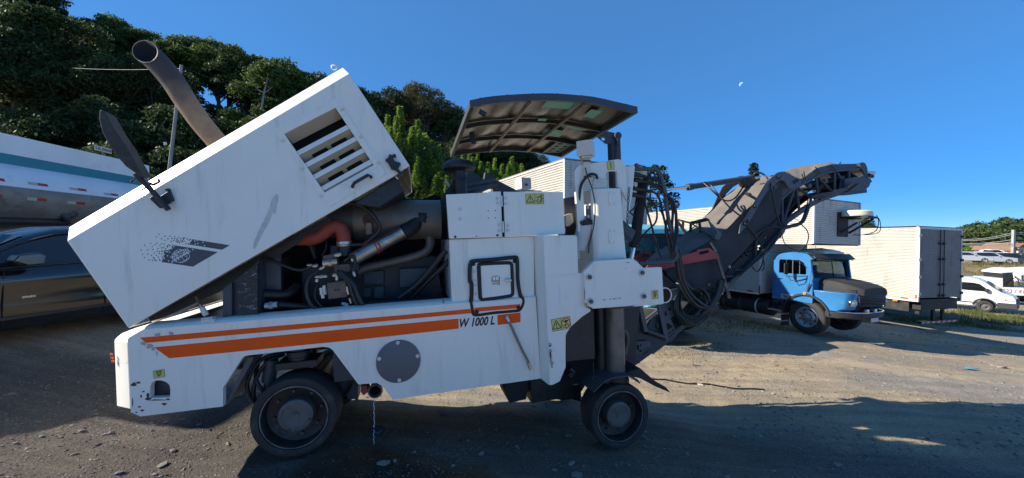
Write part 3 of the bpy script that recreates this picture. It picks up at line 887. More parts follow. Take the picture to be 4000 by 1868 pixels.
# louvre panel
outer = rounded([ZL(*p) for p in ((285, 525), (710, 312), (1050, 822), (655, 1050))], 16)
inn = [ZL(*p) for p in ((360, 555), (705, 380), (962, 765), (632, 950))]
b = MB()
oc = [m_(*p, -.008) for p in outer]; ic = [m_(*p, -.008) for p in inn]
k = len(oc)
V = oc + ic + [p + (0, .007, 0) for p in oc] + [p + (0, .03, 0) for p in ic]
fs = []
seg = k // 4
cent = [2, 7, 12, 17]
for q in range(4):
    i0, i1 = cent[q], cent[(q + 1) % 4]
    run = [i0]
    while run[-1] != i1:
        run.append((run[-1] + 1) % k)
    fs.append(tuple(run + [k + (q + 1) % 4, k + q]))
    fs.append((k + q, k + (q + 1) % 4, k + 4 + k + (q + 1) % 4, k + 4 + k + q))
for i in range(k):
    fs.append((i, (i + 1) % k, k + 4 + (i + 1) % k, k + 4 + i))
b.add(V, fs)
lp = b.build('louvre_panel', M['white'], hood, smooth=30)
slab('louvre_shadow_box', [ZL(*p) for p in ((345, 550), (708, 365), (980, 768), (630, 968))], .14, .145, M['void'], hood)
TL, TR, BR_, BL = (m_(*p, .0) for p in inn)
for i in range(5):
    f0 = 0.105 + i * 0.203
    def on(s, f):
        return (TL * (1 - f) + BL * f) * (1 - s) + (TR * (1 - f) + BR_ * f) * s
    if i > 0:
        p0, p1 = on(0.004, f0 - .02), on(.996, f0 - .02)
        q0, q1 = on(0.004, f0 + .055), on(.996, f0 + .055)
        b = MB()
        b.prism([p0 + (0, .012, 0), p1 + (0, .012, 0), q1, q0], (0, .004, 0))
        b.build('louvre_lip', M['white'], lp)
        f0 += .055
    else:
        f0 = 0.0
    # dusty web running inwards below the lip, two black patches painting the dark of slots
    w0, w1 = on(.004, f0 + .004), on(.996, f0 + .004)
    v0, v1 = on(.004, f0 + .125), on(.996, f0 + .125)
    D = np.array((0, .085, 0))
    if i < 5:
        b = MB()
        b.prism([w0 + (0, .004, 0), w1 + (0, .004, 0), v1 + D, v0 + D], (0, .003, 0))
        b.build('louvre_web', M['louver'], lp)
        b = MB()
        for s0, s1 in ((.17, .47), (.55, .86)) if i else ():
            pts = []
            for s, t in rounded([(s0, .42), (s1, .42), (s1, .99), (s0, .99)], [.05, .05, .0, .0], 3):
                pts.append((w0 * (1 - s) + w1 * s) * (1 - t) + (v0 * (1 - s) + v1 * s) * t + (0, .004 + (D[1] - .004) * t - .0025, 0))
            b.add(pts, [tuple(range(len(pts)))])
        if b.v: b.build('louvre_slot_shade', M['void'], lp, recalc=False)
for q in ((353, 602), (752, 394), (876, 576), (993, 755), (484, 790), (612, 973)):
    bolt_at(*ZL(*q), -.008, MM, 1.0)
b = MB()
hpts = [m_(*ZL(820, 912), -.01), m_(*ZL(818, 910), -.05), m_(*ZL(832, 885), -.06), m_(*ZL(925, 832), -.06), m_(*ZL(945, 845), -.05), m_(*ZL(945, 848), -.01)]
b.tube(hpts, [.012, .013, .014, .014, .013, .012], 8)
b.build('hood_handle', M['black'], hood, smooth=50)
b = MB()
b.prism(poly([ZL(*p) for p in ((1048, 735), (1070, 690), (1085, 700), (1100, 735), (1140, 755), (1125, 790), (1155, 820), (1148, 838), (1110, 800), (1080, 790))], -.035), (0, .035, 0))
for q in ((1055, 735), (1100, 705), (1130, 760), (1090, 785)):
    b.lathe([(.0, -.012), (.018, -.010), (.018, .0)], m_(*ZL(*q), -.035), (0, 1, 0), 8)
b.build('hood_latch', M['black'], hood)
b = MB()
b.tube([m_(1545, 690, .05) + (0, 0, 0), m_(1556, 700, .05)], .01, 8)
b.build('latch_pin', M['zinc'], hood)
slab('hood_liner', rounded([(1545, 690), (1569, 728), (1579, 746), (1482, 811), (1440, 806), (1380, 796)], [0, 8, 8, 10, 0, 0]), .06, YB - .12, M['black'], hood, bevel=.01)
p = m_(1305, 272, .35)
ring = [p + .022 * np.array([math.cos(t), .0, math.sin(t)]) + (0, 0, .022) for t in np.linspace(0, 2 * math.pi, 16)]
MB().tube(ring, .006, 6).build('lifting_eye', M['boxwhite'], hood, smooth=60)
b = MB(); b.add(poly([(1079, 757), (1088, 765), (1086, 790), (1080, 812), (1079, 830), (1070, 842), (1066, 830), (1052, 868), (1030, 905), (1010, 945), (998, 972), (986, 973), (992, 945), (1008, 905), (1030, 862), (1052, 815), (1062, 775)], -.001), [tuple(range(17))])
b.build('grey_smudge', mat('grey_scuff', (.56, .545, .50), .5, var=.12, vscale=30, dirt=((.82, .78, .69), .5, 9)), hood, recalc=False)
# inside of the hood seen through the gap at its foot
slab('inner_rib', [(590, 1257), (776, 1170), (787, 1180), (700, 1228), (598, 1262)], .30, .34, M['boxwhite'], hood)
slab('hood_lining', [(520, 1278), (1170, 905), (1300, 840), (1290, 870), (900, 1120), (640, 1240)], .22, .24, M['black'], hood)
# logo print
LG = lambda x, y: (540 + .16625 * x, 880 + .16625 * y)
b = MB()
for pts in ([(1270, 330), (2150, 470), (1970, 578), (1160, 450), (1165, 425), (1235, 395)], [(880, 478), (1870, 632), (1285, 975), (553, 868), (600, 690), (615, 580), (690, 590), (770, 560), (800, 500)]):
    b.add(poly([LG(*p) for p in pts], -.0016), [tuple(range(len(pts)))])
logo = b.build('logo_print', M['logogrey'], hood, recalc=False)
b = MB()
def px_sq(b, x, y, y0, w=13):
    b.add([m_(*LG(x + i * w, y + j * w * .9 + i * 2), y0) for i, j in ((-1, -1), (1, -1), (1, 1), (-1, 1))], [(0, 1, 2, 3)])
for q in ((485, 213), (422, 275), (547, 320), (627, 262), (745, 256), (860, 273), (948, 289), (998, 319), (790, 310), (700, 320), (630, 357), (775, 380), (838, 364), (850, 318), (908, 327), (930, 355), (895, 374), (952, 384),
          (917, 402), (973, 411), (292, 424), (155, 471), (435, 421), (396, 464), (330, 502), (508, 480), (550, 435), (608, 444), (592, 516), (555, 535), (462, 545), (342, 574), (220, 580), (66, 582), (447, 613), (502, 623),
          (378, 651), (226, 677), (102, 681), (310, 711), (425, 705), (493, 667), (551, 676), (147, 758), (353, 758), (378, 785), (252, 814), (337, 827), (395, 820), (420, 838), (472, 745), (490, 800), (510, 832), (562, 750),
          (640, 548), (685, 510), (720, 465), (837, 482), (550, 605), (578, 625), (1060, 305), (1085, 300), (1150, 325), (1200, 350), (1227, 333), (1000, 362), (1040, 370), (1080, 378), (1060, 330), (1120, 430), (1030, 395), (685, 485), (740, 480), (800, 490)):
    px_sq(b, *q, -.0016)
b.build('logo_pixels', M['ink'], hood, recalc=False)
b = MB()
for q in ((1330, 372), (1388, 360), (1519, 403), (1401, 432), (1341, 443), (1206, 422), (1556, 477), (1280, 573), (790, 547), (738, 632), (655, 620), (685, 624), (725, 525), (835, 505), (688, 720), (612, 780), (714, 840), (797, 877), (595, 755), (612, 686), (705, 580)):
    px_sq(b, *q, -.0022, 14)
o0, o1 = m_(*LG(1000, 725), -.0022), m_(*LG(1210, 725), -.0022)
rg = np.linalg.norm(o1 - o0)
n = 40
ringv = []
for i in range(n + 1):
    t = 2 * math.pi * i / n
    for r in (rg, rg * .95):
        ringv.append(o0 + r * np.array([math.cos(t) * 1.0, 0, math.sin(t) * .86]))
b.add(ringv, [(2 * i, 2 * i + 1, 2 * i + 3, 2 * i + 2) for i in range(n) if not (4 < i % 40 < 7)])
def lstroke(pts, w):
    P = [m_(*LG(*q), -.0022) for q in pts]
    for a, c in zip(P[:-1], P[1:]):
        d = c - a; nn = np.array([-d[2], 0, d[0]]); nn = nn / (np.linalg.norm(nn) + 1e-9) * w
        b.add([a - nn, c - nn, c + nn, a + nn], [(0, 1, 2, 3)])
lstroke([(785, 855), (1225, 612)], .0030)
for pts in ([(800, 690), (900, 640), (1040, 575)], [(860, 690), (850, 640), (900, 585)], [(905, 590), (940, 660)], [(960, 560), (1040, 590)], [(1190, 770), (1080, 835), (980, 885)], [(1050, 800), (1095, 850)], [(1150, 730), (1140, 790), (1090, 860)], [(980, 860), (1050, 880)]):
    lstroke(pts, .0016)
b.build('globe_emblem', M['logopale'], hood, recalc=False)
o = m_(*LG(800, 820), -.0024); q = m_(*LG(1205, 612), -.0024)
ux = unit(q - o); uz = np.array([-ux[2], 0, ux[0]])
lettering('emblem_lettering', 'WIRTGEN', o, ux, uz, .033, M['logopale'], hood, width=np.linalg.norm(q - o), bold=.012)
o = m_(*LG(872, 872), -.0024); q = m_(*LG(1205, 690), -.0024)
ux = unit(q - o); uz = np.array([-ux[2], 0, ux[0]])
lettering('emblem_lettering', 'GROUP', o, ux, uz, .026, M['logopale'], hood, width=np.linalg.norm(q - o), bold=.01, spacing=1.7)
# mirror
b = MB()
ml = [(388, 432), (396, 428), (408, 436), (450, 510), (490, 568), (530, 640), (557, 688), (553, 696), (532, 679), (490, 650), (455, 610), (425, 565), (400, 520), (386, 465)]
P0 = poly(ml, -.16)
cen = sum(P0) / len(P0)
b.loft([P0, [p + (0, .05, 0) for p in P0], [cen + (p - cen) * .93 + (0.012, .085, 0) for p in P0]])
mirror = b.build('mirror', mat('dusty_mirror_back', (.05, .045, .04), .8, var=.25, vscale=14, dirt=((.16, .14, .11), .45, 11)), hood, bevel=.008)
b = MB()
b.tube([m_(530, 678, -.12), m_(590, 742, -.07), m_(659, 820, -.06)], .019, 8)
b.tube([m_(517, 708, -.12), m_(534, 694, -.11)], .008, 6); b.lathe([(.0, -.012), (.012, 0), (.0, .012)], m_(516, 709, -.12), (1, 0, 0), 8)
b.tube([m_(553, 745, -.1), m_(572, 730, -.09)], .006, 6)
b.tube([m_(572, 712, -.05), m_(600, 722, -.05), m_(622, 710, -.05), m_(618, 700, -.05)], .011, 7)
b.build('mirror_arm', M['black'], mirror, smooth=40)
slab('mirror_bracket', [(582, 775), (597, 764), (607, 778), (652, 750), (640, 738), (657, 735), (675, 783), (622, 814)], -.03, -.001, M['black'], mirror, bevel=.004)
# exhaust pipe rising behind the hood
ex = [(566, 200), (580, 212), (623, 253), (675, 317), (724, 393), (783, 477), (842, 548), (880, 600)]
PE = crom([m_(px, py, .95) for px, py in ex], 6)
T0 = unit(PE[1] - PE[0]); PE = [PE[0] - T0 * .42, PE[0] - T0 * .28, PE[0] - T0 * .14] + list(PE)
rb = np.linspace(.110, .090, len(PE))
b = MB()
n = 28
b.tube(PE, rb, n, cap=False)
V = np.array(b.v).reshape(-1, n, 3)
cut = unit((-.36, -.86, .36))
p0 = np.array(PE[3])
rings = []
for i_, r_ in enumerate(V):
    row = []
    for q in r_:
        dist = (np.array(q) - p0) @ cut
        if dist > 0 and i_ < 22:
            q = np.array(q) - T0 * (dist / (T0 @ cut))
        row.append(np.array(q))
    rings.append(row)
exh = MB().loft(rings, cap=False).build('exhaust_pipe', M['exhaust'], hood, smooth=50)
inner_r = []
for r_, cpt in zip(rings, PE):
    c0 = sum(np.array(q) for q in r_) / n
    inner_r.append([c0 + (np.array(q) - c0) * .965 for q in r_])
M['soot'] = mat('sooty_pipe_bore', (.012, .011, .011), .95, var=.2)
MB().loft(inner_r[:20], cap=False).build('exhaust_bore', M['soot'], exh, smooth=50)
MB().loft([rings[0], inner_r[0]], cap=False).build('exhaust_lip', M['soot'], exh)

# --- wheels: smooth solid tyres with worn rim edge, hub cover and bolts
RW = .33
def wheel():
    t = MB().lathe([(.262, .02), (.268, -.002), (.30, -.012), (.322, -.004), (RW, .02), (RW, .25), (.322, .272), (.27, .28), (.262, .26)], (0, 0, 0), (0, 1, 0), 56, cap=False).build('wheel', M['tyre'], MM, smooth=50)
    MB().lathe([(.262, .03), (.255, -.002), (.249, -.003), (.243, .012), (.238, .10), (.16, .125), (.05, .125), (.05, .2), (.26, .2), (.262, .14)], (0, 0, 0), (0, 1, 0), 48, cap=False).build('rim', M['rim'], t, smooth=40)
    MB().lathe([(.262, .004), (.258, -.004), (.250, -.0045), (.246, .006)], (0, 0, 0), (0, 1, 0), 56, cap=False).build('rim_edge', M['rimedge'], t, smooth=40)
    hb = MB().lathe([(.0, .025), (.030, .022), (.034, .030), (.100, .026), (.106, .018), (.118, .020), (.134, .03), (.138, .13)], (0, 0, 0), (0, 1, 0), 40)
    for a in range(0, 360, 60):
        hb.lathe([(.0, .018), (.009, .018), (.009, .03)], (.115 * math.cos(R(a + 20)), 0, .115 * math.sin(R(a + 20))), (0, 1, 0), 8)
    hb.build('hub_cover', M['hub'], t, smooth=40)
    nut = MB().lathe([(.0, .095), (.012, .095), (.014, .13)], (0, 0, 0), (0, 1, 0), 6).build('wheel_nut', M['boltgrey'], t)
    for a in range(0, 360, 45):
        o = nut if a == 0 else copy_tree(nut, t)
        o.location = (.185 * math.cos(R(a + 8)), 0, .185 * math.sin(R(a + 8)))
    pl = MB()
    for a in (-115, -20):
        pl.lathe([(.0, .014), (.011, .014), (.013, .02)], (.115 * math.cos(R(a)), 0, .115 * math.sin(R(a))), (0, 1, 0), 8)
    pl.build('hub_plug', M['rust'], t)
    return t
w0 = wheel(); w0.location = (0, 0, 0)
wR = m_(2424, 1627, -.02)
for loc, rz in (((0, 1.66, -.20), 180), (tuple(wR), 0), ((wR[0], 1.70, wR[2] - .11), 180)):
    c = copy_tree(w0, MM); c.location = loc; c.rotation_euler = (0, R(40 if rz == 0 else 0), R(rz))

# --- front axle in the arch: yoke, cylinder, hoses
b = MB()
b.lathe([(.085, 0), (.085, .10), (.10, .10), (.10, .15), (.085, .15), (.085, .22)], (0, .2, .36), (0, 0, 1), 20)
b.box(-.16, .16, .10, .34, .37, .43); b.box(-.05, .05, .27, .4, -.05, .34)
b.tube([(0, .3, .05), (0, 1.4, .05)], .07, 10); b.box(-.1, .1, .35, 1.45, .42, .52)
b.build('front_axle', M['black'], MM, bevel=.006)
b = MB(); b.tube([m_(1060, 1405, .25), m_(1050, 1490, .25)], .055, 12); b.tube([m_(1050, 1490, .25), m_(1040, 1540, .25)], .035, 10)
b.build('steering_cylinder', M['darkgrey'], MM, smooth=40)
MB().box(.28, .44, .15, .35, .2, .52).build('axle_stop', M['darkgrey'], MM)
for i, pts in enumerate(([(1100, 1380, .3), (1030, 1400, .25), (985, 1450, .2), (965, 1510, .18), (985, 1560, .2), (1020, 1590, .25)], [(1110, 1385, .3), (1050, 1410, .22), (1005, 1470, .2), (990, 1540, .2), (1010, 1580, .25)],
                         [(1010, 1410, .3), (1000, 1480, .2), (1035, 1540, .2), (1060, 1580, .3)], [(1120, 1400, .5), (1060, 1470, .5), (1070, 1520, .4)], [(1290, 1385, .3), (1340, 1430, .3), (1370, 1500, .3), (1330, 1560, .4)])):
    pipe('hydraulic_hose', pts, .016, M['hose'])
slab('arch_brace', [(1300, 1375), (1330, 1378), (1400, 1500), (1398, 1560), (1360, 1560), (1300, 1440)], .35, .5, M['darkgrey'])
slab('arch_lining', [(880, 1580), (968, 1395), (990, 1395), (985, 1410), (905, 1555), (880, 1585)], .055, .30, M['steelgrey'])
# drain pipe end under the skirt, leaking water
p = m_(1465, 1530, .12)
MB().lathe([(.052, 0), (.062, 0), (.066, .015), (.06, .03), (.05, .04), (.05, .5)], p, (0, 1, 0), 20, cap=False).build('drain_pipe', M['worn'], MM, smooth=40)
MB().lathe([(.05, .05), (.0, .05)], p, (0, 1, 0), 16).build('pipe_bore', M['void'], MM)
slab('pipe_clamp', [(1410, 1510), (1432, 1506), (1438, 1532), (1420, 1545), (1408, 1530)], .15, .3, M['redpaint'])

# --- engine bay
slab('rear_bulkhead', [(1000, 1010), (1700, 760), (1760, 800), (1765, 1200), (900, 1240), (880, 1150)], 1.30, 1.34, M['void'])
slab('radiator_wall', [(890, 1120), (1010, 1020), (1015, 1232), (890, 1240)], .14, .9, M['darkgrey'])
M['flakepaint'] = mat('flaked_white_remnants', (.03, .03, .032), .6, var=.2, dirt=((.7, .7, .7), .30, 26, (1, 1, 1.6)))
slab('radiator_post', [(928, 1085), (1005, 1030), (1006, 1232), (928, 1238)], .10, .14, M['flakepaint'])
slab('bay_post', [(870, 1130), (905, 1105), (905, 1232), (870, 1238)], .10, .2, M['darkgrey'])
slab('bay_panel', [(1028, 1000), (1095, 975), (1097, 1140), (1030, 1140)], .3, .34, M['steelgrey'])
b = MB()
b.tube([m_(1290, 862, .55), m_(1390, 862, .55)], [.17, .17], 24); b.tube([m_(1390, 862, .55), m_(1720, 858, .55)], [.205, .205], 28)
b.build('muffler', M['muffler'], MM, smooth=40)
b = MB()
b.lathe([(.0, -.02), (.05, -.02), (.06, 0), (.06, .2)], m_(1440, 860, .36), (0, 1, 0), 16)
b.build('muffler_outlet', M['rust'], MM, smooth=40)
b = MB(); b.bar(m_(1440, 870, .3), m_(1442, 915, .32), .05, .02); b.build('muffler_strap', M['worn'], MM)
pipe('charge_hose', [(1120, 935, .3), (1180, 938, .28), (1240, 925, .26), (1285, 893, .26), (1320, 885, .27), (1340, 915, .28), (1345, 955, .28)], [.05] * 8 + [.062] * 29, M['redhose'], n=16)
b = MB(); b.lathe([(.064, 0), (.068, .012), (.064, .02), (.068, .035), (.064, .045)], m_(1345, 962, .28), (0, 0, 1), 20); b.build('hose_clamp', M['zinc'], MM, smooth=40)
MB().tube([m_(1346, 962, .28), m_(1346, 1000, .28)], .06, 16).build('turbo_neck', M['black'], MM, smooth=40)
MB().tube([m_(1200, 920, .45), m_(1230, 1010, .5)], .02, 8).build('oil_line', M['black'], MM, smooth=40)
b = MB(); b.tube([m_(1375, 1015, .22), m_(1440, 980, .24), m_(1560, 915, .3), m_(1575, 906, .3)], [.06, .062, .062, .066], 20); b.build('intake_tube', M['pipe'], MM, smooth=40)
b = MB()
for q in ((1462, 968), (1474, 962)):
    a = m_(q[0], q[1], .245); c_ = m_(q[0] + 6, q[1] - 3, .25); b.tube([a, a + unit(c_ - a) * .012], .068, 20)
b.build('tube_clamp', M['redpaint'], MM, smooth=40)
pipe('intake_hose', [(1560, 915, .32), (1600, 895, .36), (1640, 860, .42), (1690, 840, .46), (1760, 838, .5)], [.075] * 12 + [.095] * 13, M['rubber'], n=16)
pipe('coolant_pipe', [(1670, 900, .5), (1680, 950, .5), (1660, 985, .5), (1590, 1010, .5), (1440, 1045, .5), (1400, 1060, .5)], .045, M['muffler'], n=12)
slab('engine_block', [(1180, 1050), (1400, 1030), (1700, 1000), (1740, 1210), (1180, 1235)], .62, 1.2, M['black'])
for x0, x1, z0, z1, y in ((1420, 1500, 1060, 1110, .58), (1420, 1450, 1125, 1160, .58), (1460, 1500, 1120, 1165, .57), (1560, 1680, 1050, 1120, .5), (1620, 1650, 1115, 1145, .52), (1290, 1345, 960, 1000, .45), (1330, 1400, 1020, 1060, .4)):
    MB().prism(poly([(x0, z0), (x1, z0 - 3), (x1, z1), (x0, z1 + 3)], y), (0, .12, 0)).build('engine_cover', M['darkgrey'], MM, bevel=.008)
b = MB(); b.prism(poly(rounded([(1275, 1107), (1350, 1095), (1357, 1160), (1282, 1170)], 4), .16), (0, .16, 0)); b.build('gear_pump', M['pump'], MM, bevel=.008)
b = MB()
for q in ((1310, 1133), (1322, 1132)):
    b.lathe([(.0, -.003), (.010, -.003), (.010, 0)], m_(*q, .16), (0, 1, 0), 10)
b.build('pump_mark', M['ink'], MM)
b = MB(); b.prism(poly([(1260, 1000), (1310, 990), (1318, 1040), (1262, 1045)], .2), (0, .14, 0)); b.prism(poly([(1305, 1035), (1365, 1030), (1368, 1060), (1320, 1070), (1305, 1060)], .22), (0, .14, 0)); b.build('valve_block', M['pump'], MM, bevel=.006)
for a, c_, r in (((1262, 1030), (1318, 1022), .035), ((1308, 998), (1333, 993), .022), ((1222, 1040), (1242, 1037), .017), ((1200, 1036), (1218, 1036), .013), ((1248, 1052), (1268, 1042), .015), ((1232, 1082), (1278, 1080), .018), ((1238, 1090), (1238, 1102), .018), ((1300, 1078), (1318, 1070), .02),
                 ((1316, 1078), (1316, 1095), .018), ((1252, 1125), (1262, 1165), .02), ((1265, 1115), (1270, 1150), .02), ((1355, 1120), (1362, 1150), .017), ((1366, 1165), (1372, 1185), .014), ((1380, 1060), (1386, 1080), .014), ((1335, 1185), (1360, 1192), .018), ((1036, 1195), (1085, 1190), .035), ((1385, 1135), (1390, 1160), .014), ((1340, 1080), (1352, 1075), .012), ((1375, 1010), (1380, 1020), .016)):
    b = MB(); pa, pb = m_(*a, .17), m_(*c_, .17)
    b.tube([pa, pb], r * .8, 8); mid = (pa + pb) / 2; d = unit(pb - pa); b.tube([mid - d * r * .4, mid + d * r * .4], r, 6); b.build('hydraulic_fitting', M['zinc'], MM, smooth=35)
for pts, r in (([(1245, 1055, .16), (1205, 1090, .14), (1198, 1150, .14), (1225, 1200, .15), (1290, 1218, .18)], .017), ([(1330, 1062, .15), (1380, 1110, .12), (1400, 1160, .12), (1425, 1205, .14)], .022), ([(1315, 1060, .16), (1360, 1100, .14), (1378, 1150, .14), (1398, 1200, .15)], .022),
               ([(1345, 1020, .15), (1380, 1000, .14), (1388, 1030, .15), (1378, 1060, .16)], .013), ([(1300, 800, .2), (1380, 795, .2), (1440, 825, .2), (1475, 870, .22), (1480, 900, .24), (1440, 940, .24), (1415, 960, .25)], .021), ([(1415, 955, .26), (1360, 958, .27)], .02),
               ([(1020, 1005, .2), (1080, 1025, .18), (1140, 1050, .18), (1180, 1055, .18), (1220, 1042, .18)], .013), ([(1275, 930, .3), (1273, 970, .26), (1258, 1000, .24)], .007), ([(1226, 955, .3), (1232, 1010, .24)], .006), ([(1560, 1165, .35), (1640, 1100, .3), (1740, 980, .2)], .03), ([(1600, 1170, .4), (1680, 1090, .3), (1755, 1020, .2)], .024),
               ([(1440, 1185, .3), (1560, 1180, .3), (1755, 1168, .25)], .02), ([(1030, 1150, .25), (1120, 1150, .3), (1160, 1120, .4)], .045), ([(1090, 1190, .2), (1180, 1198, .25), (1280, 1205, .3)], .03), ([(1240, 1110, .2), (1230, 1160, .2), (1260, 1205, .2)], .014)):
    pipe('engine_hose', pts, r, M['hose'], n=8)
pipe('support_strut', [(765, 1160, .12), (792, 1208, .06)], .012, M['chrome'], smooth=False)
b = MB(); b.tube([m_(789, 1203, .06), m_(806, 1232, .05)], .02, 10); b.prism(poly([(783, 1252), (785, 1243), (828, 1239), (830, 1250)], .03), (0, .06, 0)); b.prism(poly([(785, 1263), (783, 1249), (838, 1246), (836, 1259)], .02), (0, .02, 0)); b.build('strut_bracket', M['boxwhite'], MM, bevel=.003)
b = MB(); b.tube([m_(1732, 1195, .02), m_(1733, 1170, .02)], .006, 6); b.tube([m_(1727, 1192, .02), m_(1740, 1192, .02)], .012, 6); b.build('toggle_pin', M['worn'], MM)

# --- seat and controls seen over the doors, air intake mushroom
p = m_(1797, 760, .5)
b = MB(); b.lathe([(.078, -.05), (.078, .14), (.081, .145), (.078, .15), (.078, .23), (.081, .24), (.078, .25)], p, (0, 0, 1), 24)
b.lathe([(.078, .24), (.15, .25), (.172, .265), (.176, .285), (.165, .315), (.135, .345), (.08, .365), (.0, .372)], p, (0, 0, 1), 28)
b.build('air_intake', M['black'], MM, smooth=40)
slab('seat_frame', [(1725, 770), (1760, 720), (1830, 672), (1845, 668), (1890, 700), (1895, 672), (1920, 678), (1935, 700), (1940, 708), (1958, 728), (1950, 738), (1915, 735), (1870, 758), (1870, 775), (1725, 790)], 1.1, 1.2, M['darkgrey'], bevel=.01)
slab('seat_frame', [(1690, 815), (1740, 752), (1775, 700), (1790, 705), (1760, 800)], .9, 1.15, M['black'])
slab('seat_link', [(1735, 712), (1745, 704), (1765, 730), (1757, 738)], 1.0, 1.03, M['boxwhite'])
b = MB(); b.bar(m_(1805, 728, .95), m_(1935, 700, .95), .03, .03); b.bar(m_(1800, 745, .95), m_(1945, 722, .95), .025, .03); b.bar(m_(1830, 765, .9), m_(1915, 730, .9), .06, .03)
b.build('armrest_rail', M['steelgrey'], MM)
slab('dash_panel', [(1930, 700), (1945, 705), (2035, 752), (1930, 775), (1925, 745)], 1.25, 1.4, M['steelgrey'], bevel=.005)
slab('far_console', [(1960, 746), (2060, 740), (2120, 746), (2130, 775), (1960, 775)], 1.3, 1.5, M['boxwhite'], bevel=.01)
def camera_box(x0, y0, h, w, y, post):
    p = m_(x0, y0, y)
    s = w / 2
    b = MB()
    b.box(-s, s, -s, s, 0, h)
    o = b.build('lamp_housing', M['boxwhite'], MM, bevel=.006); o.location = p; o.rotation_euler = (0, 0, R(-38))
    b = MB(); b.box(-s * .7, s * .7, -s * .7, s * .7, -.02, -.002); b.box(-.035, .035, -.03, .03, -post, -.021)
    q = b.build('housing_post', M['boxwhite'], MM, bevel=.004); q.location = p; q.rotation_euler = (0, 0, R(-12))
    b = MB()
    for zz in (-.05, -post + .05):
        b.tube([(-.05, -.04, zz), (.03, -.04, zz)], .009, 6)
    t = b.build('clamp_screw', M['boltgrey'], MM); t.location = p
    return p
pc = camera_box(2289, 613, .155, .155, .05, .26)
b = MB(); b.tube([m_(2046, 740, 2.0), m_(2046, 780, 2.0)], .04, 8); b.build('mast_post', M['boxwhite'], MM)
p = m_(2044, 741, 2.0)
b = MB(); b.box(-.09, .09, -.09, .09, 0, .17); o = b.build('lamp_housing', M['boxwhite'], MM, bevel=.006); o.location = p; o.rotation_euler = (0, 0, R(-70))
b = MB(); b.lathe([(.0, -.02), (.02, -.015), (.02, 0)], m_(2056, 722, 1.9), (0, 1, 0), 8); b.build('clamp_screw', M['boltgrey'], MM)
slab('operator_console', [(2203, 775), (2255, 766), (2270, 770), (2275, 930), (2212, 930)], .45, .7, M['darkgrey'])
slab('operator_seat', [(2208, 842), (2235, 832), (2242, 868), (2225, 885), (2208, 885)], .35, .44, M['boxwhite'], bevel=.01)
slab('operator_seat', [(2208, 880), (2240, 860), (2250, 890), (2235, 925), (2208, 915)], .42, .6, M['rubber'], bevel=.01)

# --- rear lifting column with its plates, lug frame, chain and filler pot
fx0, fx1 = m_(2335, 735, -.02)[0], m_(2424, 733, -.02)[0]
ztop, zbot = m_(2380, 735, -.02)[2], m_(2380, 1015, -.02)[2]
lx = m_(2281, 745, .22)[0]
sec0 = [(fx0, -.02), (fx1, -.02), (fx1 + .01, .03), (fx1 + .01, .40), (lx, .40), (lx, .22), (lx + .02, .17), (fx0 - .05, .04), (fx0 - .02, -.005)]
sec1 = [(x + (0.035 if x > fx0 + .1 else (0.0 if x > lx + .05 else -.0)), y) for x, y in sec0]
b = MB().loft([[(x, y, zbot - .02) for x, y in sec1], [(x, y, ztop) for x, y in sec0]])
col = b.build('lifting_column', M['white'], MM, bevel=.012, smooth=40)
for q in ([(2377, 748), (2404, 747), (2405, 802), (2378, 803)], [(2377, 897), (2403, 897), (2404, 951), (2378, 952)]):
    pl = slab('bolt_plate', rounded(q, 3), -.032, -.021, M['white'], col, bevel=.003)
    for i in (0, 1, 2, 3):
        cx = sum(p[0] for p in q) / 4; cy = sum(p[1] for p in q) / 4
        bx, by = cx + (q[i][0] - cx) * .6, cy + (q[i][1] - cy) * .72
        o = bolt_me.copy(); COL.objects.link(o); o.parent = MM; o.location = m_(bx, by, -.032); o.scale = (.55,) * 3
        if not o.data.materials: pass
# lug frame: plate with two windows
fo = rounded([(2244, 668), (2258, 646), (2424, 620), (2446, 640), (2453, 790), (2424, 733), (2412, 731), (2411, 668), (2368, 670), (2366, 733), (2334, 733), (2330, 700), (2310, 681), (2282, 684), (2279, 745), (2288, 905), (2258, 905)], [10, 12, 14, 12, 0, 0, 0, 8, 8, 0, 0, 8, 6, 8, 0, 0, 0], 4)
slab('lifting_lug', fo, .06, .10, M['white'], bevel=.006)
slab('lug_brace', [(2430, 652), (2480, 648), (2470, 760), (2452, 860), (2440, 935), (2428, 860)], .16, .19, M['white'])
label('lifting_label', 2385, 647, 27, 29, 'hook', .058, MM, .05)
b = MB()
b.prism(poly(rounded([(2318, 735), (2320, 700), (2330, 692), (2345, 694), (2362, 698), (2372, 704), (2372, 735)], 5), .03), (0, .03, 0)); b.prism(poly([(2335, 704), (2360, 702), (2360, 712), (2335, 714)], .02), (0, .01, 0))
b.build('cylinder_head', M['boxwhite'], MM, bevel=.004)
slab('bracket_plate', [(2288, 803), (2315, 802), (2316, 860), (2290, 860)], .08, .085, M['greydisc'], col)
b = MB()
for q in ((2297, 811), (2299, 846)):
    b.lathe([(.0, 0), (.016, 0), (.016, .001)], m_(*q, .078), (0, 1, 0), 12)
b.build('plate_hole', M['boxwhite'], col)
pipe('brake_cable', [(2286, 655, .0), (2295, 690, -.01), (2312, 735, -.04), (2323, 790, -.06), (2324, 840, -.06), (2316, 900, -.05), (2302, 950, -.03), (2299, 990, -.02)], .006, M['hose'])
pipe('brake_cable', [(2258, 880, .1), (2261, 800, .08), (2270, 725, .04), (2300, 684, .02), (2326, 683, .0), (2334, 698, .01)], .014, M['hose'])
b = MB(); b.tube([m_(2285, 873, .1), m_(2262, 975, .14)], [.082, .07], 22); pot = b.build('filler_pot', M['filler'], MM, smooth=40)
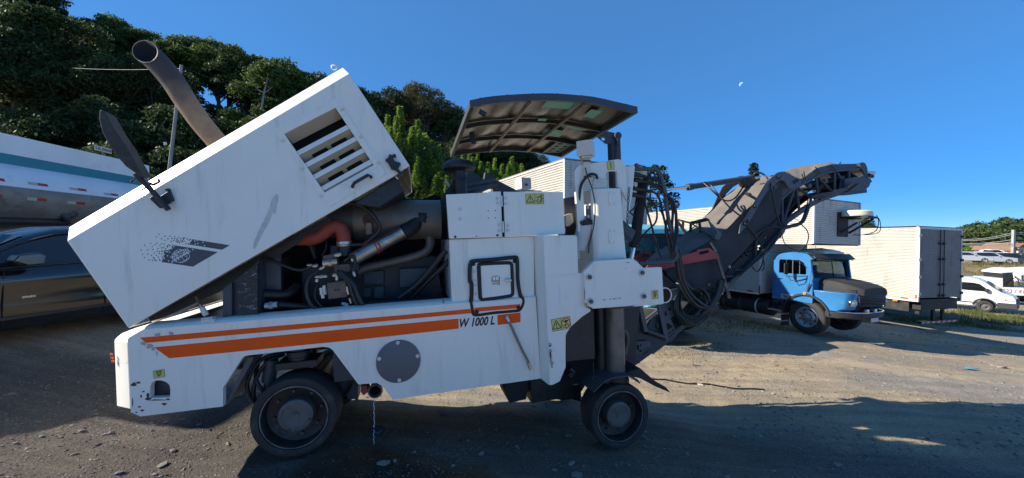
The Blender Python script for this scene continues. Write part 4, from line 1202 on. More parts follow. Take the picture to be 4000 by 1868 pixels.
b = MB(); b.lathe([(.086, 0), (.086, .045), (.07, .05), (.0, .05)], m_(2287, 880, .1), m_(2286, 850, .1) - m_(2291, 885, .1), 22); b.build('pot_lid', M['rubber'], pot, smooth=40)
pipe('lid_strap', [(2272, 878, .04), (2276, 864, .03), (2300, 854, .03), (2304, 862, .05), (2302, 872, .06)], .006, M['boltgrey'], pot)
# chain
ch = [m_(2457, 738 + i * 11.5, .05) for i in range(13)]
b = MB()
for i, p in enumerate(ch):
    hw = np.array((.011, 0, 0)) if i % 2 == 0 else np.array((0, .011, 0))
    dz = np.array((0, 0, .013))
    ring = [p + hw * math.cos(t) + np.array((-.002 * i, 0, 0)) + dz * (1.35 * math.sin(t)) for t in np.linspace(0, 2 * math.pi, 11)]
    b.tube(ring, .0045, 5, cap=False)
b.build('chain', M['boltgrey'], MM)
slab('step_flap', [(2436, 862), (2484, 904), (2468, 942), (2438, 936)], .12, .2, M['darkgrey'])
slab('step_flap', [(2436, 905), (2470, 936), (2462, 945), (2438, 940)], .08, .12, M['black'])
# clamp plates with four big bolts
c2 = slab('clamp_plate', [(2505, 1047), (2586, 1044), (2594, 1187), (2574, 1190), (2479, 1199), (2479, 1150)], -.085, -.03, M['white'], bevel=.006)
c1 = slab('clamp_plate', [(2282, 1062), (2322, 1020), (2474, 1010), (2512, 1044), (2521, 1168), (2505, 1190), (2452, 1197), (2315, 1207), (2287, 1184)], -.145, -.09, M['white'], bevel=.006)
slab('column_base', [(2326, 1020), (2440, 1008), (2500, 1060), (2500, 1190), (2320, 1195)], -.02, .4, M['white'])
big = MB().lathe([(.034, 0), (.034, -.012), (.030, -.014), (.022, -.014)], (0, 0, 0), (0, 1, 0), 20).build('washer', M['boxwhite'], MM, smooth=40)
hexb = MB().lathe([(.021, -.014), (.021, -.032), (.017, -.036), (.0, -.036)], (0, 0, 0), (0, 1, 0), 6).build('hex_bolt', M['boltgrey'], big)
for i, q in enumerate(((2300, 1082), (2505, 1065), (2512, 1157), (2305, 1177))):
    o = big if i == 0 else copy_tree(big, MM)
    o.location = m_(*q, -.145)
label('safety_label', 2558, 1151, 25, 29, 'tow', -.085, c2, .02)
b = MB(); p = m_(2598, 1154, -.03)
b.lathe([(.072, 0), (.082, -.004), (.084, .0), (.084, .03), (.072, .03)], p, (0, 1, 0), 28, cap=False); b.build('tie_down_ring', M['white'], MM, smooth=40)
MB().lathe([(.073, .01), (.0, .01)], p, (0, 1, 0), 20).build('ring_bore', M['rust'], MM)
patch('paint_scratch', [(2360, 1172, 9, 2), (2384, 1169, 5, 2), (2402, 1168, 10, 2), (2420, 1165, 7, 2), (2452, 1026, 8, 1.5), (2445, 1050, 3, 2)], -.1462, M['logogrey'], c1, 4)
patch('rust_streak', [(2283, 1150, 1.5, 30), (2290, 1190, 3, 8), (2305, 1203, 10, 2.5)], -.1466, M['rust'], c1, 6)

# --- rear leg, fender, drum housing and scraper under the machine
b = MB(); P0 = m_(2400, 1200, .12); P1 = m_(2406, 1475, .12)
b.tube([P0, P1], .098, 32); leg = b.build('rear_leg', M['worn'], MM, smooth=40)
b = MB(); b.tube([m_(2345, 1200, .22), m_(2352, 1470, .22)], .06, 16); b.tube([P1 + (0, 0, .06), P1 + (0, 0, -.06)], .12, 24); b.box(wR[0] - .12, wR[0] + .16, .05, .22, -.16, -.10); b.box(wR[0] - .04, wR[0] + .04, .12, .2, -.5, -.1)
b.build('leg_fork', M['black'], MM, bevel=.006)
b = MB()
arc = [(2318, 1536), (2362, 1494), (2400, 1478), (2455, 1472), (2490, 1488), (2500, 1500)]
P = poly(arc, -.06)
b.loft([[p, p + (0, .32, 0), p + (0.004, .32, .014), p + (0.004, 0, .014)] for p in P])
b.build('wheel_scraper', M['darkgrey'], MM)
b = MB(); q = poly([(2447, 1455), (2502, 1440), (2560, 1490), (2600, 1512), (2620, 1535), (2560, 1510), (2500, 1478), (2450, 1468)], .05); b.prism(q, (0, .3, 0)); b.build('mud_flap', M['rubber'], MM)
slab('drum_housing', [(2208, 1300), (2260, 1240), (2318, 1215), (2324, 1400), (2212, 1412)], .10, 1.6, M['black'])
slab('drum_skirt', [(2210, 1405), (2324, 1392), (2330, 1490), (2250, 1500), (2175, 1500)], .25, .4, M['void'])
M['rubber2'] = M['rubber']
slab('drum_flap', [(1968, 1520), (1985, 1500), (2110, 1475), (2150, 1505), (2175, 1500), (2170, 1520), (2270, 1500), (2270, 1570), (2180, 1545), (2060, 1530), (2055, 1560), (1990, 1575)], .55, 1.0, M['rubber'])
b = MB()
b.tube([m_(2225, 1470, .2), m_(2240, 1450, .2), m_(2225, 1440, .2)], .03, 8); b.box(2.2, 2.7, .5, 1.4, -.42, .0)
b.build('drum_gear', M['black'], MM)
ch = [m_(2318, 1415 + i * 8.5, .12) for i in range(9)]
b = MB(); b.tube(ch, .004, 5); b.tube([m_(2322, 1470, .12), m_(2312, 1480, .12), m_(2322, 1490, .12), m_(2328, 1478, .12), m_(2322, 1470, .12)], .005, 5); b.build('chain', M['boltgrey'], MM)
slab('rear_plate', [(2440, 1205), (2500, 1195), (2520, 1330), (2500, 1420), (2440, 1400)], .5, .56, M['darkgrey'])

# --- weather canopy: arched sheet panels on a grid of ribs, carried by one post
YC0, YC1 = -.10, 1.96
arcpx = [(1835, 392), (1900, 379), (1980, 371), (2074, 366), (2160, 365), (2250, 371), (2323, 379), (2400, 396), (2490, 417)]
A_ = crom([m_(px, py, YC0) for px, py in arcpx], 4)
AX = np.array([p[0] for p in A_]); AZ = np.array([p[2] for p in A_])
def cz(x): return float(np.interp(x, AX, AZ))
xa, xb = AX[0], AX[-1]
CX = [xa + .01, xa + (xb - xa) * .335, xa + (xb - xa) * .665, xb - .01]
CY = [YC0 + .01, YC0 + .71, YC0 + 1.38, YC1 - .01]
can = MB()
def arc_strip(b, x0, x1, y0, y1, z0, z1, n=10):
    """curved solid strip following the roof arch, from y0 to y1, z offsets z0..z1"""
    rings = []
    for i in range(n + 1):
        x = x0 + (x1 - x0) * i / n; z = cz(x)
        rings.append([(x, y0, z + z0), (x, y1, z + z0), (x, y1, z + z1), (x, y0, z + z1)])
    b.loft(rings)
arc_strip(can, xa, xb, YC0, YC0 + .035, -.065, .0, 24)
arc_strip(can, xa, xb, YC1 - .035, YC1, -.065, .0, 24)
can.box(xa - .002, xa + .035, YC0 + .036, YC1 - .036, cz(xa) - .065, cz(xa) - .001)
can.box(xb - .04, xb + .002, YC0 + .036, YC1 - .036, cz(xb) - .065, cz(xb) - .001)
canopy = can.build('canopy_frame', M['darkgrey'], MM, smooth=30)
b = MB()
for y in CY[1:3]:
    arc_strip(b, xa + .04, xb - .045, y - .012, y + .012, -.06, -.014, 24)
b.build('canopy_rib', M['black'], canopy, smooth=30)
for x in CX[1:3]:
    b = MB(); b.box(x - .02, x + .02, YC0 + .04, YC1 - .04, cz(x) - .078, cz(x) - .062); b.box(x - .0025, x + .0025, YC0 + .04, YC1 - .04, cz(x) - .085, cz(x) - .0785)
    b.build('canopy_rib', M['worn'], canopy)
rnd = random.Random(5)
for i in range(3):
    for j in range(3):
        b = MB(); x0, x1 = CX[i], CX[i + 1]; y0, y1 = CY[j], CY[j + 1]
        n, mm = 8, 6
        V = []
        for a in range(n + 1):
            for c_ in range(mm + 1):
                x = x0 + (x1 - x0) * a / n; y = y0 + (y1 - y0) * c_ / mm
                sag = -.02 * math.sin(math.pi * c_ / mm) * (1 + .9 * math.sin(a * 1.5 + i * 2 + j)) * math.sin(math.pi * a / n)
                V.append((x, y, cz(x) - .008 + sag))
        b.add(V, [(a * (mm + 1) + c_, (a + 1) * (mm + 1) + c_, (a + 1) * (mm + 1) + c_ + 1, a * (mm + 1) + c_ + 1) for a in range(n) for c_ in range(mm)])
        b.build('canopy_sheet', M['canopy'], canopy, smooth=80, recalc=False)
def canopy_patch(x0, x1, y0, y1):
    n = 5; b = MB()
    V = [(x0 + (x1 - x0) * a / n + .04 * y, y, cz(x0 + (x1 - x0) * a / n + .04 * y) - .05) for a in range(n + 1) for y in (y0, y1)]
    b.add(V, [(2 * a, 2 * a + 2, 2 * a + 3, 2 * a + 1) for a in range(n)])
    b.build('mint_patch', M['mint'], canopy, recalc=False)
canopy_patch(2.32, 2.62, -.05, .15); canopy_patch(2.85, 2.97, .08, .3); canopy_patch(2.62, 2.85, .85, 1.12); canopy_patch(2.4, 2.5, .5, .57); canopy_patch(2.8, 3.05, .66, .71)
b = MB()
for k in range(7):
    x = xa + .1 + (xb - xa - .2) * k / 6
    b.lathe([(.012, 0), (.012, .012), (.0, .014)], (x, YC0 + .03, cz(x) + .0), (0, 0, 1), 8)
b.build('rivet', M['darkgrey'], canopy)
b = MB(); b.bar((xa + .10, .0, cz(xa) - .06), (xa + .16, .0, cz(xa) - .09), .05, .03); b.build('canopy_bracket', M['black'], canopy); b = MB(); b.bar((xa + .14, .78, cz(xa) - .03), (xa + .16, .78, cz(xa) - .17), .05, .05)
b.build('canopy_bracket', M['black'], canopy)
# mounting plate with big holes and carrying arm
YP = .85
pt = m_(2395, 535, YP)
b = MB(); b.box(pt[0] - .055, pt[0] + .075, YP - .05, YP + .06, 1.0, pt[2] + .03); post = b.build('canopy_post', M['darkgrey'], MM, bevel=.006)
b = MB()
def ringpx(px, py, r, n=12): return [(px + r * math.cos(a), py + r * math.sin(a)) for a in np.linspace(0, 2 * math.pi, n + 1)[:-1]]
b.plate(poly([(2272, 502), (2290, 492), (2330, 503), (2420, 524), (2424, 535), (2420, 560), (2366, 562), (2345, 545), (2320, 525), (2276, 516)], YP - .06), [poly(ringpx(2342, 532, 5), YP - .06), poly(ringpx(2357, 542, 8), YP - .06)], (0, .012, 0))
b.prism(poly([(2272, 502), (2290, 492), (2330, 503), (2420, 524), (2424, 535), (2330, 520), (2276, 513)], YP - .04), (0, .14, 0))
b.build('canopy_arm', M['darkgrey'], post)
b = MB(); p = m_(2413, 531, YP - .09); b.lathe([(.045, 0), (.045, .05), (.0, .05)], p + (0, -.02, 0), (0, 1, 0), 16); b.bar(p, m_(2411, 565, YP - .09), .05, .03); b.tube([m_(2412, 560, YP - .08), m_(2405, 640, YP - .08)], .012, 8)
b.build('arm_pivot', M['darkgrey'], post)
b = MB()
x0, x1 = CX[2] + .24, CX[2] + .52
b.box(x0, x1, 1.30, 1.90, cz(x0) - .06, cz(x0) - .052)
mp = b.build('mount_plate', mat('mint_grey_plate', (.12, .22, .18), .6, var=.25, vscale=9, dirt=((.05, .05, .045), .5, 9)), canopy)
hole = MB().lathe([(.0, 0), (.035, 0), (.035, .001)], (0, 0, 0), (0, 0, 1), 14).build('plate_hole', M['void'], mp)
for i in range(2):
    for j in range(4):
        o = hole if i + j == 0 else copy_tree(hole, mp)
        o.location = (x0 + .08 + .13 * i, 1.37 + .14 * j, cz(x0) - .0625)

# --- discharge conveyor
Y0, Y1 = .72, 1.38
YM = (Y0 + Y1) / 2
crease = [(2600, 1058), (2640, 1030), (2700, 985), (2760, 945), (2821, 905), (2880, 853), (2940, 795), (2992, 742), (3030, 712), (3062, 690)]
hem = [(2604, 1075), (2640, 1103), (2690, 1124), (2742, 1146), (2812, 1093), (2848, 1045), (2905, 985), (2960, 925), (2995, 890), (3047, 836)]
ca, hm = poly(crease, Y0 - .01), poly(hem, Y0 - .03)
def belly(p, q, n=5, amp=.03, ph=0):
    out = []
    for i in range(n + 1):
        t = i / n
        r = p * (1 - t) + q * t
        out.append(r + np.array((0, -amp * math.sin(math.pi * t) * (1 + .6 * math.sin(ph * 1.7 + 3 * t)), 0)))
    return out
def dense(a, k=3):
    return crom(a, k)
ca = [p + (0, .02, 0) for p in ca]
cd_, hd_ = dense(ca), dense(hm)
b = MB()
rings = [belly(p, q, 5, .018, i) for i, (p, q) in enumerate(zip(cd_, hd_))]
b.loft(rings, cap=False, closed=False)
cover = b.build('conveyor_cover', M['canvasdark'], MM, smooth=55, recalc=False)
b = MB()
rings = []
for i, p in enumerate(cd_):
    r = []
    for k in range(9):
        t = k / 8
        y = (Y0 - .01) * (1 - t) + (Y1 + .01) * t
        r.append((p[0] - .03 * math.sin(math.pi * t), y, p[2] + .05 * math.sin(math.pi * t) + .012 * math.sin(i * 1.3 + t * 7)))
    rings.append(r)
b.loft(rings, cap=False, closed=False)
b.build('conveyor_top_cover', M['canvas'], cover, smooth=60, recalc=False)
b = MB()
b.loft([belly(p + (0, Y1 - Y0 + .02, 0), q + (0, Y1 - Y0 + .02, 0), 5, -.018, i) for i, (p, q) in enumerate(zip(cd_, hd_))], cap=False, closed=False)
b.build('conveyor_far_cover', M['canvasdark'], cover, smooth=55, recalc=False)
# upper boom section: skirts, canvas, rails, truss
upc = [(3050, 782), (3090, 745), (3150, 712), (3210, 680), (3275, 667), (3359, 660)]
loc_ = [(2949, 1014), (3052, 906), (3066, 868), (3147, 812), (3190, 785), (3225, 772), (3269, 757), (3312, 755), (3379, 746)]
top = [(3020, 725), (3062, 700), (3100, 712), (3145, 690), (3190, 657), (3247, 642), (3342, 640), (3357, 657)]
for yy in (Y0, Y1):
    b = MB(); P = crom(poly(upc, Y0), 4); P = [p + (0, yy - Y0, 0) for p in P]
    b.tube(P, .02, 8); b.build('boom_rail', M['steelgrey'], MM, smooth=50)
    b = MB()
    pts = poly(top + upc[::-1], Y0 - .005)
    b.prism([p + (0, yy - Y0, 0) for p in pts], (0, .012, 0)); b.build('boom_skirt', M['darkgrey'], MM)
    b = MB(); P = [p + (0, yy - Y0, 0) for p in poly([(2470, 1420), (2590, 1335), (2708, 1240), (2850, 1103)] + loc_, Y0)]
    for a, c in zip(P[:-1], P[1:]):
        b.bar(a, c, .05, .06)
    b.build('boom_lower_chord', M['darkgrey'], MM)
    tr = [((3100, 745), (3056, 880)), ((3112, 738), (3122, 822)), ((3118, 735), (3165, 770)), ((3187, 697), (3195, 762)), ((3200, 697), (3250, 748)), ((3260, 675), (3260, 748)), ((3270, 675), (3310, 735)), ((3316, 668), (3316, 735)), ((3055, 782), (3056, 885)), ((2955, 905), (2950, 1010)), ((2830, 1080), (2870, 1080)), ((3290, 690), (3280, 740)), ((2500, 1400), (2548, 1330)), ((2548, 1380), (2640, 1310))]
    for a, c in tr:
        b = MB(); pa, pc2 = m_(*a, Y0), m_(*c, Y0); b.tube([pa + (0, yy - Y0, 0), pc2 + (0, yy - Y0, 0)], .017, 8); b.build('truss_tube', M['darkgrey'], MM, smooth=50)
b = MB()
cvs = crom(poly([(3062, 672), (3087, 659), (3150, 646), (3212, 639), (3262, 641)], YM), 4)
side = crom(poly([(3062, 700), (3105, 708), (3150, 688), (3192, 657), (3262, 641)], Y0 - .01), 4)
rings = []
for i, (c, s_) in enumerate(zip(cvs, side)):
    f = s_ + (0, Y1 - Y0 + .02, 0)
    rings.append([s_, (s_ + c) / 2 + (0, -.03, .02 + .015 * math.sin(i * 1.9)), c, (f + c) / 2 + (0, .03, .02), f])
b.loft(rings, cap=False, closed=False); b.build('boom_canvas', M['canvas'], MM, smooth=70, recalc=False)
b = MB()
for q0, q1 in (((3140, 670), (3147, 712)), ((3132, 680), (3140, 700)), ((3185, 652), (3205, 680)), ((3245, 645), (3266, 668)), ((3280, 640), (3284, 634))):
    b.tube([m_(*q0, Y0 - .03), m_(*q1, Y0 - .03)], .008, 6)
b.build('canvas_strap', M['black'], MM)
# belt, rollers and head drum
b = MB()
bp = crom(poly([(2560, 1345), (2700, 1225), (2850, 1085), (2960, 960), (3060, 850), (3140, 765), (3210, 725), (3290, 705), (3370, 700)], Y0 + .06), 4)
b.loft([[p, p + (0, .54, 0), p + (0, .54, .025), p + (0, 0, .025)] for p in bp]); b.build('conveyor_belt', M['rubber'], MM, smooth=40)
b = MB()
bp = crom(poly([(3060, 868), (3140, 792), (3210, 758), (3290, 742), (3370, 735)], Y0 + .09), 4)
b.loft([[p, p + (0, .48, 0), p + (0, .48, .012), p + (0, 0, .012)] for p in bp]); b.build('return_belt', M['void'], MM, smooth=40)
b = MB(); p = m_(3372, 712, Y0); b.tube([p + (0, -.03, 0), p + (0, Y1 - Y0 + .03, 0)], .10, 20); b.build('head_drum', M['darkgrey'], MM, smooth=40)
b = MB()
for q in ((3110, 760), (3170, 725), (3235, 705), (3300, 695)):
    p = m_(*q, Y0); b.tube([p + (0, .02, 0), p + (0, Y1 - Y0 - .02, 0)], .035, 10)
b.build('idler_roller', M['steelgrey'], MM, smooth=40)
slab('head_guard', [(3359, 637), (3370, 634), (3380, 638), (3388, 655), (3391, 690), (3385, 700), (3375, 672), (3362, 655)], Y0 - .03, Y1 + .03, M['darkgrey'])
slab('head_plate', [(3300, 700), (3350, 690), (3385, 700), (3396, 718), (3380, 746), (3330, 748), (3300, 735)], Y0 - .06, Y0 - .03, M['darkgrey'])
b = MB(); b.prism(poly([(3386, 668), (3421, 668), (3420, 681), (3393, 680)], Y0 + .05), (0, .03, 0)); b.build('lamp_bracket', M['boxwhite'], MM)
b = MB(); b.tube([m_(3392, 684, Y0 + .04), m_(3408, 690, Y0 + .04)], .028, 10); b.prism(poly([(3390, 698), (3399, 695), (3407, 711), (3400, 714)], Y0), (0, .03, 0)); b.build('head_lamp', M['black'], MM)
slab('motor_block', [(3192, 705), (3215, 700), (3222, 725), (3205, 740), (3193, 735)], Y0 + .1, Y0 + .3, M['steelgrey'])
slab('motor_block', [(3302, 705), (3345, 695), (3365, 690), (3366, 702), (3320, 712), (3322, 730), (3304, 732)], Y0 - .02, Y0 + .06, M['steelgrey'])
# slotted side plates pale colour painted as daylight in the holes, left unused
M['slot'] = mat('painted_slot_light', (.55, .57, .58), .5, var=.05)
b = MB()
def slots(b, pts, y):
    for px, py, w, h, t in pts:
        b.add([m_(px + w * math.cos(a) * math.cos(t) - h * math.sin(a) * math.sin(t), py + w * math.cos(a) * math.sin(t) + h * math.sin(a) * math.cos(t), y) for a in np.linspace(0, 2 * math.pi, 9)[:-1]], [tuple(range(8))])
# twin arms that carry the folding cylinder
N3 = lambda x, y: (2750 + .2909 * x, 650 + .2909 * y)
near_arm = [N3(*p) for p in ((475, 905), (488, 840), (500, 780), (560, 690), (640, 560), (760, 360), (850, 200), (920, 140), (985, 85), (1040, 70), (1090, 70), (1220, 140), (1300, 170), (1312, 250), (1230, 285), (1180, 310), (1130, 260), (1080, 200), (1030, 185), (980, 220), (930, 270), (870, 320), (800, 410), (640, 700), (580, 800))]
slab('boom_arm', near_arm, Y0 - .075, Y0 - .055, M['steelgrey'], bevel=.003)
b = MB(); b.loft([[m_(*N3(475, 905), Y0 - .08), m_(*N3(475, 905), Y0 - .0), m_(*N3(490, 905), Y0 - .0), m_(*N3(490, 905), Y0 - .08)], [m_(*N3(488, 780), Y0 - .08), m_(*N3(488, 780), Y0), m_(*N3(500, 780), Y0), m_(*N3(500, 780), Y0 - .08)], [m_(*N3(850, 190), Y0 - .08), m_(*N3(850, 190), Y0), m_(*N3(862, 190), Y0), m_(*N3(862, 190), Y0 - .08)]]); b.build('arm_flange', M['steelgrey'], MM)
for q in ((585, 740), (545, 775), (1000, 145), (1215, 210), (1250, 190), (680, 540)):
    p = m_(*N3(*q), Y0 - .076); b = MB(); b.lathe([(.0, -.02), (.016, -.02), (.024, -.008), (.028, 0)], p, (0, 1, 0), 8); b.build('arm_bolt', M['black'], MM)
far_arm = [(2767, 857), (2800, 777), (2822, 733), (2834, 722), (2875, 694), (2890, 688), (2905, 687), (2922, 694), (2922, 706), (2890, 716), (2865, 730), (2838, 757), (2790, 862)]
slab('boom_arm', far_arm, Y1 + .05, Y1 + .07, M['darkgrey'])
cyl0, cyl1 = m_(2690, 731, YM), m_(2940, 694, YM)
b = MB(); b.tube([cyl0, cyl1], .042, 16); b.tube([cyl0 - unit(cyl1 - cyl0) * .02, cyl0 + unit(cyl1 - cyl0) * .06], .05, 16); cyl = b.build('folding_cylinder', M['darkgrey'], MM, smooth=40)
b = MB(); b.tube([m_(2594, 742, YM), cyl0], .021, 12); b.build('cylinder_rod', M['chrome'], cyl, smooth=40)
b = MB(); b.tube([cyl1, m_(3012, 691, YM)], .014, 8); b.build('cylinder_rod', M['chrome'], cyl, smooth=40)
slab('cylinder_lug', [(2905, 700), (2925, 695), (2965, 700), (2968, 712), (2945, 725), (2925, 730), (2915, 722)], YM - .06, YM + .06, M['black'])
# lattice brace over the lower conveyor
b = MB()
n0, n1, n2, n3 = m_(2766, 856, Y0 - .04), m_(2819, 913, Y0 - .06), m_(2796, 934, Y0 - .06), m_(2790, 930, Y0 - .02)
f0, f1 = m_(2640, 856, Y1 + .05), m_(2694, 932, Y1 + .05)
def plate_bar(a, c, w): b.bar(a, c, w, .012, up=(0.6, 0, 1))
mid0, mid1 = (n0 + f0) / 2 + (0, 0, -.06), (n2 + f1) / 2 + (0, 0, .02)
for a, c, w in ((f0, mid0, .05), (mid0, n0, .06), (f0, f1, .06), (f1, mid1, .05), (mid1, n2, .06), (mid0, f1, .035), (mid0, n2, .05), ((f0 + mid0) / 2, (f0 + f1) / 2, .035), ((mid0 + n0) / 2, (f1 + n2) / 2, .035)):
    plate_bar(a, c, w)
b.build('lattice_brace', M['steelgrey'], MM)
slab_holes('brace_gusset', [(2766, 857), (2776, 868), (2805, 898), (2820, 912), (2812, 935), (2796, 934), (2784, 900)], [[(2782, 885), (2800, 906), (2796, 922), (2790, 910)]], Y0 - .06, Y0 - .046, M['steelgrey'])
0 and slab('brace_hole', [(2781, 883), (2800, 906), (2796, 920), (2790, 908)], Y0 - .0615, Y0 - .0605, M['canvas'])
# red grip plates
RD = lambda x, y: (2450 + .33245 * x, 850 + .33245 * y)
red = [RD(*p) for p in ((216, 600), (250, 556), (400, 548), (560, 500), (640, 452), (830, 398), (815, 380), (970, 356), (1030, 405), (1075, 440), (1088, 470), (1075, 492), (1035, 486), (930, 502), (640, 556), (500, 590), (415, 608))]
rp = slab_holes('grip_plate', red, [rounded([RD(*p) for p in ((838, 405), (955, 378), (968, 412), (850, 440))], 6)], .60, .615, M['redpaint'])
red2 = [RD(*p) for p in ((75, 462), (140, 440), (160, 412), (285, 405), (320, 458), (352, 480), (340, 515), (140, 528))]
rp2 = slab_holes('grip_plate', red2, [rounded([RD(*p) for p in ((170, 450), (185, 425), (270, 425), (278, 460), (200, 472), (172, 466))], 4)], 1.50, 1.515, M['redpaint'])
slab('grip_bar', [RD(*p) for p in ((350, 488), (380, 480), (480, 478), (560, 476), (560, 500), (420, 505), (350, 505))], 1.2, 1.3, M['redpaint'])
b = MB(); b.bar(m_(2772, 948, .66), m_(2795, 985, .64), .05, .03); b.bar(m_(2797, 990, .625), m_(2850, 1165, .56), .042, .03); b.build('grip_post', M['worn'], MM)
# canvas eyelets and slotted plate beside the lower boom
for q in ((1205, 580), (962, 788), (880, 890)):
    p = m_(*RD(*q), Y0 - .05); b = MB(); b.lathe([(.012, 0), (.018, 0), (.018, .004), (.012, .004)], p, (0, 1, 0), 12, cap=False); b.build('eyelet', M['zinc'], cover)
def slotpx(px, py, w, h, t): return [(px + w * math.cos(a) * math.cos(t) - h * math.sin(a) * math.sin(t), py + w * math.cos(a) * math.sin(t) + h * math.sin(a) * math.cos(t)) for a in np.linspace(0, 2 * math.pi, 9)[:-1]]
slab_holes('slotted_plate', [(2742, 1150), (2812, 1098), (2850, 1050), (2990, 898), (3050, 842), (3052, 900), (2950, 1012), (2850, 1102), (2720, 1237), (2620, 1300)],
           [slotpx(*q) for q in [(2921, 968, 8, 4, .1), (2935, 960, 4, 3, .1), (2946, 969, 8, 3.5, .2), (2946, 958, 7, 3, .1), (2936, 980, 5, 3.5, .2), (2965, 962, 7, 4, -.2), (2962, 975, 5, 4, .1), (2924, 983, 6, 4.5, .1), (2909, 989, 7, 3.5, .1), (2916, 998, 7, 3.6, .1), (2897, 994, 5, 3, .1), (2896, 1004, 7, 3, .1),
                                (2768, 1136, 6, 4, .1), (2784, 1128, 7, 4, -.2), (2780, 1140, 7, 3, .1), (2800, 1116, 5, 3, .1), (2796, 1130, 5, 3, .1), (2754, 1163, 5, 4, .1), (2742, 1170, 5, 2, .1), (2988, 925, 6, 4, .1), (2716, 1190, 7, 4.5, -.2), (2704, 1200, 5, 4, -.4), (2717, 1204, 6, 4, -.3), (2704, 1214, 7, 4, -.5), (2692, 1207, 4, 3, 0)]], Y0 + .03, Y0 + .04, M['canvasdark'])
# lower frame and ladder plates under the tail
LW = lambda x, y: (2400 + .2909 * x, 1150 + .2909 * y)
slab('tail_frame', [LW(*p) for p in ((580, 150), (650, 140), (720, 90), (800, 75), (930, 370), (800, 450), (800, 560), (740, 620), (690, 640), (640, 500))], .64, .66, M['steelgrey'], bevel=.003)
slab('tail_rail', [LW(*p) for p in ((585, 150), (625, 145), (735, 610), (685, 640))], .60, .635, M['steelgrey'])
slab('tail_rail', [LW(*p) for p in ((330, 165), (380, 160), (455, 500), (405, 510))], .35, .42, M['steelgrey'])
b = MB()
for q in ([(670, 235), (690, 228), (708, 275), (682, 300)], [(755, 325), (850, 250), (905, 400), (820, 470)], [(722, 510), (735, 505), (742, 540), (732, 545)], [(728, 560), (740, 555), (748, 590), (735, 600)], [(748, 490), (760, 485), (765, 520), (755, 530)], [(775, 470), (787, 465), (792, 500), (780, 505)], [(758, 540), (770, 535), (776, 570), (765, 580)], [(782, 515), (796, 510), (800, 545), (790, 550)], [(700, 390), (715, 385), (790, 430), (720, 480), (705, 430)]):
    b.add(poly([LW(*p) for p in q], .6375), [tuple(range(len(q)))])
b.lathe([(.0, 0), (.02, 0), (.02, .001)], m_(*LW(742, 200), .637), (0, 1, 0), 12)
b.build('frame_slot', M['void'], MM, recalc=False)
b = MB(); b.tube([m_(*LW(410, 490), .4), m_(*LW(660, 585), .5)], .04, 12); b.build('cross_tube', M['black'], MM, smooth=40)
slab('tail_bracket', rounded([LW(*p) for p in ((205, 620), (240, 610), (260, 640), (440, 625), (480, 635), (490, 700), (390, 725), (385, 790), (200, 810), (190, 770))], 4), .45, .5, M['steelgrey'], bevel=.003)
slab('tail_cover', [LW(*p) for p in ((495, 350), (590, 270), (640, 500), (660, 640), (560, 700), (400, 780), (240, 950), (145, 870), (190, 760), (330, 560), (420, 480))], .68, .72, M['darkgrey'])
slab('tail_cover', [LW(*p) for p in ((0, 190), (340, 165), (430, 520), (330, 600), (180, 560), (130, 620), (100, 500))], .78, .85, M['black'])
b = MB()
for q in ([(300, 680), (330, 680), (332, 745), (302, 750)], [(340, 675), (360, 670), (370, 690), (345, 700)], [(330, 750), (365, 745), (365, 775), (335, 778)], [(140, 850), (235, 845), (230, 880), (145, 880)]):
    b.add(poly([LW(*p) for p in q], .449), [tuple(range(len(q)))])
b.build('frame_slot', M['void'], MM, recalc=False)
slab('marker_plate', [LW(*p) for p in ((565, 385), (590, 372), (605, 445), (572, 462))], .66, .675, M['steelgrey'])
slab('tail_tip', [LW(*p) for p in ((985, 330), (1060, 300), (1070, 350), (1040, 395), (990, 410))], .70, .8, mat('faded_teal_paint', (.09, .24, .25), .6, var=.3, vscale=14))
b = MB(); b.tube(crom([m_(*LW(120, 470), .3), m_(*LW(165, 540), .3), m_(*LW(175, 640), .3), m_(*LW(150, 740), .3), m_(*LW(140, 800), .3)], 4), .025, 10); b.build('spiral_hose', M['canvas'], MM, smooth=50)
slab('tail_block', [(2600, 1080), (2640, 1110), (2660, 1130), (2625, 1170), (2590, 1160), (2585, 1060)], .6, .9, M['black'])
slab('tail_link', [(2616, 1135), (2650, 1125), (2657, 1140), (2625, 1165)], .55, .6, M['darkgrey'])
# coil of hose hung below
cc = m_(2709, 1183, .56)
rnd = random.Random(3)
for k in range(6):
    r0 = .20 + .015 * k
    path = [cc + np.array([(r0 * 1.0 + .015 * math.sin(3 * t + k)) * math.cos(t), .012 * (k % 3) + .02 * math.sin(2 * t + k), (r0 * .92 + .012 * math.cos(2 * t + k)) * math.sin(t) - .01 * k]) for t in np.linspace(0, 2 * math.pi, 26)]
    MB().tube(path, .014, 7, cap=False).build('coiled_hose', M['hose'], MM, smooth=60)
